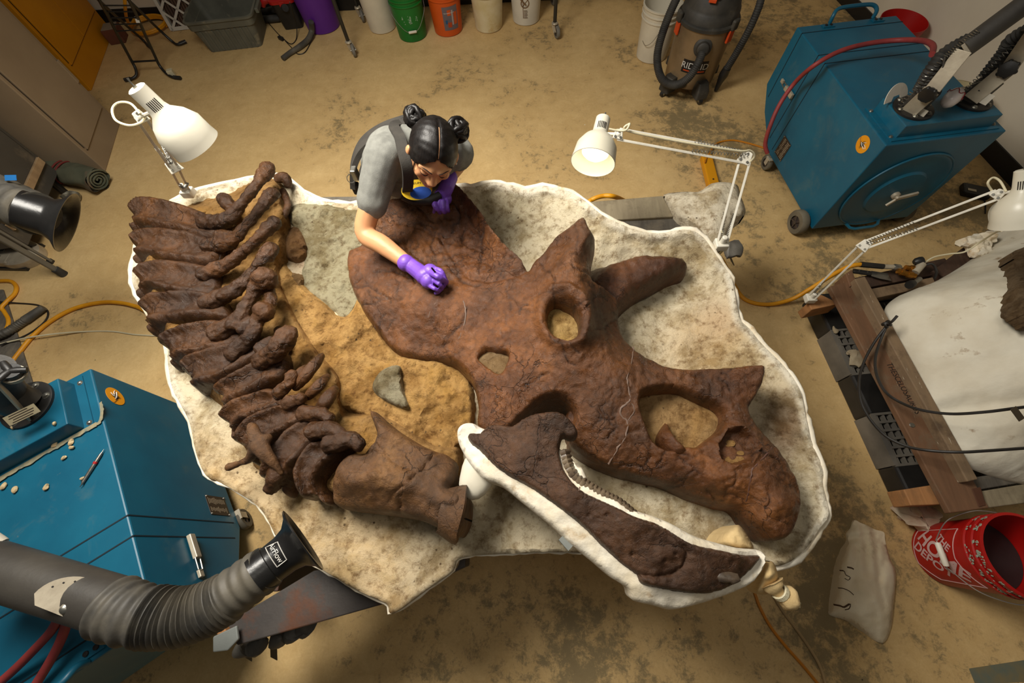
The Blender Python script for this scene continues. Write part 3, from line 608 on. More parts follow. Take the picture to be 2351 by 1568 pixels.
seam([(1064, 690), (1069, 720), (1062, 760), (1046, 795)], .0021, M_FILL, ts, skz)
seam([(1004, 690), (990, 712), (980, 735)], .0014, M_FILL, ts, skz)
seam([(1455, 795), (1450, 830), (1440, 870), (1446, 905), (1445, 922)], .0026, M_FILL, ts, skz)
seam([(1445, 922), (1428, 935), (1424, 952), (1440, 968), (1436, 1000), (1420, 1024), (1396, 1066)], .0028, M_FILL, ts, skz)
seam([(1450, 925), (1456, 945), (1442, 965)], .0018, M_FILL, ts, skz)
seam([(1774, 1022), (1758, 1044), (1730, 1075), (1722, 1120), (1714, 1150)], .0018, mat('dark_filler', rgb(96, 66, 56), rough=.5), ts, skz)

# ---------------------------------------------------------------- lower jaw in its own plaster cradle
JAW = [(1070, 1002), (1078, 988), (1101, 989), (1121, 969), (1158, 971), (1178, 971), (1202, 955), (1234, 943), (1275, 939), (1299, 947), (1319, 967), (1329, 987), (1325, 1001), (1311, 1005), (1295, 999), (1289, 1012), (1287, 1032), (1295, 1068), (1311, 1096), (1331, 1117), (1356, 1133), (1388, 1147), (1420, 1161), (1461, 1183), (1517, 1201), (1558, 1226), (1598, 1248), (1663, 1262), (1719, 1274), (1752, 1272), (1747, 1290), (1723, 1319), (1687, 1347), (1638, 1365), (1586, 1365), (1533, 1357), (1477, 1343), (1465, 1323), (1428, 1294), (1384, 1254), (1335, 1206), (1283, 1165), (1226, 1125), (1170, 1092), (1133, 1068), (1101, 1036), (1081, 1020)]
jaw_ctrl = [(1075, 1000, .99), (1125, 985, 1.01), (1180, 990, 1.025), (1250, 965, 1.05), (1300, 960, 1.05), (1320, 990, 1.03), (1260, 1010, 1.03), (1275, 1060, 1.02), (1200, 1050, 1.03), (1140, 1050, 1.01), (1100, 1025, .995), (1230, 1110, 1.01), (1310, 1130, 1.03), (1300, 1165, 1.02), (1360, 1150, 1.03), (1350, 1200, 1.015), (1420, 1180, 1.04), (1400, 1240, 1.01), (1480, 1210, 1.04), (1450, 1290, 1.0), (1520, 1230, 1.035), (1540, 1290, .995), (1560, 1250, 1.03), (1500, 1330, 1.0), (1600, 1270, 1.02), (1600, 1330, 1.0), (1680, 1290, 1.0), (1740, 1280, .97), (1660, 1340, .97), (1570, 1355, .98)]
jawf = rbf(jaw_ctrl, 14)
CRD = [(1048, 985), (1061, 970), (1082, 968), (1103, 978), (1130, 985), (1200, 990), (1270, 1020), (1296, 1034), (1318, 1054), (1340, 1074), (1352, 1100), (1380, 1122), (1410, 1140), (1440, 1160), (1465, 1172), (1510, 1186), (1558, 1208), (1598, 1230), (1650, 1246), (1700, 1258), (1745, 1262), (1764, 1274), (1762, 1300), (1745, 1328), (1712, 1352), (1650, 1376), (1590, 1394), (1541, 1402), (1500, 1391), (1456, 1380), (1445, 1352), (1410, 1330), (1365, 1292), (1310, 1248), (1262, 1202), (1200, 1152), (1150, 1112), (1112, 1098), (1080, 1066), (1060, 1034), (1050, 1010)]
crf = rbf([(x, y, z - .022) for x, y, z in jaw_ctrl] + [(1050, 985, .985), (1070, 1050, .97), (1150, 1112, .97), (1262, 1202, .97), (1365, 1292, .96), (1456, 1380, .94), (1541, 1402, .92), (1650, 1376, .93), (1745, 1328, .945), (1760, 1280, .965), (1600, 1230, 1.0), (1440, 1160, 1.01), (1340, 1074, 1.0)], 14)
tc = thing('jaw_cradle', 'narrow white plaster cradle holding the lower jaw, overhanging the jacket edge', 'plaster cradle', P(1400, 1200, 0.8))
def cr_z(V, ol, hs):
    z = crf(V) - edge_round(dist_poly(V, ol), 9, .02); W = Pn(V[:, 0], V[:, 1], z); return z + .004 * fbm(W, 30, 4)
relief('shell', CRD, cr_z, M_RIM, tc, step=7, base=lambda V: crf(V) - .085, flare=-.012, ref=crf)
# bulging closed end of the cradle beside the neck bone
mb = MB(); cc = P(1102, 1082, .885); mb.ball(cc, (.058, .085, .06), 24, 16, Matrix.Rotation(math.radians(-35), 4, 'Z'))
mb.v = [v + (v - cc) * .22 * noise.noise(v * 14) for v in mb.v]; mb.build('end_bulge', mat('smooth_plaster', rgb(226, 220, 202), rgb(214, 206, 186), rough=.6, bs=.15, bscale=30), tc)
MB().bar(P(1296, 1225, .945), P(1318, 1250, .945), .05, .004, up=(0.2, 0.2, 1)).build('grey_tape', mat('duct_tape', rgb(128, 132, 128), rough=.5), tc)
tw = thing('lower_jaw', 'dark brown fossil lower jaw with a row of worn teeth in a white cradle', 'jaw bone', P(1400, 1150, 0.9))
def jw_z(V, ol, hs):
    z = jawf(V) - edge_round(dist_poly(V, ol), 12, .034); W = Pn(V[:, 0], V[:, 1], z)
    z -= .010 * np.exp(-(dist_path(V, [(1517, 1205), (1560, 1240), (1582, 1268), (1570, 1300), (1545, 1318), (1500, 1325), (1468, 1318)]) / 5.0) ** 2)
    z += .014 * np.exp(-(((V[:, 0] - 1520) / 34) ** 2 + ((V[:, 1] - 1280) / 26) ** 2))
    for x, y in ((1354, 1183), (1395, 1182), (1453, 1275), (1240, 1057), (1550, 1272), (1525, 1288)): z -= .012 * np.exp(-(((V[:, 0] - x) / 4.5) ** 2 + ((V[:, 1] - y) / 4) ** 2))
    return z + .007 * fbm(W, 12, 5) + .003 * fbm(W, 46, 3)
relief('jaw_bone', JAW, jw_z, M_BONE_J, tw, step=5, base=lambda V: crf(V) - .03, ref=jawf)
seam([(1330, 1118), (1326, 1140), (1316, 1152)], .002, M_FILL, tw, jawf)
mb = MB(); c0 = P(1673, 1326, float(jawf([(1673, 1326)])[0]) + .008); mb.ball(c0, (.030, .014, .007), 16, 10, Matrix.Rotation(math.radians(-8), 4, 'Z')); mb.v = [v + Vector((1, 1, .4)) * .006 * noise.noise(v * 70) for v in mb.v]
mb.build('embedded_pebble', mat('pebble', rgb(92, 78, 62), rgb(56, 46, 38), rough=.4, scale=30), tw)
M_TOOTH = mat('fossil_tooth', rgb(128, 112, 90), rgb(84, 70, 56), rough=.35, scale=24)
tp = resample(catmull([(1293, 1040), (1300, 1066), (1314, 1090), (1336, 1108), (1362, 1124), (1390, 1138), (1420, 1152), (1455, 1178)], 6), 10.5, False)
for i, p in enumerate(tp):
    q = tp[min(i + 1, len(tp) - 1)] - tp[max(i - 1, 0)]; nrm = np.array([q[1], -q[0]]) / np.linalg.norm(q); u = i / len(tp); ln = 17 * (1 - u) + 5 * u
    a = P(p[0] - nrm[0] * 5, p[1] - nrm[1] * 5, 1.0); b = P(p[0] + nrm[0] * ln, p[1] + nrm[1] * ln, .99 + random.uniform(-.006, .004))
    mb = MB(); mb.tube([a, a.lerp(b, .35) + Vector((0, 0, .010)), a.lerp(b, .8) + Vector((0, 0, .004)), b], [.008, .0095, .0075, .003], 8); mb.build('tooth', M_TOOTH, tw)

# ---------------------------------------------------------------- spine
tv = thing('fossil_spine', 'curved row of brown fossil vertebrae lying left of the skull', 'vertebrae', P(560, 800, 0.75))
def chain(mb, pts, n=5):
    pts = catmull(pts, n); W = [P(p[0], p[1], p[2]) for p in pts]; r = [p[3] for p in pts]; mb.tube(W, r, 10)
    mb.ball(W[0], r[0] * .98, 10, 8); mb.ball(W[-1], r[-1] * .98, 10, 8)
def zprof(path, z0, z1, r0, r1):
    n = len(path); return [(x, y, z0 + (z1 - z0) * min(1, (i / (n - 1)) * 2.6) - (.02 if i == n - 1 else 0), r0 + (r1 - r0) * i / (n - 1)) for i, (x, y) in enumerate(path)]
def vertebra(up, lo, extra, zl=.83, zh=.905, m=M_BONE_V, body=1.0):
    A = resample(catmull(up, 6), 3, False); B = resample(catmull(lo, 6), 3, False)
    def out(L, M, k):
        L = np.array(L, float); n = len(L); res = []
        for i in range(n):
            t = L[min(i + 1, n - 1)] - L[max(i - 1, 0)]; nr = np.array([-t[1], t[0]]) / max(np.linalg.norm(t), 1e-6); q = M[np.argmin(((M - L[i]) ** 2).sum(1))]
            if nr.dot(q - L[i]) > 0: nr = -nr
            res.append(L[i] + nr * k * (1 if i < n - 1 else .2))
        return res
    ends = lambda L: np.array(L[0], float) - (np.array(L[1], float) - np.array(L[0], float)) / np.linalg.norm(np.array(L[1], float) - np.array(L[0], float)) * 7
    u2 = [tuple(p) for p in out(up, B, 12)]; l2 = [tuple(p) for p in out(lo, A, 12)]; m0 = (np.array(up[0], float) + np.array(lo[0], float)) / 2; inw = ((np.array(up[1], float) + np.array(lo[1], float)) / 2 - m0); inw = inw / np.linalg.norm(inw)
    poly = [tuple(m0 + inw * 5), tuple(ends(up))] + u2 + l2[::-1] + [tuple(ends(lo))]
    n = 40; fi = lambda L, t: np.stack([np.interp(t, np.linspace(0, 1, len(L)), L[:, 0]), np.interp(t, np.linspace(0, 1, len(L)), L[:, 1])], 1); tt = np.linspace(0, 1, n); MID = (fi(A, tt) + fi(B, tt)) / 2
    def zf(V, ol, hs):
        du, dl = dist_path(V, A), dist_path(V, B); s_ = du / (du + dl + 1e-6); t_ = tt[np.argmin(((V[:, None] - MID[None]) ** 2).sum(2), 1)]
        base = zl + (zh - zl) * np.sqrt(np.clip(1 - (1 - np.clip(t_ * 2.2, 0, 1)) ** 2, 0, 1)); rim = np.exp(-(du / 8.5) ** 2) + np.exp(-(dl / 8.5) ** 2); fade = 1 - .7 * sm(t_, .55, 1.0)
        z = base - .013 * np.sin(np.pi * s_) * fade + .012 * rim * fade - edge_round(dist_poly(V, ol), 9, .03); W = Pn(V[:, 0], V[:, 1], z)
        return z + .010 * fbm(W, 12, 4) + .0035 * fbm(W, 45, 3)
    def rf_(V): t_ = tt[np.argmin(((V[:, None] - MID[None]) ** 2).sum(2), 1)]; return zl + (zh - zl) * sm(t_, -.1, .5)
    o = relief('vertebra', poly, zf, m, tv, step=4, base=.775, curve=4, ref=rf_)
    mb = MB()
    for e_ in extra: chain(mb, [(x, y, z, r * 1.14) for x, y, z, r in e_])
    if extra: c = mb.build('bony_process', m, o); bone_rough(c, .0046, 1, .017, .028)
    return o
vertebra([(307, 484), (330, 470), (368, 466), (412, 474), (452, 490), (492, 503)], [(300, 517), (326, 512), (372, 513), (422, 521), (462, 531), (502, 538)],
         [[(470, 510, .90, .03), (520, 505, .93, .028), (552, 470, .96, .021), (585, 430, .985, .019), (604, 402, .99, .026), (616, 388, .985, .028)], [(540, 490, .93, .02), (524, 470, .94, .024), (514, 458, .94, .026)]])
vertebra([(308, 552), (330, 540), (367, 532), (420, 536), (462, 547), (505, 560)], [(304, 590), (336, 581), (390, 586), (440, 591), (485, 594)],
         [[(480, 565, .90, .03), (530, 556, .93, .024), (562, 520, .965, .018), (596, 482, .985, .018), (618, 452, .985, .026), (627, 444, .98, .025)], [(545, 545, .93, .018), (520, 540, .94, .020), (505, 541, .935, .021)]])
vertebra([(319, 632), (346, 614), (392, 606), (442, 612), (492, 618)], [(314, 672), (350, 657), (400, 660), (450, 666), (486, 668)],
         [[(470, 630, .90, .03), (520, 608, .93, .024), (556, 580, .955, .02), (592, 548, .975, .019), (618, 522, .98, .024), (630, 512, .975, .025)]])
vertebra([(332, 705), (360, 686), (410, 673), (452, 673), (502, 681)], [(337, 750), (370, 735), (420, 721), (470, 716), (522, 724)],
         [[(480, 695, .90, .033), (530, 670, .93, .026), (568, 640, .95, .021), (595, 605, .975, .02), (614, 582, .98, .027), (620, 572, .975, .027)], [(545, 670, .93, .018), (524, 675, .94, .020), (508, 680, .935, .02)]])
vertebra([(375, 787), (400, 766), (442, 747), (490, 741), (532, 747)], [(391, 830), (426, 811), (470, 797), (512, 786), (552, 772)],
         [[(500, 765, .90, .035), (548, 735, .93, .028), (572, 690, .95, .022), (592, 655, .975, .026), (608, 640, .985, .042)], [(548, 745, .93, .02), (530, 745, .94, .02)], [(560, 755, .93, .022), (585, 735, .93, .018)]])
vertebra([(420, 846), (450, 822), (492, 802), (540, 790), (580, 772)], [(447, 886), (482, 872), (522, 850), (562, 822), (592, 802)],
         [[(540, 810, .90, .032), (578, 770, .935, .025), (592, 735, .95, .022), (606, 715, .965, .034)], [(606, 712, .955, .024), (622, 690, .95, .02), (618, 668, .94, .018)]])
vertebra([(497, 900), (530, 872), (575, 842), (620, 812), (650, 800)], [(512, 928), (556, 902), (600, 872), (650, 850)],
         [[(600, 830, .90, .03), (632, 808, .94, .03), (650, 785, .965, .033), (660, 768, .965, .032)], [(600, 800, .92, .022), (624, 780, .92, .016)]], zl=.84, zh=.9)
vertebra([(517, 958), (540, 927), (580, 907), (620, 900), (644, 912)], [(530, 1000), (556, 962), (602, 938), (642, 926), (692, 932)],
         [[(640, 905, .90, .02), (662, 880, .93, .018), (672, 862, .935, .02)], [(660, 925, .91, .022), (690, 915, .93, .018)]], zl=.84)
vertebra([(545, 1010), (582, 962), (632, 938), (690, 932), (722, 948)], [(572, 1052), (606, 1010), (640, 985), (690, 960), (742, 966)],
         [[(700, 950, .91, .026), (736, 950, .935, .02), (756, 960, .94, .018)]], zl=.84)
vertebra([(610, 1092), (630, 1030), (660, 990), (710, 968), (748, 982)], [(650, 1130), (662, 1080), (682, 1040), (712, 1010), (760, 1000)],
         [[(720, 990, .92, .028), (760, 985, .94, .024), (784, 1000, .94, .02)], [(640, 1085, .88, .03), (622, 1120, .85, .02)]], zl=.83)
vertebra([(700, 1136), (682, 1090), (692, 1050), (715, 1022), (768, 1010)], [(742, 1152), (722, 1108), (730, 1070), (760, 1040), (800, 1020)],
         [[(760, 1020, .93, .03), (800, 1010, .945, .026), (822, 1020, .94, .022)]], zl=.86)
# thin spine plates behind the neck
for p0, p1, wd in (((738, 818), (680, 888), .021), ((752, 864), (708, 910), .019), ((768, 894), (734, 942), .023), ((702, 842), (672, 872), .015)):
    mb = MB(); a = np.array(p0, float); b = np.array(p1, float); chain(mb, [(*a, .90, wd * .7), (*(a * .7 + b * .3), .925, wd), (*(a * .35 + b * .65), .925, wd * 1.05), (*b, .90, wd * .8)])
    o = mb.build('spine_plate', M_BONE_V, tv); bone_rough(o, .0055, 3, .006)
# small loose bones seen in the rock by the top edge
for pts in ([(640, 410, .87, .024), (655, 408, .88, .024), (662, 425, .86, .018)], [(650, 440, .86, .018), (660, 470, .85, .016), (650, 500, .84, .015)], [(640, 760, .88, .02), (655, 800, .88, .018)]):
    mb = MB(); chain(mb, pts); o = mb.build('bone_fragment', M_BONE_V, tv); bone_rough(o, .0058, 3, .01)
# four-armed loose bone lying on the neck
mb = MB(); c0 = (592, 1020, .945, .026)
for e in ([(578, 980, .935, .017), (585, 1000, .945, .021), c0], [(617, 1004, .935, .014), (606, 1012, .945, .02), c0], [(646, 1086, .90, .008), (628, 1062, .925, .016), (608, 1040, .94, .024), c0], [(526, 1072, .86, .014), (548, 1064, .87, .011), (575, 1050, .90, .016), c0]): chain(mb, e)
o = mb.build('loose_process', M_BONE_N, tv); bone_rough(o, .0055, 4, .006)
# fused neck bone
NECK = [(754, 1127), (758, 1154), (781, 1168), (843, 1175), (911, 1185), (962, 1195), (1006, 1215), (1033, 1231), (1050, 1231), (1062, 1202), (1064, 1160), (1058, 1128), (1023, 1117), (1037, 1093), (1044, 1059), (1023, 1038), (1003, 1032), (962, 1015), (911, 984), (877, 957), (853, 936), (839, 936), (846, 963), (856, 998), (826, 1032), (792, 1038), (764, 1069), (751, 1107)]
nk = [(760, 1110, .90), (790, 1060, .93), (800, 1110, .96), (790, 1150, .89), (850, 1060, .955), (860, 1100, .985), (860, 1150, .92), (845, 950, .90), (870, 980, .945), (920, 1010, .935), (960, 1030, .925), (920, 1060, .955), (930, 1110, .975), (930, 1160, .92), (990, 1060, .93), (1000, 1100, .945), (1000, 1150, .96), (980, 1180, .93), (1030, 1060, .90), (1040, 1150, .985), (1050, 1180, .965), (1035, 1220, .92), (1060, 1140, .98)]
def nk_x(V, z):
    for path, dp in (([(1002, 1034), (985, 1055), (965, 1080), (940, 1100)], .014), ([(925, 1115), (905, 1130), (895, 1150)], .009), ([(922, 1130), (920, 1160), (912, 1185)], .009), ([(856, 1010), (900, 1060), (950, 1080)], .008)):
        z = z - dp * np.exp(-(dist_path(V, path) / 3.2) ** 2)
    return z + .012 * np.exp(-(((V[:, 0] - 858) / 12) ** 2 + ((V[:, 1] - 1090) / 10) ** 2)) - .02 * np.exp(-(((V[:, 0] - 845) / 22) ** 2 + ((V[:, 1] - 1038) / 8) ** 2))
o = relief_part('fused_neck_bone', NECK, nk, tv, m=M_BONE_N, edge=(20, .06), base=.755, step=5, amp=.009, extra=nk_x); o['label'] = 'large pale brown fused neck bone with an open round end'
# round open end of the neck bone
ca = P(1050, 1178, .90); F = axis_frame(ca, P(1120, 1190, .885) - ca); mb = MB()
mb.lathe([(.062, -.05), (.083, 0.0), (.085, .012), (.078, .017), (.07, .008), (.045, -.03), (.01, -.045)], 30, F @ Matrix.Diagonal((.62, 1.0, 1, 1)) if False else F, cap0=False, cap1=True)
mb.v = [v + Vector((1, 1, 1)) * .006 * noise.noise(v * 20) for v in mb.v]; mb.build('socket_ring', M_BONE_N, tv)
# ================================================================== dust collectors with their arms
def blue_mat():
    m, nt, b = nodes('blue_enamel'); co = coords(nt)
    col = ramp(nt, noise_n(nt, co, 3, 6), [(0.35, rgb(12, 82, 108)), (0.65, rgb(18, 96, 122))])
    dust = ramp(nt, noise_n(nt, co, 5, 9, 0.7, 0.4), [(0.55, 0.0), (0.75, 0.4)]); col = mix(nt, dust, col, rgb(92, 110, 104))
    v = ramp(nt, noise_n(nt, co, 22, 8, 0.75), [(0.66, 0.0), (0.74, 0.7)]); col = mix(nt, v, col, rgb(126, 120, 98))
    nt.links.new(col, b.inputs['Base Color']); b.inputs['Roughness'].default_value = 0.42
    bump(nt, b, noise_n(nt, co, 90, 3), 0.06, 0.002); return m
M_BLUE = blue_mat()
M_SEAM = mat('dark_seam', rgb(10, 30, 40), rough=.7)
M_STICK = mat('orange_sticker', rgb(236, 158, 20), rgb(228, 148, 16), rough=.5)
M_INK = mat('black_ink', rgb(28, 22, 18), rough=.6); M_WINK = mat('white_ink', rgb(226, 222, 214), rough=.6)
M_PLATE = mat('brown_plate', rgb(56, 44, 36), rgb(48, 38, 32), rough=.45)
M_PLTXT = mat('plate_text', rgb(150, 134, 110), rough=.5)
M_ARM = mat('arm_tube', rgb(66, 62, 56), rgb(46, 43, 40), rough=.5, scale=5, dirt=rgb(98, 88, 74), dscale=4)
M_GALV = mat('galvanised', rgb(200, 190, 168), rgb(172, 160, 140), rough=.45, metal=.35, scale=12)
M_HOSE = mat('ribbed_hose', rgb(60, 58, 54), rgb(98, 92, 80), rough=.6, scale=9)
M_WHEELHUB = mat('wheel_hub', rgb(70, 60, 54), rgb(52, 44, 40), rough=.5)
M_TYRE = mat('wheel_tyre', rgb(112, 104, 86), rgb(84, 78, 66), rough=.75, scale=10)
def wheel(t, M, r, wd, name='wheel'):
    w_ = MB(M).lathe([(r * .55, -wd * .5), (r * .92, -wd * .5), (r, -wd * .3), (r, wd * .3), (r * .92, wd * .5), (r * .55, wd * .5)], 28, cap0=False, cap1=False).build(name, M_TYRE, t)
    h = MB(M); h.lathe([(.001, -wd * .3), (r * .6, -wd * .3), (r * .6, wd * .3), (.001, wd * .3)], 28)
    for k in range(5): a = k * 1.2566; h.box((math.cos(a) * r * .33, math.sin(a) * r * .33, 0), (r * .5, r * .12, wd * .9), rz=a)
    h.lathe([(r * .16, -wd * .56), (r * .16, wd * .56)], 12); h.build('hub', M_WHEELHUB, w_); return w_
def hex_bolt(mb, p, r=.007, h=.006): mb.lathe([(r, 0), (r, h), (r * .6, h + .002)], 6, Matrix.Translation(p)); mb.lathe([(r * 1.5, 0), (r * 1.5, .0015)], 14, Matrix.Translation(p))
def collector(label, M, full, arms=2):
    t = thing('dust_collector', label, 'machine', M @ Vector((.31, .53, 0)), 'blue dust collectors')
    W, L, H = .625, 1.07, .72
    prof = [(0, .10), (0, H), (L - .01, H), (L, .36), (.95, .235), (.71, .10)]
    MB(M).prism([(0, y, z) for y, z in prof], (W, 0, 0)).build('housing', M_BLUE, t, smooth=0, bevel=.006)
    for y, zb in ((.685, .10), (.765, .13), (.99, .28)):       # panel joints run up the sides and over the top
        s = MB(M); s.box((W / 2, y, H - .001), (W + .001, .005, .005))
        for x in (0, W): s.box((x, y, (H + zb) / 2 + .02), (.003, .005, H - zb - .04))
        s.build('panel_joint', M_SEAM, t, smooth=0)
    b = MB(M).box((.313, .15, .755), (.494, .222, .07)).build('arm_plinth', M_BLUE, t, smooth=0, bevel=.004)
    MB(M).box((.313, .15, .7225), (.56, .262, .005)).build('plinth_flange', M_BLUE, b, smooth=0)
    for p in ((.045, .05), (.045, .25), (.58, .05), (.58, .25)):
        sb = MB(M); hex_bolt(sb, (p[0], p[1], .725)); sb.build('bolt', M_STEEL, t)
    # round lid on the end
    F = M @ Matrix.Translation((.318, 0, .365)) @ Matrix.Rotation(math.radians(90), 4, 'X')
    lid = MB(F).lathe([(.262, 0), (.262, .006), (.248, .009), (.235, .004), (.15, .008), (.14, .02), (.02, .024)], 48).build('round_lid', M_BLUE, t)
    rg = MB(F); rg.tube([(.262 * math.cos(a), .262 * math.sin(a), .006) for a in [i * math.pi / 24 for i in range(48)]], .006, 8, closed=True); rg.build('lid_ring', M_BLUE, lid)
    kb = MB(F); kb.lathe([(.022, .02), (.022, .04), (.012, .046), (.012, .06)], 16); kb.bar((-.005, .0, .055), (.09, .03, .06), .018, .012); kb.bar((0, 0, .055), (-.03, -.05, .055), .014, .01); kb.build('lid_clamp', M_GALV, lid)
    hb = MB(M); hb.tube([(.2, .0, .125), (.22, -.035, .115), (.25, -.045, .11), (.37, -.045, .11), (.40, -.035, .115), (.42, .0, .125)], .009, 8); hb.build('low_handle', M_BLUE, t)
    hb = MB(M); hb.tube(catmull([(.2, 1.055, .725), (.2, 1.06, .76), (.22, 1.08, .78), (.27, 1.09, .785), (.40, 1.09, .785), (.45, 1.08, .78), (.47, 1.06, .76), (.47, 1.055, .725)], 4), .011, 10)
    for x in (.2, .47): hb.box((x + (.02 if x > .3 else -.02), 1.03, .7235), (.07, .03, .006))
    hb = hb.build('carry_handle', M_BLUE, t)
    for x in (.165, .195, .475, .505): sb = MB(M).lathe([(.008, 0), (.008, .005), (.004, .006)], 12, Matrix.Translation((x, 1.03, .7265))); sb.build('screw', M_BLACK, hb)
    # sticker with a bristly dark mark
    Fs = M @ Matrix.Translation((-.0008, .115, .635)) @ Matrix.Rotation(math.radians(-90), 4, 'Y') @ Matrix.Rotation(math.radians(20), 4, 'Z')
    st = MB(Fs).lathe([(.044, 0), (.044, .0008)], 40).build('warning_sticker', M_STICK, t)
    ink = MB(Fs); ink.ball((-.002, .002, .001), (.011, .014, .0012), 14, 6)
    for k in range(26): a = k * .2417; r0, r1 = .009, .018 + .006 * math.sin(k * 5.3); ink.bar((math.cos(a) * r0 - .002, math.sin(a) * r0 + .002, .0012), (math.cos(a) * r1 - .002, math.sin(a) * r1 + .002, .0012), .0011, .0008)
    ink.tube([(.004, .012, .0012), (.012, .024, .0012), (.02, .03, .0012), (.03, .032, .0012)], .0009, 4); ink.build('printed_mark', M_INK, st)
    ink = MB(Fs); ink.tube([(-.018, -.02, .0016), (-.010, -.006, .0016), (-.002, .006, .0016), (.008, .012, .0016)], .0022, 5); ink.tube([(-.002, .004, .0016), (.010, -.004, .0016), (.014, -.018, .0016)], .0016, 5); ink.tube([(.002, -.006, .0016), (-.004, -.020, .0016), (-.014, -.028, .0016)], .0014, 5); ink.build('printed_figure', M_WINK, st)
    # name plate
    Fp = M @ Matrix.Translation((-.001, .60, .215)) @ Matrix.Rotation(math.radians(-90), 4, 'Y') @ Matrix.Rotation(math.radians(90), 4, 'Z')
    pl = MB(Fp).box((0, 0, 0), (.10, .13, .003)).build('name_plate', M_PLATE, t, smooth=0)
    tx = MB(Fp)
    for k in range(11): wl = random.uniform(.02, .036); tx.box((-.022, .052 - k * .0105, .0018), (wl, .0045, .0004)); wl = random.uniform(.014, .034); tx.box((.022, .052 - k * .0105, .0018), (wl, .0045, .0004))
    tx.build('plate_text', M_PLTXT, pl, smooth=0)
    for x in (-.045, .045):
        for y in (-.06, .06): MB(Fp).lathe([(.005, 0), (.004, .004)], 10, Matrix.Translation((x, y, .001))).build('rivet', M_STEEL, pl)
    # toggle latches
    for y in (.85,):
        Fl = M @ Matrix.Translation((-.002, y, .47)) @ Matrix.Rotation(math.radians(-90), 4, 'Y') @ Matrix.Rotation(math.radians(-90), 4, 'Z')
        la = MB(Fl).box((.035, 0, .012), (.10, .028, .018)).build('latch', M_GALV, t, smooth=0, bevel=.003)
        wl = MB(Fl); wl.tube([(-.012, -.013, .012), (-.06, -.011, .010), (-.068, 0, .010), (-.06, .011, .010), (-.012, .013, .012)], .0028, 6); wl.build('latch_wire', M_STEEL, la)
        MB(Fl).box((-.075, 0, .006), (.03, .022, .012)).build('latch_catch', M_GALV, la, smooth=0, bevel=.002)
    # wheels
    for x in (-.035, W + .035): wheel(t, M @ Matrix.Translation((x, .085, .078)) @ Matrix.Rotation(math.radians(90), 4, 'Y'), .078, .05)
    for x in (.03, W - .03):
        wheel(t, M @ Matrix.Translation((x - .03, .66, .052)) @ Matrix.Rotation(math.radians(90), 4, 'Y'), .052, .03, 'caster_wheel')
        cf = MB(M); cf.box((x - .03, .645, .098), (.045, .05, .006)); cf.box((x - .05, .65, .075), (.004, .03, .05)); cf.box((x - .01, .65, .075), (.004, .03, .05)); cf.build('caster_fork', M_GALV, t, smooth=0)
    return t
M_UR = frame((1.786, 1.835, 0), 8.2); M_LL = frame((-1.81, 0.62, 0), -144)
collector('blue dust collector on rubber wheels by the right wall, red hose across its top', M_UR, True)
collector('blue dust collector at the near left with a bone pick lying on its top', M_LL, True)

def ribbed(mb, pts, r, pitch=.02, depth=.12, seg=18, jitter=0.0):
    p = [Vector(q) for q in pts]; L = [0]
    for a, b in zip(p[:-1], p[1:]): L.append(L[-1] + (b - a).length)
    n = max(8, int(L[-1] / pitch * 4)); T = np.linspace(0, L[-1], n); A = np.array([q[:] for q in p]); W = np.stack([np.interp(T, L, A[:, i]) for i in range(3)], 1)
    rr = r if hasattr(r, '__call__') else (lambda u: r)
    mb.tube(W.tolist(), [rr(i / (n - 1)) * (1 - depth * (.5 - .5 * math.cos(i * math.pi / 2)) + jitter * random.uniform(-1, 1)) for i in range(n)], seg)
def arm_base(t, c, turn):
    f = MB(Matrix.Translation(c)).lathe([(.092, 0), (.092, .010), (.085, .013), (.04, .013)], 40).build('flange', M_BLACK, t)
    for k in range(6):
        a = k * math.pi / 3 + turn; s = MB(); hex_bolt(s, Vector(c) + Vector((.074 * math.cos(a), .074 * math.sin(a), .012)), .009, .007); s.build('bolt', M_STEEL, f)
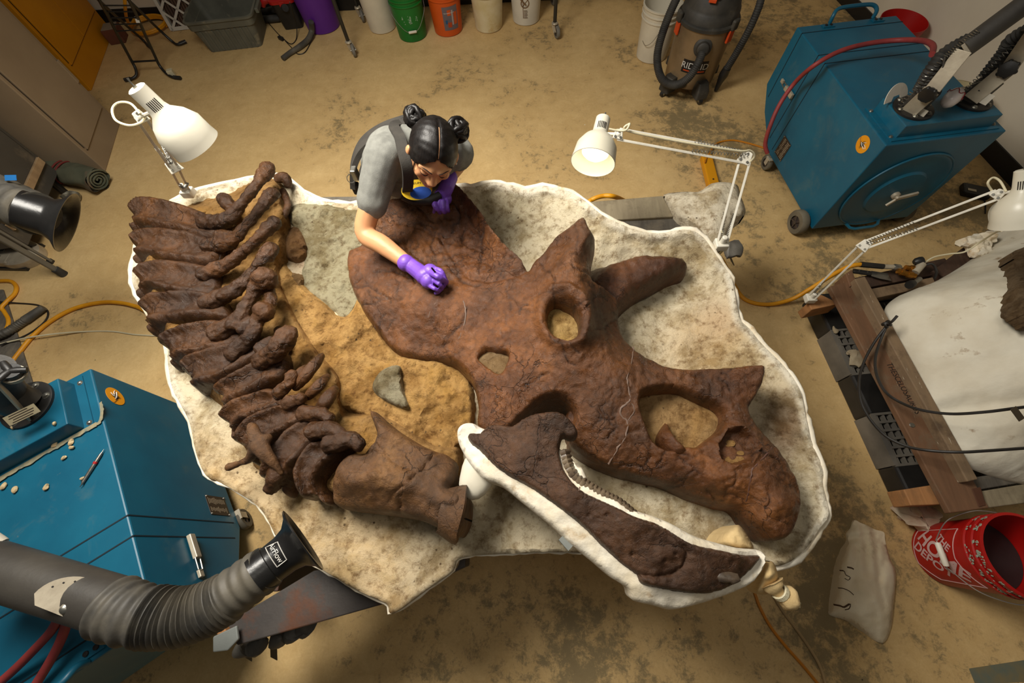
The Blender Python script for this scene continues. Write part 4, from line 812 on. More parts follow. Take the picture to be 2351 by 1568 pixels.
# --- arms on the far collector
def far_arm(label, lc, j1, j2, end, r=.042, egg=False):
    c = M_UR @ Vector((*lc, .79)); t = thing('fume_extractor', label, 'fume extractor', c, 'arms on the far dust collector')
    arm_base(t, c, .2)
    J1, J2, E = P(*j1), P(*j2), P(*end)
    MB().tube([c + Vector((0, 0, .01)), c + Vector((.0, 0, .06)), c.lerp(J1, .5) + Vector((0, 0, .03))], [.05, .05, .045], 20).build('swivel_tube', M_ARM, t)
    hs = MB(); ribbed(hs, catmull([c.lerp(J1, .45) + Vector((-.03, .02, .03)), J1 + Vector((-.04, .05, .04)), J1.lerp(J2, .6) + Vector((-.03, .05, .0)), J2 + Vector((0, .02, 0))], 8), .034, .014, .16); hs.build('flexible_hose', M_RUBBER, t)
    ax_ = (J1 - c).normalized(); cd_ = (Vector((0, 0, CAM_H)) - J1).normalized(); side = (cd_ - ax_ * cd_.dot(ax_)).normalized()
    lb = MB(); lb.bar(c + side * .056 + Vector((0, 0, .015)), J1 + side * .056, .070, .010, up=side); lb.build('lower_bracket', M_GALV, t, smooth=0, bevel=.002)
    lb = MB(); lb.bar(c - side * .048 + Vector((0, 0, .03)), J1 - side * .055, .012, .06, up=side); lb.build('lower_bracket', M_GALV, t, smooth=0, bevel=.002)
    ub = MB(); ub.bar(J1 + side * .048, J2 + side * .05, .062, .006, up=side); ub.bar(J2 + side * .05, J2.lerp(E, .4) + side * .046, .05, .006, up=side); ub.build('upper_bracket', M_GALV, t, smooth=0, bevel=.002)
    kn = MB(); F = axis_frame(J1 + side * .058, side); kn.lathe([(.02, 0), (.02, .012), (.03, .014), (.034, .02), (.032, .034), (.012, .038)], 24, F)
    for k in range(6): a = k * 1.047; kn.ball(F @ Vector((.03 * math.cos(a), .03 * math.sin(a), .024)), .010, 8, 6)
    kn.build('knob', M_BLACK, t)
    MB().tube([J2 - (E - J2).normalized() * .03, J2.lerp(E, .5), E], r, 22).build('arm_tube', M_ARM, t)
    for a_, b_ in ((c + side * .06 + Vector((-.05, .02, .05)), J1 + Vector((-.05, .03, .10))), (J1 + Vector((-.05, .03, .10)), J2 + Vector((-.02, 0, .05)))):
        sp = MB(); n = 110; d = b_ - a_; Fs = axis_frame(a_, d); sp.tube([Fs @ Vector((.010 * math.cos(i * .85), .010 * math.sin(i * .85), d.length * i / n)) for i in range(n)], .0016, 4); sp.build('spring', M_STEEL, t)
    lk = MB(); q = J1 + Vector((-.05, .03, .10)); lk.bar(q, J1, .03, .006); lk.build('spring_link', M_DKGREY, t, smooth=0)
    lbx = MB(axis_frame(c + side * .052 + Vector((.03, -.03, .04)), side, (0, 0, 1))).box((0, 0, 0), (.05, .045, .002)).build('maker_label', M_WHITEPL, t, smooth=0)
    return t, c, J1
far_arm('black jointed fume extractor arm on the far collector, nearer the sticker', (.161, .153), (2158, 190, .95), (2232, 98, 1.10), (2420, -40, 1.28))
t2, c2, J2 = far_arm('black jointed fume extractor arm on the far collector, nearer the wall', (.47, .165), (2322, 152, .95), (2380, 70, 1.10), (2520, -40, 1.25))
pd = M_UR @ Vector((.10, .22, .80)); tpd = thing('angle_plate', 'pale half round angle plate leaning on the far collector plinth', 'plate', pd)
F = axis_frame(pd, (.35, -.75, .55)); mb = MB(F); n = 20
pl = [(.075 * math.cos(math.pi * i / n), .075 * math.sin(math.pi * i / n), 0) for i in range(n + 1)] + [(-.03, 0, 0), (-.02, .02, 0), (.02, .02, 0), (.03, 0, 0)]
mb.prism(pl, (0, 0, .003)); mb.build('half_disc', M_WHITEPL, tpd, smooth=0)
eg = P(2187, 224, .86); te = thing('egg_ornament', 'white egg shaped ornament with red marks hanging between the two far arms', 'ornament', eg)
d = Vector((.6, .5, .35)); Fe = axis_frame(eg, d); MB(Fe).lathe([(.001, -.05), (.018, -.046), (.031, -.03), (.036, -.008), (.034, .012), (.026, .034), (.014, .046), (.001, .05)], 28).build('egg', mat('egg_white', rgb(226, 218, 214), rgb(216, 206, 202), rough=.18), te)
rm = MB(Fe); pts = [(.0368 * math.cos(a), .0368 * math.sin(a), .012 + .010 * math.sin(a * 6)) for a in [i * .22 for i in range(28)]]; rm.tube(pts, .0018, 5); rm.build('red_marks', mat('red_mark', rgb(150, 40, 50), rough=.4), te)
MB(Fe).lathe([(.009, .046), (.009, .058), (.004, .062)], 12).build('cap', M_GALV, te)
hk = MB(); hk.tube([Fe @ Vector((0, 0, .06)), eg.lerp(c2, .6) + Vector((0, 0, .09))], .0012, 5); hk.build('hanging_wire', M_STEEL, te)

# --- near left: arm rising from the plinth and leaving the frame
c = M_LL @ Vector((.17, .15, .79)); c = P(66, 930, .79)
t = thing('fume_extractor', 'black flanged fume extractor arm on the near collector leaving the left frame edge', 'fume extractor', c); arm_base(t, c, .5)
J = P(-20, 845, 1.0); MB().tube([c + Vector((0, 0, .01)), c + Vector((-.02, .02, .08)), J], [.062, .062, .058], 24).build('swivel_tube', M_ARM, t)
side = (J - c).cross(Vector((0, 0, 1))).normalized(); MB().bar(c + side * .068 + Vector((0, 0, .02)), J + side * .07, .006, .05, up=side).build('bracket', M_GALV, t, smooth=0)
MB().bar(c - side * .068 + Vector((0, 0, .02)), J - side * .07, .006, .05, up=side).build('bracket', M_GALV, t, smooth=0)
kn = MB(); F = axis_frame(P(28, 858, .98), (.4, .2, .9)); kn.lathe([(.03, 0), (.03, .02)], 20, F)
for k in range(3): a = k * 2.09 + .4; kn.tube([F @ Vector((0, 0, .015)), F @ Vector((.02 * math.cos(a), .02 * math.sin(a), .018)), F @ Vector((.042 * math.cos(a), .042 * math.sin(a), .018))], [.012, .013, .010], 10)
kn.build('star_knob', M_BLACK, t); kr = MB(); 
for s in (0, .008, .016): kr.lathe([(.035 - s * .3, -s - .004), (.035 - s * .3, -s)], 24, F)
kr.build('washer', M_GALV, t)
Fl = axis_frame(P(50, 952, .875), (.35, -.55, .75)); lb = MB(Fl); lb.box((0, 0, 0), (.10, .035, .002)); lb = lb.build('instruction_label', mat('label_cream', rgb(150, 140, 112), rough=.6), t, smooth=0)
lt = MB(Fl)
for k in range(4): lt.box((random.uniform(-.006, .006), .012 - .008 * k, .0012), (.085 * random.uniform(.7, 1), .003, .0004))
lt.build('label_print', M_PLATE, lb, smooth=0)

# --- near left: horizontal arm, hose and hood
hood_pts = [P(258, 1392, 1.0), P(300, 1408, 1.0), P(345, 1415, .99), P(400, 1417, .98), P(455, 1405, .97), P(510, 1378, .965), P(555, 1345, .965), P(590, 1320, .97), P(613, 1303, .975)]
t = thing('fume_extractor', 'black fume extractor arm with ribbed hose ending in a round black hood over the jacket', 'fume extractor', P(300, 1400, .9))
A, B = P(-90, 1282, 1.0), P(272, 1392, 1.0); MB().tube([A, A.lerp(B, .5), B], .066, 32).build('arm_tube', M_ARM, t)
MB().tube([P(-120, 1262, 1.01), P(-60, 1282, 1.01), P(-44, 1290, 1.0)], [.07, .07, .067], 24).build('pale_collar', M_WHITEPL, t)
h = MB(); pts = catmull([p[:] for p in hood_pts], 8); rf = lambda u: .072 - .012 * u
p_ = [Vector(q) for q in pts]; L = [0]
for a, b in zip(p_[:-1], p_[1:]): L.append(L[-1] + (b - a).length)
T = np.linspace(0, L[-1], 200); Aq = np.array([q[:] for q in p_]); Wq = np.stack([np.interp(T, L, Aq[:, i]) for i in range(3)], 1)
rr = []
ph = 0
for i in range(200):
    u = i / 199; pitch = .42 if u < .25 else (1.15 if u < .72 else .38); ph += pitch; rr.append(rf(u) * (1 + (.05 if u < .25 else .085 if u < .72 else .035) * math.sin(ph)))
h.tube(Wq.tolist(), rr, 30); h.build('ribbed_hose', M_HOSE, t)
Fh = axis_frame(hood_pts[-1], P(690, 1244, .95) - hood_pts[-1]); MB(Fh).lathe([(.055, -.03), (.055, .01), (.052, .012), (.054, .05), (.062, .075), (.082, .093), (.100, .100), (.101, .104), (.095, .105), (.06, .085), (.048, .06), (.046, .0)], 44, cap0=False).build('hood', mat('glossy_black', rgb(20, 19, 19), rgb(34, 33, 32), rough=.28), t)
def wrap_text(s, F, r, ang0, z0, size, matl, parent, name, flip=1, rot90=True):
    vs, fs = text_mesh(s, size); out = []
    for v in vs:
        a_, b_ = (v.x, v.y)
        th = ang0 + flip * a_ / r; out.append(F @ Vector((r * math.cos(th), r * math.sin(th), z0 + b_)))
    return mesh_obj(name, out, fs, matl, parent, smooth=0)
camv = Vector((0, 0, CAM_H)) - hood_pts[-1]; lc_ = Fh.inverted().to_3x3() @ camv; th0 = math.atan2(lc_.y, lc_.x)
wrap_text('AirFlow', Fh, .0562, th0 - .35, .040, .019, M_WINK, t, 'lettering', flip=1)
fr_ = MB(Fh)
for pts_ in ([(-.95, .026), (.28, .026), (.28, .052), (-.75, .056), (-.95, .026)],):
    q = []
    for (a0, z0), (a1, z1) in zip(pts_[:-1], pts_[1:]):
        for k in range(6): q.append((a0 + (a1 - a0) * k / 6, z0 + (z1 - z0) * k / 6))
    fr_.tube([(.0562 * math.cos(th0 + a), .0562 * math.sin(th0 + a), z) for a, z in q], .0011, 4, closed=True)
fr_.build('lettering_frame', M_WINK, t)
# angle plate on the tube
pc = P(160, 1388, 1.0); up = (Vector((0, 0, CAM_H)) - pc).normalized(); pc = pc + up * .07; xd = (B - A).normalized(); F = axis_frame(pc, up, xd.cross(up) * -1)
n = 16; fan = [(.078 * math.cos(math.pi * (.20 + .80 * i / n)) , .060 * math.sin(math.pi * (.20 + .80 * i / n)), 0) for i in range(n + 1)]
xa = (F.inverted().to_3x3() @ xd); ang0 = math.atan2(xa.y, xa.x); Fp2 = F @ Matrix.Rotation(ang0, 4, 'Z')
mb = MB(Fp2); mb.prism(fan + [(-.06, -.02, 0), (.075, -.03, 0), (.08, -.012, 0), (.02, .0, 0)], (0, 0, .003)); ap = mb.build('angle_plate', M_GALV, t, smooth=0)
MB(Fp2).ball((.0, -.008, .006), (.014, .014, .010), 16, 10).build('dome_bolt', M_STEEL, ap)
MB(Fp2).box((.055, -.012, .008), (.06, .010, .012)).build('stop_bar', M_GALV, ap, smooth=0)
dots = MB(Fp2)
for i in range(6): a = math.pi * (.3 + .11 * i); dots.lathe([(.0022, 0), (.0022, .0006)], 8, Matrix.Translation((.064 * math.cos(a), .049 * math.sin(a), .003)))
dots.build('scale_holes', M_INK, ap)

# --- hood on a hose at the left edge, and the stand beside it
hp = [P(-70, 425, 1.02), P(-20, 447, 1.02), P(30, 468, 1.0), P(62, 482, .99), P(84, 491, .985)]
t = thing('extraction_hose', 'grey ribbed extraction hose with a wide black hood at the left edge', 'extraction hose', P(60, 480, .9))
h = MB(); ribbed(h, catmull([p[:] for p in hp], 8), lambda u: .098 - .008 * u, .05, .09, 26); h.build('ribbed_hose', M_HOSE, t)
Fh = axis_frame(hp[-1], P(150, 510, .93) - hp[-1]); MB(Fh).lathe([(.08, -.05), (.08, .03), (.082, .04), (.096, .065), (.128, .088), (.131, .094), (.122, .093), (.088, .06), (.07, .02)], 40, cap0=False).build('hood', MATS['glossy_black'], t)
MB(axis_frame(P(16, 406, 1.09), (0, -.5, .85))).box((0, 0, -.012), (.05, .022, .0015)).build('blue_tape', mat('blue_tape', rgb(24, 104, 170), rough=.6), t, smooth=0)
lg = P(147, 630, 0); t = thing('stand', 'grey metal stand leg with a rubber foot on the floor at the left', 'stand', lg)
MB().bar(lg + Vector((0, 0, .04)), lg + Vector((-.03, .0, 1.0)), .034, .022).build('post', mat('grey_alu', rgb(112, 110, 102), rgb(98, 96, 90), rough=.45, metal=.3), t, smooth=0, bevel=.006)
MB().bar(lg + Vector((.0, .035, .10)), lg + Vector((-.03, .04, 1.0)), .016, .016).build('brace', MATS['grey_alu'], t, smooth=0, bevel=.004)
MB().cyl(lg, lg + Vector((0, 0, .06)), .026, .024, 16).build('rubber_foot', M_RUBBER, t)
MB().box(lg + Vector((-.01, .035, .10)), (.03, .03, .03)).build('clip', M_BLACK, t, smooth=0, bevel=.004)
o = P(40, 590, 0); t = thing('floor_polisher', 'pale metal rounded appliance base on the floor below the grey cabinet', 'appliance', o)
F = frame(P(40, 592, 0), -2); MB(F).lathe([(.001, .0), (.15, .0), (.155, .02), (.15, .06), (.12, .075), (.001, .078)], 36, Matrix.Translation((.07, 0, 0)) @ Matrix.Diagonal((1, .7, 1, 1))).build('rounded_end', M_GALV, t)
MB(F).box((-.25, 0, .05), (.62, .2, .055)).build('deck', M_GALV, t, smooth=0, bevel=.012)
for y in (-.05, 0, .05): MB(F).box((-.25, y, .081), (.5, .018, .008)).build('rib', M_STEEL, t, smooth=0, bevel=.003)
MB(F).box((-.2, 0, .012), (.7, .22, .024)).build('skid', M_BLACK, t, smooth=0)
# ================================================================== three white spring arm lamps
M_LAMPW = mat('lamp_enamel', rgb(222, 217, 200), rgb(212, 206, 186), rough=.35, scale=4, bs=.03)
M_LAMPG = mat('lamp_arm_paint', rgb(226, 222, 208), rgb(206, 200, 184), rough=.4, scale=10)
M_BULB = mat('lamp_bulb', rgb(255, 246, 226), rough=.3, emit=(rgb(255, 240, 210), 1.3))
M_BULB0 = mat('lamp_bulb_soft', rgb(255, 246, 226), rough=.3, emit=(rgb(255, 240, 210), 1.5))
M_CORD = mat('cream_cord', rgb(222, 212, 178), rough=.5)
def lamp(label, top, mouth, yoke, elbow, base, sep=.03, loop=None, cord=None, on=12.0, roll=0.0, length=.245, r=.088):
    T, Mo, Y, E, B = P(*top), P(*mouth), P(*yoke), P(*elbow), P(*base)
    t = thing('desk_lamp', label, 'lamp', B, 'white spring arm lamps'); ax = (Mo - T).normalized(); F = axis_frame(Mo - ax * length, ax)
    k = length / .245
    prof = [(.024, 0), (.028, .003), (.029, .075 * k), (.034, .095 * k), (.060, .125 * k), (.078, .165 * k), (r - .003, .215 * k), (r, .245 * k), (r - .002, .246 * k), (r - .006, .214 * k), (.073, .164 * k), (.054, .126 * k), (.03, .10 * k)]
    shd = MB(F).lathe(prof, 48, cap1=False).build('shade', M_LAMPW, t)
    camd = F.inverted() @ Vector((0, 0, CAM_H)); a0 = math.atan2(camd.y, camd.x)
    for i in range(6):
        a = a0 + (i - 2.6) * .2; MB(F @ Matrix.Rotation(a, 4, 'Z')).box((.0292, 0, .066 * k), (.0022, .0026, .036)).build('vent_slot', M_INK, shd, smooth=0)
    MB(F).lathe([(.001, .135 * k), (.03, .14 * k), (.05, .165 * k), (.052, .19 * k), (.04, .205 * k), (.001, .212 * k)], 24).build('bulb', M_BULB if on > .1 else M_BULB0, t)
    sw = MB(F); sw.lathe([(.006, -.004), (.006, 0)], 10); sw.tube([(0, 0, 0), (.001, 0, -.016), (.004, 0, -.026)], [.003, .0025, .0035], 8); sw.build('switch', M_STEEL, shd)
    if on:
        l = bpy.data.lights.new('lamp_light', 'POINT'); l.energy = on; l.color = (1, .93, .8); l.shadow_soft_size = .04; lo = bpy.data.objects.new('lamp_light', l); COL.objects.link(lo); lo.parent = t; lo.location = (Mo - ax * .012) - B
    # yoke between shade and arm head
    yk = MB(); S = F @ Vector((0, 0, .085 * k)); out = (Y - S); yk.tube([S + out * .25, S + out * .6, Y], .006, 8); yk.ball(Y, .012, 12, 8); yk.build('yoke', M_LAMPG, t)
    def pair(a, b, name):
        d = (b - a).normalized(); v = Vector((0, 0, CAM_H)) - a; sd = d.cross(v).normalized() * sep / 2
        for s in (-1, 1): q = MB(); q.bar(a + sd * s, b + sd * s, .009, .009, up=v); q.build(name, M_LAMPG, t, smooth=0, bevel=.0015)
        return sd
    s1 = pair(Y, E, 'upper_rod'); s2 = pair(E, B + Vector((0, 0, .03)), 'lower_rod')
    for p, nm in ((Y, 'head_bracket'), (E, 'elbow_bracket')):
        v = (Vector((0, 0, CAM_H)) - p).normalized(); Fk = axis_frame(p, v); pl = MB(Fk); w_ = .026 if nm == 'elbow_bracket' else .02
        pl.prism([(-w_, -w_ * .8, -.008), (w_, -w_ * .9, -.008), (w_ * .6, w_, -.008), (-w_ * .7, w_ * .8, -.008)], (0, 0, .016)); o = pl.build(nm, M_LAMPG, t, smooth=0, bevel=.003)
        for q in ((-w_ * .5, -w_ * .4), (w_ * .5, -w_ * .45), (0, w_ * .5)): MB(Fk).lathe([(.005, .008), (.004, .012)], 10, Matrix.Translation((q[0], q[1], 0))).build('pivot_screw', M_STEEL, o)
    for s in (-1, 1):
        sp = MB(); a = E + s1 * s * .3 + Vector((0, 0, .015)); b = E.lerp(Y, .42) + s1 * s * .9 + Vector((0, 0, .01)); d = b - a; Fs = axis_frame(a, d); n = 120
        sp.tube([Fs @ Vector((.0055 * math.cos(i * .9), .0055 * math.sin(i * .9), d.length * i / n)) for i in range(n)], .0014, 4); sp.build('spring', M_STEEL, t)
        sp = MB(); a = B + Vector((0, 0, .04)) + s2 * s * .3; b = B.lerp(E, .4) + s2 * s; d = b - a; Fs = axis_frame(a, d)
        sp.tube([Fs @ Vector((.005 * math.cos(i * .9), .005 * math.sin(i * .9), d.length * i / n)) for i in range(n)], .0014, 4); sp.build('spring', M_STEEL, t)
    cb = MB(); cb.box(B + Vector((0, 0, .012)), (.05, .045, .034)); cb.cyl(B + Vector((0, 0, .02)), B + Vector((0, 0, .06)), .012, .011, 14); cb.build('clamp', M_LAMPG, t, smooth=30, bevel=.004)
    if loop: MB().tube(catmull([P(*p)[:] for p in loop], 8), .0038, 8).build('cable', M_CORD, t)
    if cord: MB().tube(catmull([P(*p)[:] for p in cord], 8), .0038, 8).build('power_cord', M_CORD, t)
    return t
lamp('white spring arm lamp left of the spine, shade turned away', (340, 228, 1.468), (452, 334, 1.31), (322, 268, 1.40), (398, 382, 1.12), (436, 446, .86), sep=.026, on=0.8, length=.20, r=.082,
     loop=[(322, 262, 1.42), (300, 238, 1.43), (272, 236, 1.43), (258, 252, 1.42), (266, 276, 1.41), (296, 288, 1.40), (322, 282, 1.40), (334, 268, 1.40)])
lamp('white spring arm lamp behind the skull with a lit bulb showing', (1384, 276, 1.145), (1361, 374, 1.10), (1420, 308, 1.15), (1712, 362, 1.10), (1652, 566, .84), sep=.036, on=0.3, length=.20, r=.085,
     loop=[(1398, 296, 1.24), (1420, 300, 1.24), (1438, 298, 1.25), (1446, 284, 1.26), (1440, 300, 1.24), (1560, 325, 1.2), (1690, 346, 1.17), (1722, 346, 1.16), (1732, 358, 1.14), (1722, 372, 1.12)], cord=[(1656, 530, .9), (1672, 560, .86), (1660, 575, .83), (1645, 590, .78)])
lamp('white spring arm lamp clamped to the wooden pallet, unlit shade at right edge', (2352, 414, 1.07), (2342, 516, .96), (2292, 446, 1.0), (1985, 563, .68), (1857, 688, .27), sep=.034, on=0, length=.2, r=.082,
     loop=[(2310, 440, 1.02), (2296, 416, 1.03), (2280, 408, 1.03), (2268, 420, 1.02), (2276, 436, 1.0), (2284, 444, 1.0)])
# ================================================================== the person leaning over the frill
M_SKIN = mat('skin', rgb(214, 158, 112), rgb(206, 148, 104), rough=.5, scale=9, bs=.05, bscale=80)
M_TEE = mat('grey_jersey', rgb(128, 128, 121), rgb(114, 114, 108), rough=.9, scale=40, bs=.2, bscale=300)
M_OVER = mat('charcoal_canvas', rgb(58, 54, 48), rgb(46, 43, 39), rough=.85, scale=20, bs=.2, bscale=200)
M_GLOVE = mat('purple_nitrile', rgb(128, 84, 196), rgb(112, 70, 180), rough=.45, scale=12, bs=.1, bscale=60)
def hair_mat():
    m, nt, b = nodes('black_hair'); co = coords(nt); mp = N(nt, 'ShaderNodeMapping'); nt.links.new(co, mp.inputs[0]); mp.inputs['Scale'].default_value = (60, 60, 9)
    n = noise_n(nt, mp.outputs[0], 3, 5); nt.links.new(ramp(nt, n, [(.35, rgb(12, 10, 9)), (.65, rgb(26, 21, 19))]), b.inputs['Base Color']); b.inputs['Roughness'].default_value = .42; b.inputs['Specular IOR Level'].default_value = .35; bump(nt, b, n, .2, .003); return m
M_HAIR = hair_mat()
tp_ = thing('person', 'person in grey t-shirt, charcoal overalls and purple gloves leaning over the skull frill', 'person', P(812, 360, 0) * 1 if False else Vector((-.66, 1.66, 0)))
def capsules(mb, pts, n=4, seg=14):
    pts = catmull([(*Vector(p[0]), p[1]) for p in pts], n); W = [Vector(p[:3]) for p in pts]; r = [p[3] for p in pts]; mb.tube(W, r, seg); mb.ball(W[0], r[0], seg, 10); mb.ball(W[-1], r[-1], seg, 10)
# --- head frame: s (image right), f (face), u (crown)
HC = P(993, 356, 1.235); hf = Vector((.50, -.80, -.34)).normalized(); hs = Vector((1, .5, 0)); hs = (hs - hf * hs.dot(hf)).normalized(); hu = hf.cross(hs)
_rv = Matrix.Rotation(math.radians(-30), 3, (Vector((0, 0, CAM_H)) - HC).normalized()); hf, hs, hu = _rv @ hf, _rv @ hs, _rv @ hu
HM = Matrix(((hs.x, hf.x, hu.x, HC.x), (hs.y, hf.y, hu.y, HC.y), (hs.z, hf.z, hu.z, HC.z), (0, 0, 0, 1)))
HB = Matrix(((-hs.x, hf.x, hu.x), (-hs.y, hf.y, hu.y), (-hs.z, hf.z, hu.z))).to_4x4()
h = lambda x, y, z: HM @ Vector((x, y, z))
RS, RE, RW = P(884, 356, 1.19), P(838, 532, 1.01), P(946, 612, .985)
LS, LE, LW = P(1042, 352, 1.14), P(1058, 366, .97), P(1030, 412, 1.02)
NK = h(0, -.035, -.105); CH = Vector((-.50, 1.36, 1.08)); WA = Vector((-.585, 1.47, .98)); PV = Vector((-.63, 1.57, .86))
b = MB()
b.ball(h(0, -.012, .022), (.074, .092, .088), 20, 14, HB); b.ball(h(0, .022, -.045), (.054, .062, .068), 18, 12, HB)
b.ball(h(0, .058, -.088), (.022, .02, .02), 12, 8); capsules(b, [(h(0, .074, .022), .012), (h(0, .083, -.008), .0105), (h(0, .090, -.030), .0135)], 3, 8)
for sx in (-1, 1):
    b.ball(h(sx * .042, .052, -.022), (.022, .022, .02), 12, 8); b.ball(h(sx * .011, .088, -.036), .009, 8, 6); capsules(b, [(h(sx * .014, .078, .030), .012), (h(sx * .048, .062, .030), .011)], 2, 8)
    b.ball(h(sx * .076, -.012, -.012), (.010, .018, .030), 10, 8, HB)
    capsules(b, [(h(sx * .002, .076, -.058), .0085), (h(sx * .018, .070, -.058), .006)], 2, 8); capsules(b, [(h(0, .074, -.066), .008), (h(sx * .016, .069, -.064), .0055)], 2, 8)
capsules(b, [(h(0, -.01, -.03), .05), (h(0, -.03, -.09), .05), (CH + Vector((.03, -.06, .06)), .055)], 3)
for p, r in ((CH, (.15, .11, .13)), (WA, (.125, .11, .12)), (PV, (.145, .12, .12))): b.ball(p, r, 18, 12)
capsules(b, [(CH, .10), (WA, .11), (PV, .13)], 3)
capsules(b, [(CH + Vector((-.02, -.02, .02)), .07), (RS, .056), (RS.lerp(RE, .5), .045), (RE, .039), (RE.lerp(RW, .4), .037), (RW, .025)], 5)
capsules(b, [(CH + Vector((.06, -.02, .02)), .07), (LS, .052), (LE, .038), (LE.lerp(LW, .4), .034), (LW, .024)], 5)
for sx in (-1, 1):
    hip = PV + Vector((sx * .085, .01, -.05)); kn_ = Vector((-.66 + sx * .10, 1.62, .46)); an = Vector((-.66 + sx * .10, 1.72, .09))
    capsules(b, [(hip, .09), (hip.lerp(kn_, .5), .075), (kn_, .055), (kn_.lerp(an, .4), .052), (an, .038)], 4); capsules(b, [(an - Vector((0, .0, .04)), .035), (an + Vector((0, -.16, -.055)), .03)], 3)
body = b.build('body', M_SKIN, tp_); bone_rough(body, .0062, 3)
# --- t-shirt
s = MB(); s.ball(CH, (.165, .125, .145), 20, 14); s.ball(WA, (.138, .122, .13), 18, 12); capsules(s, [(CH, .11), (WA, .115), (PV + Vector((0, 0, .04)), .12)], 3); capsules(s, [(h(0, -.045, -.125), .058), (CH + Vector((.02, -.05, .05)), .085)], 3)
capsules(s, [(CH + Vector((-.02, -.02, .03)), .088), (RS + Vector((0, 0, .0)), .072), (RS.lerp(RE, .35), .062), (RS.lerp(RE, .62), .057)], 5); capsules(s, [(CH + Vector((.06, -.02, .03)), .085), (LS, .066), (LS.lerp(LE, .6), .056)], 4)
tee = s.build('t_shirt', M_TEE, tp_); bone_rough(tee, .0065, 4, .022, .10)
# --- overalls: seat and legs, back panel, bib, straps
v = MB(); v.ball(PV + Vector((0, .01, 0)), (.155, .13, .13), 18, 12)
for sx in (-1, 1):
    hip = PV + Vector((sx * .085, .01, -.05)); kn_ = Vector((-.66 + sx * .10, 1.62, .46)); an = Vector((-.66 + sx * .10, 1.72, .09)); capsules(v, [(hip, .105), (hip.lerp(kn_, .5), .092), (kn_, .075), (an, .07)], 4)
v = v.build('overalls', M_OVER, tp_); bone_rough(v, .008, 3, .01)
def band(pts, wdt, th, name, m, parent, seg=12):
    pts = [Vector(p) for p in catmull([p[:] for p in pts], 6)]; vs = []; fs = []; n = len(pts)
    for i, p in enumerate(pts):
        tdir = (pts[min(i + 1, n - 1)] - pts[max(i - 1, 0)]).normalized(); out = (p - (CH + WA) / 2).normalized(); out = (out - tdir * out.dot(tdir)).normalized(); sd = tdir.cross(out)
        for a, c_ in ((-1, 0), (-.9, 1), (.9, 1), (1, 0)): vs.append(p + sd * a * wdt / 2 + out * c_ * th)
    for i in range(n - 1):
        for k in range(4): k2 = (k + 1) % 4; fs.append((i * 4 + k, i * 4 + k2, (i + 1) * 4 + k2, (i + 1) * 4 + k))
    fs += [(3, 2, 1, 0), tuple((n - 1) * 4 + k for k in range(4))]; return mesh_obj(name, vs, fs, m, parent, 50)
band([P(925, 284, 1.19), P(905, 290, 1.23), P(918, 315, 1.27), P(926, 350, 1.265), P(936, 392, 1.22), P(936, 430, 1.13), P(930, 452, 1.04)], .04, .008, 'strap', M_OVER, tp_)
band([P(965, 288, 1.20), P(1000, 300, 1.22), P(1040, 330, 1.2)], .04, .008, 'strap', M_OVER, tp_)
band([P(936, 286, 1.19), P(888, 302, 1.17), P(850, 325, 1.14), P(828, 352, 1.10), P(816, 390, 1.04), P(816, 425, .98)], .085, .02, 'back_panel', M_OVER, tp_)
bk = MB(); q = P(815, 398, 1.06); bk.box(q, (.022, .035, .05)); bk = bk.build('buckle', M_STEEL, tp_, smooth=0, bevel=.004)
kr = MB(); q = P(806, 410, 1.04); F = axis_frame(q, (.3, -.7, .5)); kr.tube([F @ Vector((.016 * math.cos(a), .016 * math.sin(a), 0)) for a in [i * .35 for i in range(18)]], .0014, 6, closed=True); kr.build('key_ring', M_STEEL, tp_)
MB().box(P(818, 432, .98), (.03, .03, .05)).build('side_pouch', M_OVER, tp_, smooth=0, bevel=.006)
bb = MB(); bb.tube([P(925, 450, 1.045), P(950, 462, 1.03), P(985, 462, 1.02), P(1010, 448, 1.02)], .016, 10, flat=1); bb.build('bib_edge', M_BLACK, tp_)
# printed emblem on the chest
ec = P(957, 436, 1.105); F = axis_frame(ec, Vector((.12, -.72, .55)), (-.1, .5, .8)); em = MB(F); em.lathe([(.058, 0), (.058, .002)], 30, Matrix.Diagonal((1.0, .62, 1, 1))); em = em.build('chest_emblem', mat('emblem_yellow', rgb(228, 190, 30), rough=.8), tp_)
MB(F).lathe([(.04, .002), (.04, .0028)], 28, Matrix.Translation((.012, -.012, 0)) @ Matrix.Diagonal((1.0, .55, 1, 1))).build('emblem_blue', mat('emblem_blue', rgb(22, 72, 160), rough=.8), em)
vs, fs = text_mesh('MUSEUM of', .015); R_ = .075; o_ = []
for p in vs: a = p.x / R_; o_.append(F @ Vector((math.sin(a) * (R_ + p.y) , math.cos(a) * (R_ + p.y) * .62 - .0225, .0030)))
mesh_obj('emblem_text', o_, fs, M_INK, em, 0)
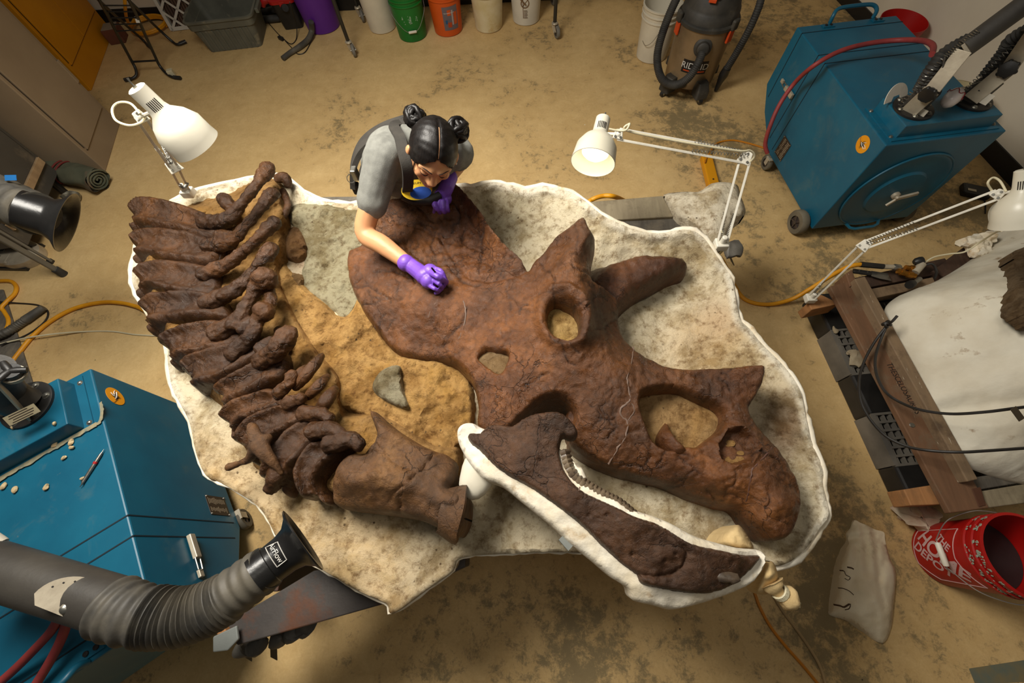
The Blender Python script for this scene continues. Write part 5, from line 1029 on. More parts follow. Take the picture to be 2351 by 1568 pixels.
# --- hair
vs, fs = [], []; seg, rings = 96, 60; H0 = Vector((0, -.014, .022)); HR = Vector((.083, .101, .097))
def hair_r(d):
    line = .60 - .95 * abs(d.x) ** 1.7; k_ = 1 + .006 * math.sin(34 * math.atan2(d.y + .15, max(d.z, -.2) + .6) + 9 * abs(d.x)) + .012 * noise.noise(d * 5) - .05 * math.exp(-(d.x / .05) ** 2) * (1 if d.z > .1 and d.y > -.55 else 0)
    if d.y > .05 and d.z < line: k_ = .80
    if d.z < -.45: k_ *= .86
    return H0 + Vector((d.x * HR.x, d.y * HR.y, d.z * HR.z)) * k_
for i in range(rings + 1):
    th = math.pi * i / rings
    for k in range(seg):
        a = 2 * math.pi * k / seg; vs.append(h(*hair_r(Vector((math.sin(th) * math.cos(a), -math.cos(th), math.sin(th) * math.sin(a))))))
for i in range(rings):
    for k in range(seg): k2 = (k + 1) % seg; fs.append((i * seg + k, i * seg + k2, (i + 1) * seg + k2, (i + 1) * seg + k))
hair = mesh_obj('hair', vs, fs, M_HAIR, tp_, 80)
pt = MB(); pt.tube([h(*(hair_r(Vector((0, math.sin(b_), math.cos(b_)))) * 1.0)) for b_ in [.85 - .07 * i for i in range(16)]], .0016, 6); pt.build('hair_part', M_SKIN, hair)
rnd = random.Random(3)
for bc, br in (((953, 270, 1.30), .036), ((1050, 298, 1.27), .036)):
    c_ = P(*bc); bn = MB(); bn.ball(c_, br * .8, 16, 12)
    for k in range(9):
        ax = Vector((rnd.uniform(-1, 1), rnd.uniform(-1, 1), rnd.uniform(-1, 1))).normalized(); F = axis_frame(c_, ax); rr_ = br * rnd.uniform(.75, 1.0)
        bn.tube([F @ Vector((rr_ * math.cos(a), rr_ * math.sin(a), rnd.uniform(-.003, .003) + .008 * math.sin(2 * a + k))) for a in [i * .21 for i in range(30)]], .0095, 12, closed=True)
    bn.build('hair_bun', M_HAIR, hair, smooth=80); base = c_.lerp(HC, .45); cn = MB(); cn.tube([c_, base], [.022, .036], 14); cn.build('bun_base', M_HAIR, hair)
    fly = MB()
    for k in range(12):
        d = Vector((rnd.uniform(-1, 1), rnd.uniform(-.3, 1), rnd.uniform(-.2, 1))).normalized(); e = d.cross(Vector((rnd.random(), rnd.random(), rnd.random())))
        fly.tube(catmull([(c_ + d * br * .8)[:], (c_ + d * br * 1.1 + e * .008)[:], (c_ + d * br * 1.3 + e * .02)[:], (c_ + d * br * 1.35 + e * .032)[:]], 4), .0003, 4)
    fly.build('loose_strands', M_HAIR, hair)
fl_ = MB()
for k in range(7): x = -.066 + .004 * rnd.random(); fl_.tube([h(x, .04, .03), h(x - .004, .052, -.005), h(x + rnd.uniform(-.006, .002), .045, -.04 - .01 * rnd.random())], .0007, 4)
fl_.build('loose_strands', M_HAIR, hair)
# --- face details
M_LASH = mat('lash', rgb(30, 20, 16), rough=.6); M_LIP = mat('lips', rgb(176, 92, 80), rough=.4)
for sx in (-1, 1):
    MB().tube([h(sx * .012, .0885, .034), h(sx * .022, .0860, .039), h(sx * .034, .0785, .041), h(sx * .050, .0665, .035)], [.0016, .0021, .0020, .0010], 8, flat=.6).build('eyebrow', M_LASH, tp_)
    ey = MB(); ey.ball(h(sx * .031, .064, .008), (.0145, .0155, .011), 14, 10, HB); ey.build('eyelid', M_SKIN, tp_)
    MB().tube(catmull([h(sx * .019, .0755, .003)[:], h(sx * .031, .0785, -.001)[:], h(sx * .045, .068, .003)[:]], 4), [.0008, .001, .0014, .0016, .0018, .0018, .0016, .0014, .001], 6).build('eyelashes', M_LASH, tp_)
    er = MB(); er.ball(h(sx * .083, -.004, -.004), (.010, .017, .028), 14, 10, HB); er.ball(h(sx * .085, .002, -.026), (.007, .008, .010), 10, 8, HB); er.build('ear', M_SKIN, tp_)
    MB().ball(h(sx * .092, .003, -.030), .004, 10, 8).build('earring', M_WHITEPL, tp_)
MB().tube([h(-.020, .074, -.0605), h(-.007, .0835, -.059), h(0, .0835, -.0605), h(.007, .0835, -.059), h(.020, .074, -.0605)], [.002, .0045, .004, .0045, .002], 8).build('lips', M_LIP, tp_)
# --- gloved hands
def hand(name, wrist, palm, fingers, thumb, cuff):
    g = MB(); capsules(g, [(cuff, .033), (wrist, .029), (palm[0], .032)], 3); 
    for p, r in palm[1]: g.ball(p, r, 14, 10)
    for f in fingers: capsules(g, [(q, .0088 - .0006 * i) for i, q in enumerate(f)], 3, 10)
    capsules(g, [(q, .0125 - .001 * i) for i, q in enumerate(thumb)], 3, 10)
    o = g.build(name, M_GLOVE, tp_); bone_rough(o, .003, 1, .002); return o
zs_ = lambda x, y: float(skf([(x, y)])[0])
pm = P(975, 634, 1.0)
hand('glove', RW, (pm, [(pm, .034), (P(988, 624, 1.01), .030), (P(984, 645, 1.0), .030)]),
     [[P(996, 616, 1.02), P(1012, 622, 1.03), P(1022, 638, 1.01), P(1025, 651, .985)], [P(999, 628, 1.02), P(1014, 638, 1.03), P(1021, 650, 1.0), P(1019, 658, .98)], [P(994, 642, 1.01), P(1008, 652, 1.025), P(1015, 661, .995), P(1010, 667, .975)], [P(984, 654, 1.0), P(998, 663, 1.01), P(1008, 669, .985), P(1000, 673, .97)]],
     [P(982, 620, 1.01), P(1000, 632, 1.045), P(1014, 641, 1.03), P(1025, 647, .995)], P(932, 604, .99))
pm = P(1016, 448, 1.0)
hand('glove', P(1026, 428, 1.03), (pm, [(pm, .033), (P(1010, 456, .99), .028), (P(1022, 456, .99), .028)]),
     [[P(1004, 456, 1.0), P(1000, 470, .995), P(998, 480, .98), P(996, 487, .965)], [P(1010, 460, 1.01), P(1007, 476, 1.0), P(1008, 486, .98), P(1011, 489, .965)], [P(1018, 462, 1.01), P(1017, 478, 1.0), P(1019, 487, .98), P(1022, 488, .965)], [P(1026, 460, 1.0), P(1027, 474, .995), P(1029, 482, .98), P(1030, 485, .965)]],
     [P(1006, 448, 1.0), P(997, 462, 1.01), P(1000, 476, 1.01), P(1006, 482, .995)], P(1032, 408, 1.03))
wt = MB(); F = axis_frame(LW.lerp(P(1026, 428, 1.03), .0), LE - LW); wt.lathe([(.03, -.008), (.031, -.004), (.031, .004), (.03, .008)], 24, F, cap0=False, cap1=False); wt.build('wristband', M_BLACK, tp_)
# slim dark tool in the hand
ta = P(991, 615, 1.075); tb = P(1029, 661, zs_(1029, 661) + .006); tt = thing('dental_pick', 'slim dark metal pick held in the purple gloved hand', 'hand tool', tb)
MB().tube([ta, ta.lerp(tb, .3), ta.lerp(tb, .75), tb], [.0028, .0034, .003, .0008], 10).build('pick', mat('dark_metal', rgb(52, 48, 46), rough=.3, metal=.8), tt)
# ================================================================== table under the jacket
def wood_mat(name, c1, c2, c3=None, stripes=9, rough=.75, white=None):
    m, nt, b = nodes(name); co = coords(nt); mp = N(nt, 'ShaderNodeMapping'); nt.links.new(co, mp.inputs[0]); mp.inputs['Scale'].default_value = (stripes, 1.2, stripes); mp.inputs['Rotation'].default_value = (0, 0, math.radians(-8))
    col = ramp(nt, noise_n(nt, mp.outputs[0], 3.0, 8, .65, .6), [(.3, c1), (.68, c2)])
    if c3: col = mix(nt, ramp(nt, noise_n(nt, co, 7, 7, .7), [(.52, 0.0), (.66, .8)]), col, c3)
    if white: col = mix(nt, ramp(nt, noise_n(nt, mp.outputs[0], 8, 6, .7), [(.66, 0.0), (.70, .9)]), col, white)
    nt.links.new(col, b.inputs['Base Color']); b.inputs['Roughness'].default_value = rough; bump(nt, b, noise_n(nt, mp.outputs[0], 6, 6), .25, .005); MATS[name] = m; return m
M_WGREY = wood_mat('weathered_board', rgb(150, 138, 112), rgb(126, 114, 92), rgb(104, 92, 72))
M_WGREY2 = wood_mat('dark_weathered_board', rgb(104, 98, 88), rgb(80, 74, 66), rgb(122, 112, 96))
M_WRED = wood_mat('red_brown_board', rgb(120, 86, 60), rgb(98, 70, 48), rgb(108, 92, 72), white=rgb(186, 168, 140))
M_WPALE = wood_mat('pale_edge_board', rgb(136, 112, 84), rgb(112, 92, 70), rgb(84, 66, 50), white=rgb(200, 188, 164))
M_WDARK = wood_mat('dark_brown_board', rgb(74, 50, 36), rgb(54, 38, 28), rgb(92, 72, 56), white=rgb(160, 146, 124))
M_WNEW = wood_mat('new_pine', rgb(178, 126, 78), rgb(150, 104, 62), rgb(128, 96, 64))
M_RUST = mat('rusty_steel', rgb(84, 78, 74), rgb(66, 62, 60), rough=.55, metal=.35, scale=5, dirt=rgb(104, 66, 46), dscale=4, dlo=.52, dhi=.66)
def board(name, quad, z, th, m, parent, bevel=.004):
    return MB().prism([P(x, y, z) for x, y in quad], (0, 0, -th)).build(name, m, parent, smooth=0, bevel=bevel)
tb = thing('steel_table', 'low steel and timber table carrying the plaster jacket', 'table', P(1050, 850, 0))
board('beam', [(505, 1440), (720, 1310), (1070, 1255), (1068, 1302), (884, 1386), (545, 1482)], .56, .12, M_RUST, tb)
board('beam', [(520, 620), (560, 560), (1500, 640), (1490, 700)], .555, .1, M_RUST, tb)
board('beam', [(1380, 560), (1480, 560), (1500, 1200), (1390, 1210)], .555, .1, M_RUST, tb)
board('plank', [(1340, 464), (1522, 449), (1546, 497), (1400, 505)], .66, .045, M_WGREY, tb)
board('plank', [(1398, 507), (1548, 499), (1600, 545), (1500, 560), (1440, 545)], .645, .045, M_WGREY2, tb)
board('plank', [(690, 452), (880, 450), (880, 474), (690, 474)], .70, .03, M_WGREY2, tb)
for q in ((620, 1330), (1020, 1200), (700, 640), (1420, 620), (1440, 1120)): p = P(*q, .45); MB().box((p.x, p.y, .225), (.08, .08, .45)).build('leg', M_RUST, tb, smooth=0, bevel=.004)
board('end_block', [(492, 1448), (512, 1436), (530, 1468), (512, 1480)], .585, .06, M_WNEW, tb)
board('duct_tape', [(488, 1462), (543, 1436), (547, 1468), (522, 1494), (488, 1498)], .592, .012, mat('duct_tape', rgb(128, 132, 128), rough=.5), tb)
for x, y, s in ((560, 1490, 20), (590, 1482, 22), (640, 1465, 26), (672, 1455, 18), (700, 1440, 16)):
    mb = MB().ball(P(x, y, .42), (.035, .03, .03), 14, 10); mb.v = [v + Vector((1, 1, 1)) * .03 * noise.noise(v * 18) for v in mb.v]; mb.build('tape_wad', mat('grey_wad', rgb(104, 100, 92), rgb(78, 74, 68), rough=.6, scale=15), tb, smooth=25)
for x, y in ((570, 1492), (628, 1490)): MB().bar(P(x, y - 8, .40), P(x + 1, y + 22, .34), .03, .002).build('tape_tail', mat('dark_tape', rgb(70, 58, 40), rough=.6), tb, smooth=0)
# plaster bandaged support and things at the far corner of the table
SUP = [(1524, 447), (1570, 440), (1605, 440), (1632, 422), (1660, 418), (1692, 424), (1700, 448), (1712, 482), (1706, 500), (1690, 505), (1672, 540), (1655, 575), (1622, 560), (1600, 530), (1575, 512), (1548, 496), (1536, 470)]
sf = rbf([(1530, 460, .68), (1570, 470, .72), (1620, 450, .74), (1660, 440, .74), (1690, 440, .71), (1700, 490, .70), (1650, 500, .74), (1620, 520, .72), (1590, 510, .71), (1650, 560, .68)], 14)
t = thing('plaster_support', 'plaster bandaged timber support sticking out beside the far brow horn', 'plaster support', P(1620, 490, .6))
relief('bandage', SUP, lambda V, ol, hs: sf(V) - edge_round(dist_poly(V, ol), 14, .05) + .008 * fbm(Pn(V[:, 0], V[:, 1], sf(V)), 14, 5), M_JACK, t, step=6, base=.60, colf=lambda V: np.tile(np.array(rgb(232, 220, 194)), (len(V), 1)))
a, b = P(1620, 360, .03), P(1650, 480, .03); t = thing('yellow_bar', 'yellow steel bar lying on the floor behind the plaster bandaged support', 'bar', (a + b) / 2)
MB().bar(a, b, .075, .05).build('bar', M_YEL, t, smooth=0, bevel=.008)
for k in (.06, .5): MB().cyl(a.lerp(b, k) + Vector((0, 0, .02)), a.lerp(b, k) + Vector((0, 0, .028)), .006, .006, 10).build('bolt', M_INK, t)
t = thing('tape_bundle', 'crumpled grey tape bundle under the middle lamp clamp', 'tape', P(1690, 575, .6))
mb = MB().ball(P(1688, 570, .68), (.05, .035, .03), 18, 12); mb.v = [v + Vector((1, 1, 1)) * .03 * noise.noise(v * 16) for v in mb.v]; mb.build('bundle', MATS['grey_wad'], t, smooth=25)
MB().bar(P(1672, 580, .66), P(1682, 604, .55), .03, .004).build('strip', M_DKGREY, t, smooth=0)

# ================================================================== pallet at the right with its own jacket
t = thing('plastic_pallet', 'black plastic grid pallet on the floor under the timber frame', 'pallet', P(2050, 920, 0))
FPL = frame(P(1838, 700, 0), 6.3); zt = .12
for y0, y1 in ((-.0, -.24), (-.50, -.72), (-.97, -1.13)): MB(FPL).box((.08, (y0 + y1) / 2, zt / 2), (.16, y0 - y1, zt)).build('corner_block', M_BLACK, t, smooth=0, bevel=.012)
for y0, y1 in ((-.24, -.50), (-.72, -.97)):
    g = MB(FPL); n = 7
    for i in range(n): g.box((.08, y0 + (y1 - y0) * i / (n - 1), zt - .012), (.15, .012, .022))
    for x in (.03, .065, .1, .135): g.box((x, (y0 + y1) / 2, zt - .016), (.011, y0 - y1, .022))
    g.box((.012, (y0 + y1) / 2, zt / 2), (.024, y0 - y1, zt)); g.build('grid_panel', mat('grey_black_plastic', rgb(112, 106, 96), rgb(84, 80, 74), rough=.6), t, smooth=0)
MB(FPL).box((.175, -.565, zt / 2), (.028, 1.12, zt + .01)).build('rail', mat('scuffed_rail', rgb(116, 110, 100), rgb(84, 80, 72), rough=.6, scale=14), t, smooth=0, bevel=.003)
for y in (-.06, -.30, -.50, -.66, -.88, -1.08): MB(FPL).box((.55, y, zt - .03), (.75, .03, .03)).build('cross_rail', M_DKGREY, t, smooth=0)
g = MB(FPL)
for i in range(24): g.box((.55, -.02 - i * .047, zt - .055), (.75, .004, .004))
for i in range(16): g.box((.2 + i * .045, -.565, zt - .055), (.004, 1.1, .004))
g.build('wire_mesh', mat('grey_wire', rgb(140, 136, 126), rough=.5), t, smooth=0); MB(FPL).box((.55, -.565, .006), (.9, 1.1, .008)).build('underside', M_BLACK, t, smooth=0)
tw_ = thing('timber_frame', 'paint splashed timber frame lying on the black pallet, lettered by hand', 'wooden frame', P(2150, 900, .13))
pk = board('long_plank', [(1905, 657), (1968, 641), (2272, 1166), (2182, 1178)], .30, .03, M_WRED, tw_)
board('edge_board', [(1962, 640), (1986, 634), (2246, 1100), (2222, 1106)], .345, .10, M_WPALE, tw_)
board('spacer_block', [(1855, 695), (1886, 676), (1928, 697), (1864, 711)], .25, .1, M_WNEW, tw_)
board('spacer_block', [(1942, 628), (1956, 618), (1968, 650), (1952, 658)], .31, .1, M_WRED, tw_)
board('cross_board', [(1952, 640), (2170, 592), (2190, 622), (1972, 664)], .26, .06, M_WDARK, tw_)
board('cross_board', [(1972, 668), (2142, 636), (2150, 654), (1984, 690)], .27, .06, M_WPALE, tw_)
board('diagonal_board', [(2140, 622), (2290, 512), (2320, 545), (2180, 640)], .28, .08, M_WDARK, tw_)
board('spacer_block', [(2075, 1124), (2150, 1112), (2165, 1158), (2092, 1161)], .25, .1, M_WNEW, tw_)
board('cross_board', [(2240, 1130), (2420, 1100), (2420, 1146), (2262, 1167)], .275, .06, M_WGREY, tw_)
board('cross_board', [(2222, 1098), (2420, 1068), (2420, 1096), (2238, 1126)], .27, .06, M_WGREY2, tw_)
board('rusty_patch', [(2232, 1122), (2252, 1118), (2264, 1160), (2248, 1164)], .303, .004, mat('rust_patch', rgb(84, 50, 30), rough=.8), tw_)
def flat_text(s, px0, px1, z, size, m, parent, name, off=.0008, bold=0.0):
    a, b = P(*px0, z), P(*px1, z); d = (b - a).normalized(); n = Vector((0, 0, 1)).cross(d); c_ = (a + b) / 2; vs, fs = text_mesh(s, size, bold=bold); L = max(v.x for v in vs) - min(v.x for v in vs); k = (b - a).length / L
    return mesh_obj(name, [c_ + d * v.x * k + n * v.y * 1.0 + Vector((0, 0, off)) for v in vs], fs, m, parent, 0)
flat_text('THESCELOSAURUS', (2040, 834), (2108, 950), .30, .042, M_INK, pk, 'lettering')
bl = MB(); q = P(2094, 976, .30); bl.lathe([(.012, 0), (.010, .003)], 14, Matrix.Translation(q)); bl.build('screw_head', M_STEEL, pk)
# white jacket on the pallet
J2_ = [(2040, 700), (2062, 680), (2100, 666), (2150, 645), (2200, 616), (2245, 585), (2275, 562), (2285, 530), (2275, 490), (2290, 462), (2330, 455), (2420, 450), (2600, 600), (2620, 900), (2520, 1130), (2400, 1118), (2300, 1096), (2232, 1072), (2184, 1042), (2162, 1012), (2150, 976), (2118, 944), (2108, 898), (2088, 858), (2060, 804), (2042, 765), (2037, 725)]
j2f = rbf([(2050, 720, .42), (2120, 690, .50), (2200, 640, .50), (2280, 570, .46), (2300, 490, .50), (2350, 520, .58), (2150, 780, .58), (2250, 760, .66), (2350, 700, .68), (2250, 880, .62), (2350, 850, .68), (2120, 850, .46), (2160, 930, .42), (2170, 980, .40), (2250, 960, .50), (2250, 1040, .42), (2350, 1000, .52), (2350, 1090, .38), (2500, 800, .7), (2500, 1000, .55), (2450, 600, .6)], 20)
t = thing('second_jacket', 'smooth white plaster jacket tied with black cable on the timber frame', 'plaster jacket', P(2280, 850, .2))
def j2z(V, ol, hs): k_ = np.clip(dist_poly(V, ol) / 90, 0, 1); z = .29 + (j2f(V) - .29) * np.sqrt(np.clip(1 - (1 - k_) ** 2, 0, 1)); W = Pn(V[:, 0], V[:, 1], z); return z + .014 * fbm(W, 7, 4) + .004 * fbm(W, 40, 3) - .03 * np.exp(-(dist_path(V, [(2120, 945), (2200, 950), (2300, 945), (2400, 930)]) / 14) ** 2)
M_PL2 = mat('pallet_jacket_plaster', rgb(226, 220, 202), rgb(208, 198, 176), rough=.7, scale=5, bs=.5, bscale=32, dirt=rgb(150, 124, 92), dscale=9, dlo=.62, dhi=.72)
relief('plaster_shell', J2_, j2z, M_PL2, t, step=8, base=.27, ref=lambda V: .29 + .14 * sm(dist_poly(V, J2_), 0, 380))
RK2 = [(2318, 590), (2345, 570), (2420, 560), (2440, 720), (2380, 740), (2350, 720), (2335, 690), (2325, 640)]
def rkz(V, ol, hs): z = j2f(V) + .02 * sm(dist_poly(V, ol), 0, 10); W = Pn(V[:, 0], V[:, 1], z); return z + .02 * fbm(W, 16, 5)
relief('exposed_rock', RK2, rkz, M_MATRIX, t, step=4, base=lambda V: j2f(V) - .06, colf=lambda V: np.tile(np.array(rgb(128, 104, 74)), (len(V), 1)))
for x, y, r in ((2240, 560, .05), (2255, 578, .04), (2262, 548, .045)):
    c_ = P(x, y, .34); mb = MB().ball(c_, (r, r, r * .8), 20, 14); mb.v = [v + (v - c_) * .9 * noise.noise(v * 30) for v in mb.v]; mb.build('plaster_lump', M_RIM, t, smooth=25)
def knot_path(pts, r, name, m, parent): MB().tube(catmull([p[:] for p in Q3(pts)], 8), r, 8).build(name, m, parent)
tc_ = thing('black_cable', 'black cable tied in a knot at the tip of the smooth white jacket', 'cable', P(2036, 745, .36))
M_CAB = mat('black_cable', rgb(34, 30, 26), rough=.5)
knot_path([(2036, 748, .40), (2008, 785, .36), (1984, 830, .335), (1973, 872, .33), (1976, 920, .33), (1996, 960, .33), (2032, 1000, .335), (2080, 1024, .37), (2130, 1034, .40), (2200, 1038, .46), (2280, 1034, .50), (2420, 1024, .55)], .006, 'strand', M_CAB, tc_)
knot_path([(2036, 748, .40), (2022, 780, .37), (2010, 820, .36), (2012, 858, .36), (2030, 896, .37), (2060, 920, .38), (2110, 940, .44), (2180, 950, .50), (2260, 946, .58), (2340, 936, .62), (2430, 925, .64)], .006, 'strand', M_CAB, tc_)
knot_path([(2036, 745, .41), (2048, 738, .44), (2060, 725, .46)], .006, 'strand', M_CAB, tc_)
kn_ = MB(); c_ = P(2036, 744, .41)
for k in range(4): F = axis_frame(c_, Vector((math.sin(k), math.cos(k * 2), .6))); kn_.tube([F @ Vector((.016 * math.cos(a), .013 * math.sin(a), .004 * math.sin(2 * a))) for a in [i * .4 for i in range(16)]], .006, 8, closed=True)
kn_.build('knot', M_CAB, tc_)
MB(axis_frame(P(2336, 950, .625), (0.1, -.2, 1))).box((0, 0, 0), (.03, .05, .002)).build('tape_tab', MATS['dark_tape'], tc_, smooth=0)
for x, y, s in ((1920, 755, .022), (1965, 820, .05)):
    c_ = P(x, y, .135); t = thing('plaster_chip', 'small plaster chip lying on the pallet grid' if s < .03 else 'larger crumbly plaster flake on the pallet grid', 'plaster chip', c_); mb = MB().ball(c_, (s * .6, s, .008), 16, 8, Matrix.Rotation(.3, 4, 'Z')); mb.v = [v + Vector((1, .7, .2)) * s * .7 * noise.noise(v * 40) for v in mb.v]; mb.build('chip', mat('chip', rgb(164, 150, 124), rgb(140, 124, 98), rough=.85, scale=30), t, smooth=25)
# knife and air fittings on the frame
a, b = P(1958, 622, .285), P(2000, 628, .285); d = (b - a).normalized(); t = thing('putty_knife', 'broad bladed knife with black handle on the timber frame', 'knife', a)
MB().bar(a, b, .026, .016).build('handle', M_BLACK, t, smooth=0, bevel=.006)
MB().prism([P(2000, 622, .283), P(2038, 628, .283), P(2046, 645, .283), P(2020, 640, .283), P(2000, 634, .283)], (0, 0, .0015)).build('blade', mat('blade_steel', rgb(150, 150, 146), rough=.25, metal=.9), t, smooth=0)
for x in (.3, .75): MB().lathe([(.0035, 0), (.003, .002)], 10, Matrix.Translation(a.lerp(b, x) + Vector((0, 0, .008)))).build('rivet', M_STEEL, t)
t = thing('air_manifold', 'brass and black air line fittings at the end of the yellow hose', 'air fitting', P(2090, 622, .28))
M_BRASS = mat('brass', rgb(176, 120, 44), rgb(150, 100, 36), rough=.35, metal=.8); z = .31
MB().cyl(P(1975, 607, z), P(2028, 612, z), .015, .014).build('sleeve', M_BLACK, t); MB().cyl(P(2028, 612, z), P(2050, 613, z), .013, .013).build('hose_barb', M_GALV, t)
MB().lathe([(.014, 0), (.017, .006), (.017, .03), (.014, .036)], 20, axis_frame(P(2050, 613, z), P(2080, 616, z) - P(2050, 613, z))).build('coupler', M_STEEL, t)
for p0, p1 in (((2078, 614), (2104, 619)), ((2070, 626), (2102, 634)), ((2060, 622), (2078, 627))): F = axis_frame(P(*p0, z), P(*p1, z) - P(*p0, z)); L = (P(*p1, z) - P(*p0, z)).length; MB(F).lathe([(.014, 0), (.014, L * .4), (.018, L * .42), (.018, L * .75), (.013, L * .78), (.013, L)], 8).build('brass_fitting', M_BRASS, t)
MB().cyl(P(2100, 626, z), P(2118, 606, z + .02), .02, .018).build('valve_body', M_GALV, t)
for p0, p1 in (((2108, 600), (2124, 596)), ((2092, 652), (2076, 662))): MB(axis_frame(P(*p0, z + .02), P(*p1, z + .03) - P(*p0, z + .02))).lathe([(.012, -.02), (.02, -.01), (.022, .01), (.02, .02)], 14).build('valve_knob', M_BLACK, t)
MB().cyl(P(2112, 640, z), P(2094, 652, z), .012, .012).build('stem', M_STEEL, t)
MB().tube(catmull([p[:] for p in Q3([(2120, 610, z), (2140, 606, z + .02), (2150, 622, z + .01), (2146, 640, z)])], 6), .006, 8).build('loop_hose', M_CAB, t)
knot_path([(2122, 604, .33), (2145, 590, .34), (2180, 583, .36), (2215, 578, .40), (2250, 556, .45), (2285, 534, .60), (2300, 530, .7)], .0042, 'thin_cord', M_CORD, t)
tfl = thing('foot_switch', 'small black foot switch on the floor near the right wall', 'foot switch', P(2240, 440, 0))
MB(frame(P(2238, 440, .02), -20)).box((0, 0, 0), (.16, .10, .04)).build('pedal', M_BLACK, tfl, smooth=0, bevel=.012); MB(frame(P(2232, 436, .042), -20)).box((0, 0, 0), (.05, .02, .002)).build('mark', M_GALV, tfl, smooth=0)
MB().tube(catmull([p[:] for p in Q3([(2255, 452, .015), (2262, 466, .006), (2262, 490, .006)])], 6), .004, 6).build('lead', M_CAB, tfl)

# ================================================================== sand bags, bucket, paper
M_CLOTH = mat('canvas_cloth', rgb(244, 230, 200), rgb(232, 214, 178), rough=.9, scale=5, bs=.3, bscale=120, dirt=rgb(150, 126, 92), dscale=5, dlo=.58, dhi=.75)
BAG = [(1962, 1194), (1975, 1200), (1990, 1206), (2010, 1216), (2030, 1222), (2032, 1240), (2044, 1285), (2057, 1316), (2051, 1390), (2046, 1440), (2027, 1477), (1990, 1456), (1955, 1428), (1908, 1413), (1909, 1392), (1921, 1330), (1925, 1300), (1939, 1256), (1947, 1240), (1946, 1224), (1956, 1212)]
bgf = rbf([(1962, 1198, .03), (2020, 1222, .03), (1990, 1225, .05), (1985, 1250, .055), (1980, 1290, .08), (1980, 1350, .11), (1985, 1410, .11), (2030, 1320, .07), (2035, 1400, .08), (1930, 1340, .07), (1930, 1400, .07), (2020, 1460, .05), (1915, 1408, .05)], 12)
def bz(V, ol, hs):
    z = bgf(V) - edge_round(dist_poly(V, ol), 26, .05); W = Pn(V[:, 0], V[:, 1], z)
    for path, dp in (([(1980, 1215), (1988, 1250), (1990, 1310)], .010), ([(2008, 1222), (2014, 1262), (2018, 1330)], .012), ([(1960, 1225), (1966, 1260), (1960, 1330)], .007), ([(1948, 1238), (1988, 1230), (2032, 1240)], .016), ([(2030, 1290), (2020, 1340), (2030, 1400)], .008)): z = z - dp * np.exp(-(dist_path(V, path) / 8) ** 2)
    return np.maximum(z + .008 * fbm(W, 9, 3) + .004 * fbm(W, 30, 3), .012)
t = thing('sand_bag', 'pale canvas sand bag with brown marks lying on the floor beside the red bucket', 'sand bag', P(1985, 1340, 0))
bgo = relief('bag', BAG, bz, M_CLOTH, t, step=5, base=.0)
M_MARK = mat('brown_marker', rgb(84, 62, 42), rough=.8)
for st in ([(1945, 1302), (1955, 1304), (1960, 1307)], [(1928, 1310), (1938, 1311), (1942, 1320), (1952, 1325), (1948, 1332), (1940, 1328)], [(1925, 1350), (1936, 1351), (1950, 1357), (1960, 1366)], [(1914, 1388), (1930, 1391), (1938, 1394), (1952, 1386), (1950, 1397), (1940, 1400)]):
    p_ = resample(catmull(st, 5), 4, False); z = bz(p_, resample(catmull(BAG, 3, True), 5), []); MB().tube(Pn(p_[:, 0], p_[:, 1], z + .001).tolist(), .0032, 6, flat=.4).build('marker_stroke', M_MARK, t)
def tied_bag(label, outline, ctrl, knot=None, base=.7):
    f = rbf(ctrl, 10); t = thing('sand_bag', label, 'sand bag', P(*outline[0], base))
    relief('bag', outline, lambda V, ol, hs: f(V) - edge_round(dist_poly(V, ol), 16, .05) + .010 * fbm(Pn(V[:, 0], V[:, 1], f(V)), 18, 4), mat('cream_cloth', rgb(216, 190, 140), rgb(198, 168, 116), rough=.9, scale=8, bs=.4, bscale=80), t, step=4, base=base)
    if knot:
        a, b, c_ = [P(*k) for k in knot]; mb = MB(); mb.tube(catmull([a[:], b[:], b.lerp(c_, .5)[:], c_[:]], 5), [.036, .033, .030, .026, .021, .015, .013, .016, .021, .026, .029, .030, .029, .027, .022, .010], 22); mb.v = [v + Vector((1, 1, 1)) * .007 * noise.noise(v * 40) for v in mb.v]; mb.build('tied_end', MATS['cream_cloth'], t, smooth=85)
        s = MB()
        for k in range(4): F = axis_frame(b.lerp(c_, .12 + .05 * k), c_ - b, (k * .1, .2, 1)); s.tube([F @ Vector((.021 * math.cos(x), .021 * math.sin(x), 0)) for x in [i * .4 for i in range(16)]], .003, 6, closed=True)
        s.tube([c_, c_ + Vector((.02, -.01, -.01)), c_ + Vector((.03, .0, -.02)), c_ + Vector((.022, .014, -.02))], .0012, 5); s.build('string', M_CORD, t)
    return t
tied_bag('cream cloth bag with a string tied end hanging under the jaw tip', [(1735, 1362), (1740, 1330), (1752, 1296), (1772, 1288), (1784, 1310), (1786, 1340), (1770, 1362)], [(1745, 1350, .90), (1765, 1320, .93), (1778, 1340, .90), (1750, 1310, .92)], [(1772, 1338, .89), (1782, 1352, .89), (1822, 1386, .86)], .82)
tied_bag('cream cloth bag on the jacket between jaw tip and beak', [(1640, 1242), (1660, 1222), (1690, 1205), (1704, 1212), (1718, 1232), (1730, 1262), (1690, 1262), (1650, 1256)], [(1650, 1240, .86), (1690, 1220, .89), (1715, 1245, .88), (1680, 1245, .89)], None, .74)
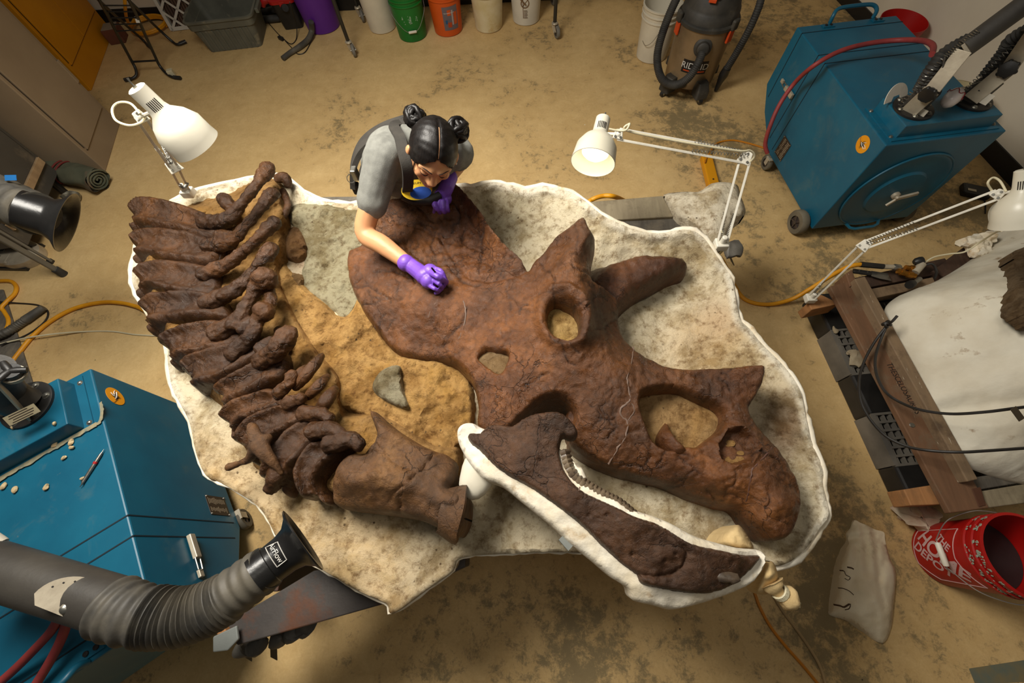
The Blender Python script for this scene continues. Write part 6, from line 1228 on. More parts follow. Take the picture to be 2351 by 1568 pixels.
# ================================================================== buckets
M_WIRE = mat('galv_wire', rgb(190, 188, 182), rough=.35, metal=.9)
def bucket(label, c, m, group=None, rb=.13, rt=.15, h=.37, handle=None, grip=None, inner=None, cat='bucket', bands=True, name='bucket', yaw=0):
    t = thing(name, label, cat, c, group); F = frame(c, yaw)
    body = MB(F).lathe([(rb - .01, 0), (rb, .008), (rb + (rt - rb) * .74, h * .74), (rt, h), (rt - .004, h), (rb - .006, .012)], 48).build('body', m, t, smooth=30)
    if bands:
        for z in (.76, .86): r = rb + (rt - rb) * z + .002; MB(F).lathe([(r, h * z), (r + .006, h * z + .003), (r + .006, h * z + .012), (r, h * z + .015)], 48, cap0=False, cap1=False).build('band', m, t)
        MB(F).lathe([(rt, h - .014), (rt + .007, h - .012), (rt + .007, h), (rt - .003, h + .002)], 48, cap0=False, cap1=False).build('rim', m, t)
    if handle:                                   # bail hanging to one side: list of local points
        MB(F).tube(catmull(handle, 8), .0022, 8).build('handle', M_WIRE, t)
        if grip: a, b = Vector(grip[0]), Vector(grip[1]); MB(F).lathe([(.009, 0), (.011, .006), (.011, (b - a).length - .006), (.009, (b - a).length)], 14, axis_frame(a, b - a)).build('grip', M_WHITEPL, t)
    if inner: MB(F).lathe([(.001, inner[0]), (rb + (rt - rb) * inner[0] / h - .007, inner[0])], 40, cap0=False, cap1=False).build('contents', inner[1], t)
    return t, F
def near_base(px, r):
    p = P(*px); d = Vector((p.x, p.y, 0)).normalized(); return p + d * r
def plastic(name, c, dirt=None): return mat(name, c, tuple(v * .86 for v in c[:3]) + (1,), rough=.45, scale=5, bs=.05, dirt=dirt, dscale=5, dlo=.58, dhi=.72)
GR = 'buckets in a row under the cart'
bucket('plain white plastic bucket left of the green bucket', near_base((884, 79), .125), plastic('white_pail_a', rgb(214, 206, 186)), GR, rb=.125, h=.42)
cg = near_base((953, 98), .13); yaw_g = math.degrees(math.atan2(-cg.y, -cg.x))   # local x faces the camera
tg_, Fg_ = bucket('green plastic bucket with white scuffs and hanging wire handle', cg, plastic('green_pail', rgb(18, 112, 40), rgb(20, 84, 34)), GR, yaw=yaw_g, handle=[(.0, -.152, .30), (.07, -.145, .22), (.135, -.07, .12), (.15, 0, .095), (.135, .07, .12), (.07, .145, .22), (0, .152, .30)], grip=[(.148, -.036, .098), (.148, .036, .098)])
mat('worn_white', rgb(140, 168, 140), rough=.7)
sp = MB(Fg_)
rg = random.Random(8)
for k in range(34): a = rg.choice((-.42, -.05, .0, .05, .42)) + rg.uniform(-.07, .07); sp.ball((.1405 * math.cos(a), .1405 * math.sin(a), .19 + rg.uniform(-.035, .03)), (.0018, .002 + .003 * rg.random(), .003 + .006 * rg.random()), 8, 6)
sp.build('paint_scuff', MATS['worn_white'], tg_)['kind'] = 'stuff'
co_ = near_base((1033, 86), .13); yo = math.degrees(math.atan2(-co_.y, -co_.x))
to_, Fo_ = bucket('orange plastic bucket with a torn square label beside the green bucket', co_, plastic('orange_pail', rgb(206, 84, 20)), GR, yaw=yo)
def curved_patch(F, r0, rslope, a0, a1, z0, z1, m, parent, name, off=.0012):
    vs, fs, n = [], [], 10
    for j, z in enumerate((z0, (z0 + z1) / 2, z1)):
        for i in range(n + 1): a = a0 + (a1 - a0) * i / n; r = r0 + rslope * z + off; vs.append(F @ Vector((r * math.cos(a), r * math.sin(a), z)))
    for j in range(2):
        for i in range(n): fs.append((j * (n + 1) + i, j * (n + 1) + i + 1, (j + 1) * (n + 1) + i + 1, (j + 1) * (n + 1) + i))
    return mesh_obj(name, vs, fs, m, parent, 60)
sl = .02 / .37
lb_ = curved_patch(Fo_, .13, sl, -.25, .75, .06, .25, mat('label_grey', rgb(108, 98, 104), rough=.6), to_, 'label')
for (a0, a1, z0, z1, c_) in ((.05, .28, .18, .225, rgb(206, 84, 20)), (.32, .42, .1, .22, rgb(168, 160, 160)), (-.12, .02, .115, .145, rgb(24, 84, 130)), (.02, .28, .085, .125, rgb(180, 66, 20)), (.45, .68, .10, .2, rgb(196, 80, 24))): curved_patch(Fo_, .13, sl, a0, a1, z0, z1, mat('label_patch_%d' % int(a0 * 100 + 50), c_, rough=.6), lb_, 'label_print', .002)
wrap_text('THE HOME DEPOT', Fo_, .144, .17, .20, .012, M_WINK, lb_, 'label_text')
bucket('white plastic bucket with yellow drips right of the orange bucket', near_base((1124, 78), .125), mat('white_pail_b', rgb(212, 200, 166), rgb(200, 184, 140), rough=.5, scale=9, dirt=rgb(178, 142, 72), dscale=6, dlo=.56, dhi=.7), GR, rb=.125)
cw = near_base((1208, 61), .125); yw = math.degrees(math.atan2(-cw.y, -cw.x))
tw3, Fw3 = bucket('white plastic bucket with a brown printed warning strip, rightmost in the row', cw, plastic('white_pail_c', rgb(214, 208, 192)), GR, rb=.125, yaw=yw)
M_BRN = mat('brown_print', rgb(120, 92, 62), rough=.6)
pr_ = curved_patch(Fw3, .125, .025 / .37, -.22, -.18, .07, .27, M_BRN, tw3, 'printed_strip')
for k in range(9): curved_patch(Fw3, .125, .025 / .37, -.16, .12 - .02 * (k % 3), .07 + k * .008, .074 + k * .008, M_BRN, pr_, 'printed_line')
ci = MB(Fw3); ci.tube([(.1395, .035 * math.cos(a) - .01, .195 + .035 * math.sin(a)) for a in [i * .25 for i in range(25)]], .004, 6, closed=True); ci.bar((.141, -.034, .17), (.141, .014, .22), .006, .003); ci.tube([(.141, .0, .18), (.141, -.02, .2), (.1405, -.05, .23), (.138, -.065, .245)], .006, 6); ci.build('prohibition_symbol', M_BRN, tw3)
bucket('tall purple waste bin behind the cart leg', near_base((752, 79), .155), plastic('purple_bin', rgb(92, 34, 140)), None, rb=.155, rt=.19, h=.55, bands=False, cat='bin', name='waste_bin')
# red bucket at the right edge
cr_ = Vector((1.905, -.005, 0)); yr = math.degrees(math.atan2(-cr_.y, -cr_.x))
tr_, Fr_ = bucket('red plastic bucket with white lettering and worn rim at the lower right', cr_, plastic('red_pail', rgb(168, 16, 9)), None, yaw=yr, inner=(.21, mat('dark_sludge', rgb(40, 32, 32), rgb(30, 24, 24), rough=.5, scale=8)),
                  handle=[(0.0, -.158, .33), (.06, -.165, .30), (.13, -.13, .245), (.165, -.06, .20), (.172, -.045, .205), (.172, .045, .205), (.165, .06, .21), (.13, .13, .26), (.06, .165, .31), (0.0, .158, .33)], grip=[(.172, -.045, .205), (.172, .045, .205)])
def red_text(s, a0, z0, size, shear=0, name='lettering', bold=0.0):
    vs, fs = text_mesh(s, size, bold=bold); out = []; cr, sr = math.cos(math.radians(42)), math.sin(math.radians(42))
    for v in vs:
        x, y = v.x * cr - v.y * sr, v.x * sr + v.y * cr; r = .13 + sl * (z0 + y) + .0012; a = a0 + x / .14; out.append(Fr_ @ Vector((r * math.cos(a), r * math.sin(a), z0 + y)))
    return mesh_obj(name, out, fs, mat('pink_white_print', rgb(206, 170, 166), rough=.6), tr_, 0)
# the print reads down and to the right as seen from the camera
def red_line(pts, name='print_frame'):
    q = []
    for (a0, z0), (a1, z1) in zip(pts[:-1], pts[1:]):
        for k in range(10): q.append((a0 + (a1 - a0) * k / 10, z0 + (z1 - z0) * k / 10))
    MB(Fr_).tube([((.13 + sl * z + .001) * math.cos(a), (.13 + sl * z + .001) * math.sin(a), z) for a, z in q], .0016, 5, closed=True).build(name, MATS['pink_white_print'], tr_)
red_text('HOME', .0, .145, .088, bold=.0022); red_text('THE', -.33, .185, .042, bold=.0012); red_text('DEPOT', .17, .092, .056, bold=.0015)
red_line([(-.80, .03), (.30, .012), (.85, .055), (.95, .25), (.1, .225), (-.75, .25), (-.80, .03)])
wp = MB(Fr_); rn = random.Random(5)
for k in range(170):
    a = rn.choice((-1.1, -.75, -.3, -.12, .0, .15, .4, .62, .8, 1.0, 1.25)) + rn.gauss(0, .055); z = rn.choice((.30, .318, .335, .35)) + rn.uniform(-.012, .012); r = .13 + sl * z + (.0075 if z > .352 else .004 if .28 < z < .34 else .002); wp.ball((r * math.cos(a), r * math.sin(a), z), (.0012, .002 + .004 * rn.random(), .002 + .006 * rn.random()), 8, 6, Matrix.Rotation(a, 4, 'Z'))
wp.build('worn_paint_spots', mat('grey_green_plaster', rgb(158, 164, 146), rough=.8), tr_)['kind'] = 'stuff'
# red tub and white buckets by the right wall, white pail by the vacuum
c_ = P(2077, 47, .34); bucket('red plastic tub behind the far dust collector', Vector((c_.x, c_.y, 0)), plastic('red_tub', rgb(176, 20, 14)), None, rb=.12, rt=.165, h=.34, bands=False)
c_ = P(2312, 225, .34); bucket('off white bucket between the far dust collector and the wall', Vector((2.87, c_.y + .02, 0)), plastic('cream_pail', rgb(206, 192, 152)), None, h=.36, inner=(.2, M_WHITEPL))
cv = near_base((1489, 148), .125); bucket('white bucket standing behind the shop vacuum', cv, plastic('white_pail_d', rgb(212, 204, 184)), None, rb=.125, h=.40, handle=[(0, -.15, .30), (-.06, -.16, .2), (-.1, -.13, .16), (-.12, -.08, .17)])
# crumpled paper by the pallet
c_ = P(2106, 1186, .05); t = thing('crumpled_paper', 'crumpled stained paper on the floor between pallet and red bucket', 'paper', Vector((c_.x, c_.y, 0)))
mb = MB().ball(c_, (.075, .09, .05), 26, 18); mb.v = [v + Vector((noise.noise(v * 20), noise.noise(v * 20 + Vector((5, 0, 0))), noise.noise(v * 20 + Vector((0, 5, 0))) * .8)) * .05 for v in mb.v]; mb.v = [Vector((v.x, v.y, max(.002, v.z))) for v in mb.v]
mb.build('wad', mat('stained_paper', rgb(206, 192, 168), rgb(170, 130, 102), rough=.85, scale=9), t, smooth=18)
# ================================================================== things along the back wall
# grey tub
a, b = P(482, 121), P(602, 107); ang_ = math.degrees(math.atan2(b.y - a.y, b.x - a.x)); W = (b - a).length
t = thing('storage_tub', 'dusty open grey plastic storage tub against the back wall', 'tub', (a + b) / 2); F = frame(a, ang_)
def rrect(x0, x1, y0, y1, r, z, n=5):
    out = []
    for cx, cy, s in ((x1 - r, y1 - r, 0), (x0 + r, y1 - r, 1), (x0 + r, y0 + r, 2), (x1 - r, y0 + r, 3)):
        for k in range(n): an = (s + k / (n - 1)) * math.pi / 2; out.append((cx + r * math.cos(an), cy + r * math.sin(an), z))
    return out
def loft(mb, rings, cap0=True, cap1=False):
    n = len(rings[0]); vs = [v for r in rings for v in r]; fs = []
    for i in range(len(rings) - 1):
        for k in range(n): k2 = (k + 1) % n; fs.append((i * n + k, i * n + k2, (i + 1) * n + k2, (i + 1) * n + k))
    if cap0: fs.append(tuple(reversed(range(n))))
    if cap1: fs.append(tuple(range((len(rings) - 1) * n, len(rings) * n)))
    mb.add(vs, fs)
M_TUB = mat('grey_tub', rgb(104, 104, 92), rgb(86, 86, 76), rough=.6, scale=5, dirt=rgb(140, 132, 110), dscale=7, dlo=.58, dhi=.72)
D = .36; m_ = MB(F); loft(m_, [rrect(0, W, 0, D, .04, 0), rrect(-.03, W + .03, -.02, D + .02, .05, .19), rrect(-.045, W + .045, -.032, D + .03, .05, .195), rrect(-.05, W + .05, -.036, D + .035, .05, .25), rrect(-.062, W + .062, -.048, D + .047, .06, .252), rrect(-.062, W + .062, -.048, D + .047, .06, .268), rrect(-.045, W + .045, -.03, D + .03, .05, .27), rrect(-.035, W + .035, -.02, D + .02, .045, .2), rrect(.008, W - .008, .008, D - .008, .04, .012)], True, True); m_.build('shell', M_TUB, t, smooth=50)
for k in range(9): x = .04 + k * (W - .08) / 8; MB(F).bar((x, -.002, .004), (x, -.024, .185), .02, .008).build('rib', M_TUB, t, smooth=0, bevel=.003)
for x in (-.075, W + .075): MB(F).box((x, D / 2, .24), (.03, .16, .04)).build('handle', M_TUB, t, smooth=0, bevel=.006)
MB(F).ball((.16, .05, .16), (.07, .04, .02), 14, 8).build('rag', M_WHITEPL, t)
# pleated filter leaning on the wall
A, B = P(398, 70, 0), P(462, 62, 0); d = (B - A).normalized(); up = Vector((-.12, .34, .93)).normalized() ; Wf = .46; t = thing('air_filter', 'pleated air filter in a white card frame behind the grey tub', 'filter', A)
n_ = d.cross(up).normalized(); FF = Matrix(((d.x, up.x, n_.x, A.x), (d.y, up.y, n_.y, A.y), (d.z, up.z, n_.z, A.z), (0, 0, 0, 1)))
M_CARD = mat('white_card', rgb(206, 200, 186), rough=.7)
for q in (((.0, Wf / 2), (.03, Wf)), ((Wf, Wf / 2), (.03, Wf)), ((Wf / 2, .012), (Wf, .03)), ((Wf / 2, Wf), (Wf, .03))): MB(FF).box((q[0][0], q[0][1], 0), (q[1][0], q[1][1], .045)).build('frame_side', M_CARD, t, smooth=0)
for k in range(16): x = .03 + k * .027; MB(FF).box((x, Wf / 2, -.006), (.006, Wf - .03, .03)).build('pleat', mat('pleat_brown', rgb(100, 74, 56), rgb(76, 56, 44), rough=.8), t, smooth=0)
MB(FF).box((Wf / 2, Wf / 2, -.02), (Wf, Wf, .004)).build('backing', MATS['pleat_brown'], t, smooth=0)
lt = MB(FF)
for k in range(-2, 4):
    for s in (1, -1):
        x0 = k * .155; pts = [(x0 + (0 if s > 0 else .155), 0), (x0 + (.155 if s > 0 else 0), .155), (x0 + (0 if s > 0 else .155), .31), (x0 + (.155 if s > 0 else 0), Wf)]
        for (xa, ya), (xb, yb) in zip(pts[:-1], pts[1:]):
            if 0 <= min(xa, xb) and max(xa, xb) <= Wf: lt.bar((xa, ya, .02), (xb, yb, .02), .02, .004)
lt.build('lattice', M_CARD, t, smooth=0)
# folding black stand
t = thing('folding_stand', 'folding black tubular stand with rungs in front of the yellow cabinet', 'stand', P(350, 150, 0)); M_BT = mat('black_tube', rgb(40, 39, 36), rgb(30, 29, 27), rough=.4)
fr_l = [(286, 184, .02), (304, 180, .02), (313, 172, .03), (311, 157, .07), (300, 136, .14), (271, 82, .36), (248, 36, .54), (232, 8, .66), (222, -12, .72)]
fr_r = [(414, 179, .02), (396, 177, .02), (381, 168, .035), (366, 150, .08), (354, 125, .17), (332, 77, .36), (314, 36, .54), (300, 8, .66), (290, -12, .72)]
re_r = [(427, 95, .02), (408, 102, .02), (394, 94, .04), (361, 64, .16), (318, 22, .42), (286, -8, .62)]; re_l = [(345, 108, .02), (338, 103, .02), (325, 89, .06), (286, 55, .24), (252, 24, .46), (222, -4, .66)]
for pth, nm in ((fr_l, 'front_leg'), (fr_r, 'front_leg'), (re_l, 'rear_leg'), (re_r, 'rear_leg')):
    o = MB(); o.tube(catmull([p[:] for p in Q3(pth)], 5), .0115, 10); o = o.build(nm, M_BT, t); f0 = P(pth[0][0], pth[0][1], .018); f1 = P(pth[1][0], pth[1][1], .018); MB().cyl(f0, f0.lerp(f1, .8), .016, .016, 12).build('foot', M_RUBBER, o)
def at_z(path, z):
    zz = [p[2] for p in path]; return P(np.interp(z, zz[2:], [p[0] for p in path][2:]), np.interp(z, zz[2:], [p[1] for p in path][2:]), z)
for z, r in ((.12, .008), (.40, .005), (.46, .005), (.52, .005), (.58, .005), (.64, .005)): MB().cyl(at_z(fr_l, z), at_z(fr_r, z), r, r, 8).build('rung', M_BT, t)
MB(axis_frame(at_z(fr_r, .50) + Vector((0, -.014, .006)), (0, -.8, .6))).box((0, 0, 0), (.03, .04, .001)).build('tag_label', M_WHITEPL, t, smooth=0)
t = thing('hose_coil', 'coiled yellow air hose behind the folding stand', 'hose', P(345, 62, 0)); M_YHOSE = mat('yellow_hose', rgb(224, 156, 20), rgb(206, 138, 14), rough=.5, scale=12)
cpt = P(345, 64, .02); pts = [cpt + Vector((.17 * math.cos(a) * (1 + .03 * math.sin(3 * a)), .15 * math.sin(a), .012 + .012 * a / 6.28)) for a in [i * .3 for i in range(52)]]; pts += [P(300, 60, .1), P(290, 40, .25), P(287, 10, .45), P(286, -10, .5)]; MB().tube(catmull([p[:] for p in pts], 2), .012, 10).build('hose', M_YHOSE, t)
t = thing('small_box', 'small wooden box beside the yellow cabinet behind the stand', 'box', P(278, 92, 0)); FX = frame(P(258, 104, 0), 14); MB(FX).box((.06, .07, .06), (.14, .14, .12)).build('carton', mat('red_brown_card', rgb(112, 66, 46), rgb(96, 56, 40), rough=.8), t, smooth=0, bevel=.004); MB(FX).box((.06, .07, .123), (.12, .12, .006)).build('lid', mat('pale_card', rgb(150, 138, 118), rough=.8), t, smooth=0)
t = thing('paper_scrap', 'small cream paper square on the floor by the stand foot', 'paper', P(393, 168, 0)); MB(frame(P(393, 168, .03), 20)).box((0, 0, 0), (.05, .045, .06)).build('scrap', M_CORD, t, smooth=0, bevel=.004)
# red and black wet vacuum by the purple bin
c_ = near_base((682, 68), .1); t = thing('canister_vacuum', 'small black canister vacuum with red trim left of the purple bin', 'vacuum', c_); F = frame(c_, 10)
m_ = MB(F); loft(m_, [rrect(-.09, .09, -.08, .08, .03, .0), rrect(-.11, .11, -.10, .10, .04, .22)], True, True); m_.build('canister', M_BLACK, t, smooth=50)
MR = mat('red_plastic', rgb(178, 26, 26), rgb(150, 20, 22), rough=.4); m_ = MB(F); loft(m_, [rrect(-.12, .12, -.11, .11, .045, .22), rrect(-.125, .125, -.115, .115, .045, .25), rrect(-.115, .115, -.105, .105, .045, .26)], True, True); m_.build('trim_ring', MR, t, smooth=50)
m_ = MB(F); loft(m_, [rrect(-.11, .11, -.10, .10, .045, .26), rrect(-.09, .09, -.08, .08, .05, .38)], True, True); m_.build('motor_head', M_DKGREY, t, smooth=50)
MB(F).box((0, -.108, .21), (.05, .012, .06)).build('latch', MR, t, smooth=0, bevel=.004); MB(F).tube(catmull([(-.12, -.02, .235), (-.17, -.03, .23), (-.2, -.02, .2)], 4), .03, 12).build('red_port', MR, t)
MB().tube(catmull([p[:] for p in Q3([(655, 18, .2), (620, 24, .06), (600, 30, .04), (590, 40, .04), (610, 44, .04), (650, 40, .04)])], 6), .03, 12).build('hose', M_RUBBER, t)
for pth in ([(665, 5, .36), (672, 30, .2), (681, 60, .06), (680, 90, .008), (668, 101, .006), (652, 90, .006), (636, 75, .006), (610, 45, .03), (596, 30, .1)], [(720, 80, .04), (712, 100, .008), (700, 120, .006), (684, 124, .006), (672, 112, .006), (655, 94, .006)]): MB().tube(catmull([p[:] for p in Q3(pth)], 6), .004, 6).build('cord', M_CAB, t)
MB(frame(P(645, 88, .015), -35)).box((0, 0, 0), (.06, .03, .03)).build('plug', M_BLACK, t, smooth=0, bevel=.005)
t = thing('hose_nozzle', 'grey vacuum hose nozzle lying on the floor before the purple bin', 'hose', P(680, 115, 0)); o = MB(); o.tube(catmull([p[:] for p in Q3([(651, 133, .022), (665, 122, .024), (690, 106, .026), (708, 90, .03), (716, 70, .06), (714, 50, .14)])], 6), [.018 + .006 * min(1, i / 12) for i in range(31)], 14); o.build('wand', M_HOSE, t); MB().cyl(P(649, 134.5, .022), P(660, 126, .022), .021, .021, 16).build('collar', M_DKGREY, t)
# rolling cart: only its legs reach into view
t = thing('rolling_cart', 'tall black rolling cart with grey casters standing over the buckets', 'cart', P(1040, 60, 0)); M_CW = mat('grey_caster', rgb(126, 122, 112), rgb(100, 97, 90), rough=.6)
legs = [(P(805, 132), P(799, 94, .125)), (P(1282, 84), P(1274, 51, .125))]; l0, l1 = legs[0][1], legs[1][1]; back = Vector((-.02, .56, 0)); tops = []
for (w0, s0) in ((legs[0][0], l0), (legs[1][0], l1), (l0 + back + Vector((.0, 0, -.125)), l0 + back), (l1 + back + Vector((.0, 0, -.125)), l1 + back)):
    s0 = Vector((s0.x, s0.y, .125)); MB().cyl(s0, s0 + Vector((0, 0, .95)), .016, .016, 14).build('leg', M_BT, t)
    cs = MB(); cs.lathe([(.026, 0), (.03, .006), (.026, .014), (.018, .018)], 18, Matrix.Translation(s0 + Vector((0, 0, -.014)))); q = s0 + Vector((.022, -.012, -.075)); dr = Vector((.35, -.94, 0)).normalized(); sd_ = dr.cross(Vector((0, 0, 1)))
    for k in (-1, 1): cs.bar(s0 + sd_ * .018 * k + Vector((0, 0, -.01)), q + sd_ * .02 * k, .003, .03)
    cs = cs.build('caster_fork', M_GALV, t, smooth=30)
    F = axis_frame(Vector((q.x, q.y, .052)), sd_); MB(F).lathe([(.03, -.013), (.046, -.014), (.052, -.008), (.052, .008), (.046, .014), (.03, .013)], 28, cap0=False, cap1=False).build('wheel', M_CW, cs); MB(F).lathe([(.032, -.010), (.032, .010)], 20).build('hub', M_DKGREY, cs); MB(F).lathe([(.008, -.024), (.008, .024)], 10).build('axle', M_STEEL, cs); tops.append(s0)
Fc = frame((l0 + l1) / 2 + back * .5, math.degrees(math.atan2((l1 - l0).y, (l1 - l0).x))); Lc = (l1 - l0).length
MB(Fc).box((0, 0, .93), (Lc + .06, .64, .03)).build('shelf', M_DKGREY, t, smooth=0, bevel=.004)
MB().bar(P(818, 55, .02), P(812, 0, .3), .05, .01).build('board_edge', M_TAN, t, smooth=0) if False else None
# shop vacuum
vc = near_base((1563, 226), .185); vc = Vector((vc.x, vc.y, 0)); yv = math.degrees(math.atan2(-vc.y, -vc.x)); Fv = frame(vc, yv)      # local x toward the camera
t = thing('shop_vacuum', 'large dusty steel shop vacuum with black lid and orange latches', 'vacuum', vc)
M_STAIN = mat('dusty_stainless', rgb(150, 128, 98), rgb(118, 100, 76), rough=.45, metal=.45, scale=4, dirt=rgb(90, 74, 54), dscale=3)
MB(Fv).lathe([(.18, .075), (.187, .08), (.205, .50), (.205, .505)], 56).build('drum', M_STAIN, t)
M_VBL = mat('dusty_black', rgb(40, 39, 36), rgb(66, 62, 55), rough=.6, scale=9, dirt=rgb(96, 90, 78), dscale=9, dlo=.6, dhi=.75)
MB(Fv).lathe([(.205, .49), (.218, .495), (.218, .515), (.205, .525)], 56).build('lid_ring', M_VBL, t)
MB(Fv).lathe([(.203, .52), (.195, .58), (.19, .585), (.185, .60), (.165, .68), (.14, .71), (.05, .725), (.001, .725)], 56, cap1=False).build('power_head', M_VBL, t)
o = MB(Fv).box((.14, -.01, .695), (.08, .10, .03), Matrix.Rotation(0, 4, 'Y')).build('handle_recess', M_BLACK, t, smooth=0, bevel=.01); MB(Fv).box((.185, -.005, .68), (.02, .05, .022)).build('switch', mat('orange_plastic', rgb(206, 72, 20), rough=.5), o, smooth=0, bevel=.004)
for a in (1.05, -1.05): R_ = Matrix.Rotation(a, 4, 'Z'); lt = MB(Fv @ R_).box((.222, 0, .53), (.03, .06, .07)).build('latch_arm', M_VBL, t, smooth=0, bevel=.012); MB(Fv @ R_).box((.215, 0, .455), (.018, .055, .085)).build('latch', MATS['orange_plastic'], lt, smooth=0, bevel=.006)
for a in (.62, -.62, 2.4, -2.4):
    R_ = Matrix.Rotation(a, 4, 'Z'); ft = MB(Fv @ R_); loft(ft, [rrect(.17, .27, -.05, .05, .015, .045), rrect(.165, .265, -.05, .05, .015, .10), rrect(.16, .235, -.04, .04, .015, .15)], True, True); ft = ft.build('caster_foot', M_VBL, t, smooth=45)
    MB(Fv @ R_ @ Matrix.Translation((.255, 0, .024)) @ Matrix.Rotation(1.57, 4, 'X')).lathe([(.001, -.012), (.024, -.012), (.024, .012), (.001, .012)], 18).build('caster', M_BLACK, ft); MB(Fv @ R_ @ Matrix.Translation((.255, 0, .028)) @ Matrix.Rotation(1.57, 4, 'X')).lathe([(.012, -.016), (.012, .016)], 12).build('caster_cap', M_STEEL, ft)
pf = Fv @ Matrix.Rotation(.16, 4, 'Z') @ Matrix.Translation((.197, 0, .40)) @ Matrix.Rotation(math.radians(80), 4, 'Y'); MB(pf).lathe([(.062, 0), (.062, .012), (.045, .02), (.04, .045), (.032, .05)], 28).build('inlet_port', M_VBL, t)
MB(Fv @ Matrix.Rotation(-.15, 4, 'Z') @ Matrix.Translation((.183, 0, .12)) @ Matrix.Rotation(math.radians(90), 4, 'Y')).lathe([(.036, 0), (.036, .012), (.028, .02), (.02, .024), (.018, .04), (.006, .042)], 24).build('drain_plug', M_VBL, t)
rs_ = .018 / .42
def vz(z): return .187 + (z - .08) * rs_
lab = curved_patch(Fv, .1836, rs_, -.36, .60, .205, .30, M_INK, t, 'badge')
wrap_text('RIDGID', Fv, vz(.26) + .0025, .12, .258, .062, M_WINK, lab, 'badge_lettering'); curved_patch(Fv, .1836, rs_, -.28, .54, .218, .227, MATS['orange_plastic'], lab, 'badge_stripe', .002)
ip = Fv @ Vector((.25, .04, .39)); hp_ = [ip[:], (Fv @ Vector((.30, .035, .34)))[:], (Fv @ Vector((.32, .0, .24)))[:], (Fv @ Vector((.31, -.08, .17)))[:], (Fv @ Vector((.27, -.19, .18)))[:], (Fv @ Vector((.20, -.27, .30)))[:], (Fv @ Vector((.12, -.27, .50)))[:], (Fv @ Vector((.02, -.22, .68)))[:], (Fv @ Vector((-.08, -.12, .76)))[:]]
h = MB(); ribbed(h, [Vector(p) for p in catmull(hp_, 10)], .030, .011, .10, 16); h.build('hose', M_RUBBER, t)
hp_ = [(-.1, .22, .74), (.0, .29, .66), (.05, .30, .55), (.06, .29, .42), (.05, .275, .30), (.03, .26, .20)]; h = MB(Fv); ribbed(h, [Vector(p) for p in catmull(hp_, 8)], .026, .013, .1, 14); h.build('hose', M_RUBBER, t)
h = MB(Fv); h.tube(catmull([(.03, .26, .20), (.02, .25, .10), (.02, .245, .012)], 5), [.03, .03, .032, .034, .03, .026, .022, .02, .018, .016, .014], 14); h.build('crevice_wand', M_BLACK, t)
# ================================================================== hoses, cords and small tools
def cord(name, label, cat, pts, r, m, seg=8, parts='line'):
    t = thing(name, label, cat, P(pts[0][0], pts[0][1], 0)); MB().tube(catmull([p[:] for p in Q3(pts)], 8), r, seg).build(parts, m, t); return t
g = .013
cord('air_hose', 'yellow air hose curving across the floor left of the spine', 'hose', [(18, 845, g), (40, 815, g), (75, 772, g), (120, 735, g), (175, 707, g), (240, 694, g), (300, 700, g), (345, 722, g), (420, 790, g)], .013, M_YHOSE, 10)
cord('air_hose', 'yellow air hose looped on the floor at the left edge', 'hose', [(-40, 650, g), (0, 645, g), (25, 646, g), (37, 658, g), (34, 674, g), (18, 690, g + .01), (4, 706, g + .01), (10, 716, g), (20, 735, g), (15, 755, g), (-10, 780, g)], .012, M_YHOSE, 10)
cord('power_cord', 'thin cream cord running across the floor to the jacket', 'cord', [(-30, 800, .02), (0, 790, .02), (60, 776, .03), (130, 766, .03), (200, 761, .005), (260, 761, .005), (310, 768, .005), (380, 772, .005), (450, 775, .005)], .0048, M_CORD)
cord('power_cord', 'thin dark cord looping on the floor at the left edge', 'cord', [(-30, 694, .03), (0, 693, .03), (40, 696, .006), (85, 700, .006), (108, 712, .006), (108, 730, .006), (90, 750, .006), (55, 772, .006), (0, 792, .03)], .005, M_CAB)
t = thing('vacuum_hose', 'short grey ribbed vacuum hose end on the floor at the left edge', 'hose', P(60, 740, 0)); h = MB(); ribbed(h, [Vector(p) for p in catmull([p[:] for p in Q3([(62, 732, .03), (35, 750, .03), (10, 765, .045), (-30, 780, .045)])], 8)], .026, .014, .12, 16); h.build('ribbed_hose', M_HOSE, t); MB().cyl(P(58, 735, .03), P(100, 706, .03), .027, .022, 18).build('cuff', M_HOSE, t)
tb_ = thing('floor_strip', 'worn dark timber strip on the floor at the left edge', 'board', P(35, 790, 0)); board('strip', [(-40, 668), (6, 664), (82, 905), (10, 925), (-40, 800)], .012, .012, M_WGREY2, tb_)
for pts, lab in (([(-30, 1592, .74), (30, 1540, .76), (80, 1490, .79), (118, 1448, .83), (138, 1412, .88), (150, 1380, .92)], 'red rubber hose over the near collector, left of the pair'), ([(70, 1590, .74), (105, 1535, .76), (135, 1480, .79), (150, 1440, .83), (156, 1410, .88), (160, 1380, .92)], 'red rubber hose over the near collector, right of the pair')):
    t = thing('red_hose', lab, 'hose', P(pts[0][0], pts[0][1], .73), 'red hoses on the near collector'); MB().tube(catmull([p[:] for p in Q3(pts)], 8), .0125, 12).build('line', mat('red_rubber', rgb(150, 56, 52), rgb(126, 46, 46), rough=.6, scale=12), t)
cord('red_hose', 'long dull red hose arching over the far collector', 'hose', [(1762, 352, .25), (1757, 330, .30), (1768, 290, .40), (1790, 240, .50), (1825, 190, .60), (1870, 150, .75), (1930, 117, .80), (2000, 99, .82), (2070, 92, .85), (2120, 94, .92), (2142, 105, .97), (2140, 125, 1.0)], .0125, MATS['red_rubber'], 12)
cord('extension_cord', 'orange extension cord on the floor below the jaw', 'cord', [(1700, 1290, .006), (1730, 1355, .006), (1745, 1395, .006), (1770, 1440, .006), (1805, 1485, .006), (1845, 1530, .006), (1890, 1585, .006)], .0065, mat('orange_cord', rgb(206, 128, 20), rough=.5))
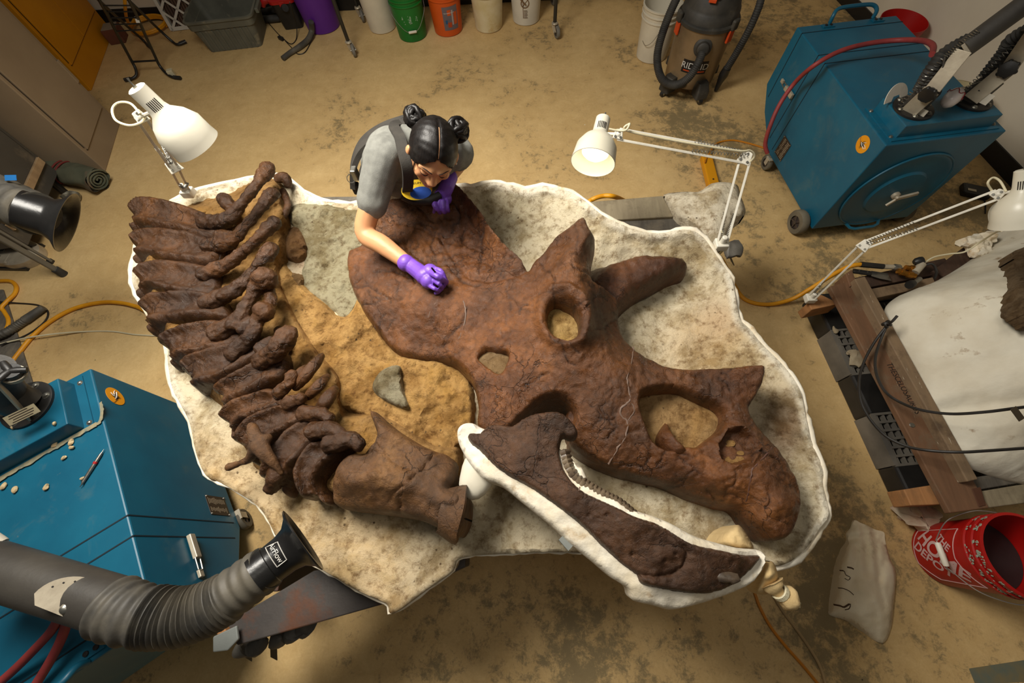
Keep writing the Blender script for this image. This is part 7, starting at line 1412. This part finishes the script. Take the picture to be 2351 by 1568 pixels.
cord('twisted_rope', 'tan twisted rope on the floor beside the orange cord', 'rope', [(1760, 1340, .006), (1795, 1400, .006), (1825, 1440, .006), (1860, 1490, .006), (1885, 1535, .006), (1900, 1590, .006)], .0062, mat('tan_rope', rgb(176, 148, 104), rough=.8))
cord('air_hose', 'yellow air hose from under the jacket to the timber frame', 'hose', [(1600, 560, .3), (1648, 586, .15), (1668, 615, .05), (1686, 655, g), (1712, 688, g), (1760, 699, g), (1815, 688, .04), (1862, 662, .12), (1910, 632, .22), (1950, 612, .30), (1978, 607, .31)], .012, M_YHOSE, 10)
cord('air_hose', 'yellow air hose arching up behind the timber planks', 'hose', [(1290, 520, .013), (1310, 500, .2), (1345, 470, .55), (1360, 458, .60), (1385, 450, .61), (1412, 452, .60), (1440, 465, .4), (1450, 475, .15), (1455, 480, .013)], .012, M_YHOSE, 10)
cord('extension_cord', 'thin orange cord on the floor running to the far collector', 'cord', [(1618, 372, .07), (1632, 345, .03), (1648, 328, .008), (1680, 322, .006), (1715, 328, .006), (1755, 340, .006), (1790, 352, .006)], .006, MATS['orange_cord'])
# pick and plaster crumbs on the near collector
a, b = P(183, 1118, .728), P(239, 1031, .728); t = thing('bone_pick', 'double ended steel pick with a red band on the near collector', 'hand tool', a); d = b - a
MB().tube([a, a.lerp(b, .06) + Vector((.004, 0, .002)), a.lerp(b, .14), a.lerp(b, .5), a.lerp(b, .84), a.lerp(b, .93), b], [.0008, .002, .0052, .006, .005, .0018, .0006], 12).build('shaft', mat('satin_steel', rgb(150, 146, 138), rough=.3, metal=.85), t)
MB().cyl(a.lerp(b, .60), a.lerp(b, .66), .0068, .0068, 12).build('red_band', MR, t)
rn = random.Random(11)
CRL = ('large plaster crumb against the near collector plinth edge', 'pale plaster crumb right of the plinth crumbs', 'small plaster crumb just below the pair near the plinth', 'single small plaster crumb midway along the near collector top', 'oblong plaster crumb left of the steel pick tip', 'star shaped plaster crumb near the left frame edge', 'plaster crumb touching the steel pick', 'plaster crumb cut by the left frame edge', 'plaster crumb on the raised plinth by the flange', 'tiny plaster crumb on the plinth left of the flange')
for i, (x, y, s) in enumerate(((126, 1020, 10), (163, 1015, 9), (164, 1027, 7), (147, 1050, 6), (106, 1118, 9), (33, 1124, 10), (190, 1098, 7), (8, 1116, 9), (125, 972, 6), (28, 982, 5))):
    c_ = P(x, y, .727 if i < 8 else .797); t = thing('plaster_crumb', CRL[i], 'crumb', c_, 'plaster crumbs on the near collector'); mb = MB().ball(c_, (s * .0014, s * .001, .006), 12, 8, Matrix.Rotation(rn.random() * 3, 4, 'Z')); mb.v = [v + Vector((1, .8, .5)) * .006 * noise.noise(v * 90) for v in mb.v]; mb.build('crumb', mat('crumb', rgb(200, 180, 140), rgb(176, 150, 110), rough=.9, scale=50), t, smooth=20)

# dust swept along the foot of the plinth, and tape on the floor
t = thing('plaster_dust', 'beige streak of plaster dust along the near collector plinth', 'dust', P(110, 1030, .726)); rn = random.Random(2); up_, lo_ = [], []
for k in range(40):
    u = k / 39; x, y = -30 + 250 * u, 1112 - 142 * u; w_ = 5 + 6 * rn.random() * (1 - .4 * u); up_.append(P(x, y - 1, .7265)); lo_.append(P(x + 2, y + w_, .7265))
for k in range(16): a = -1.6 + 2.4 * k / 15; up_.append(P(222 + 8 * math.cos(a), 952 + 26 * math.sin(-a) - 8, .7265)); lo_.append(P(222 + (13 + 4 * rn.random()) * math.cos(a), 952 + 32 * math.sin(-a) - 8, .7265))
n = len(up_); mesh_obj('streak', up_ + lo_, [(i, n + i, n + i + 1, i + 1) for i in range(n - 1)], mat('dust', rgb(150, 138, 108), rgb(116, 120, 104), rough=.95, scale=40), t, 0, solid=.001)
t = thing('floor_tape', 'faded blue tape stuck on the floor at the lower right corner', 'tape', P(2290, 1545, 0)); MB().prism([P(2225, 1535, .0015), P(2420, 1505, .0015), P(2440, 1560, .0015), P(2240, 1572, .0015)], (0, 0, -.0012)).build('strip', mat('faded_tape', rgb(96, 104, 92), rgb(120, 108, 76), rough=.8, scale=16), t, smooth=0)
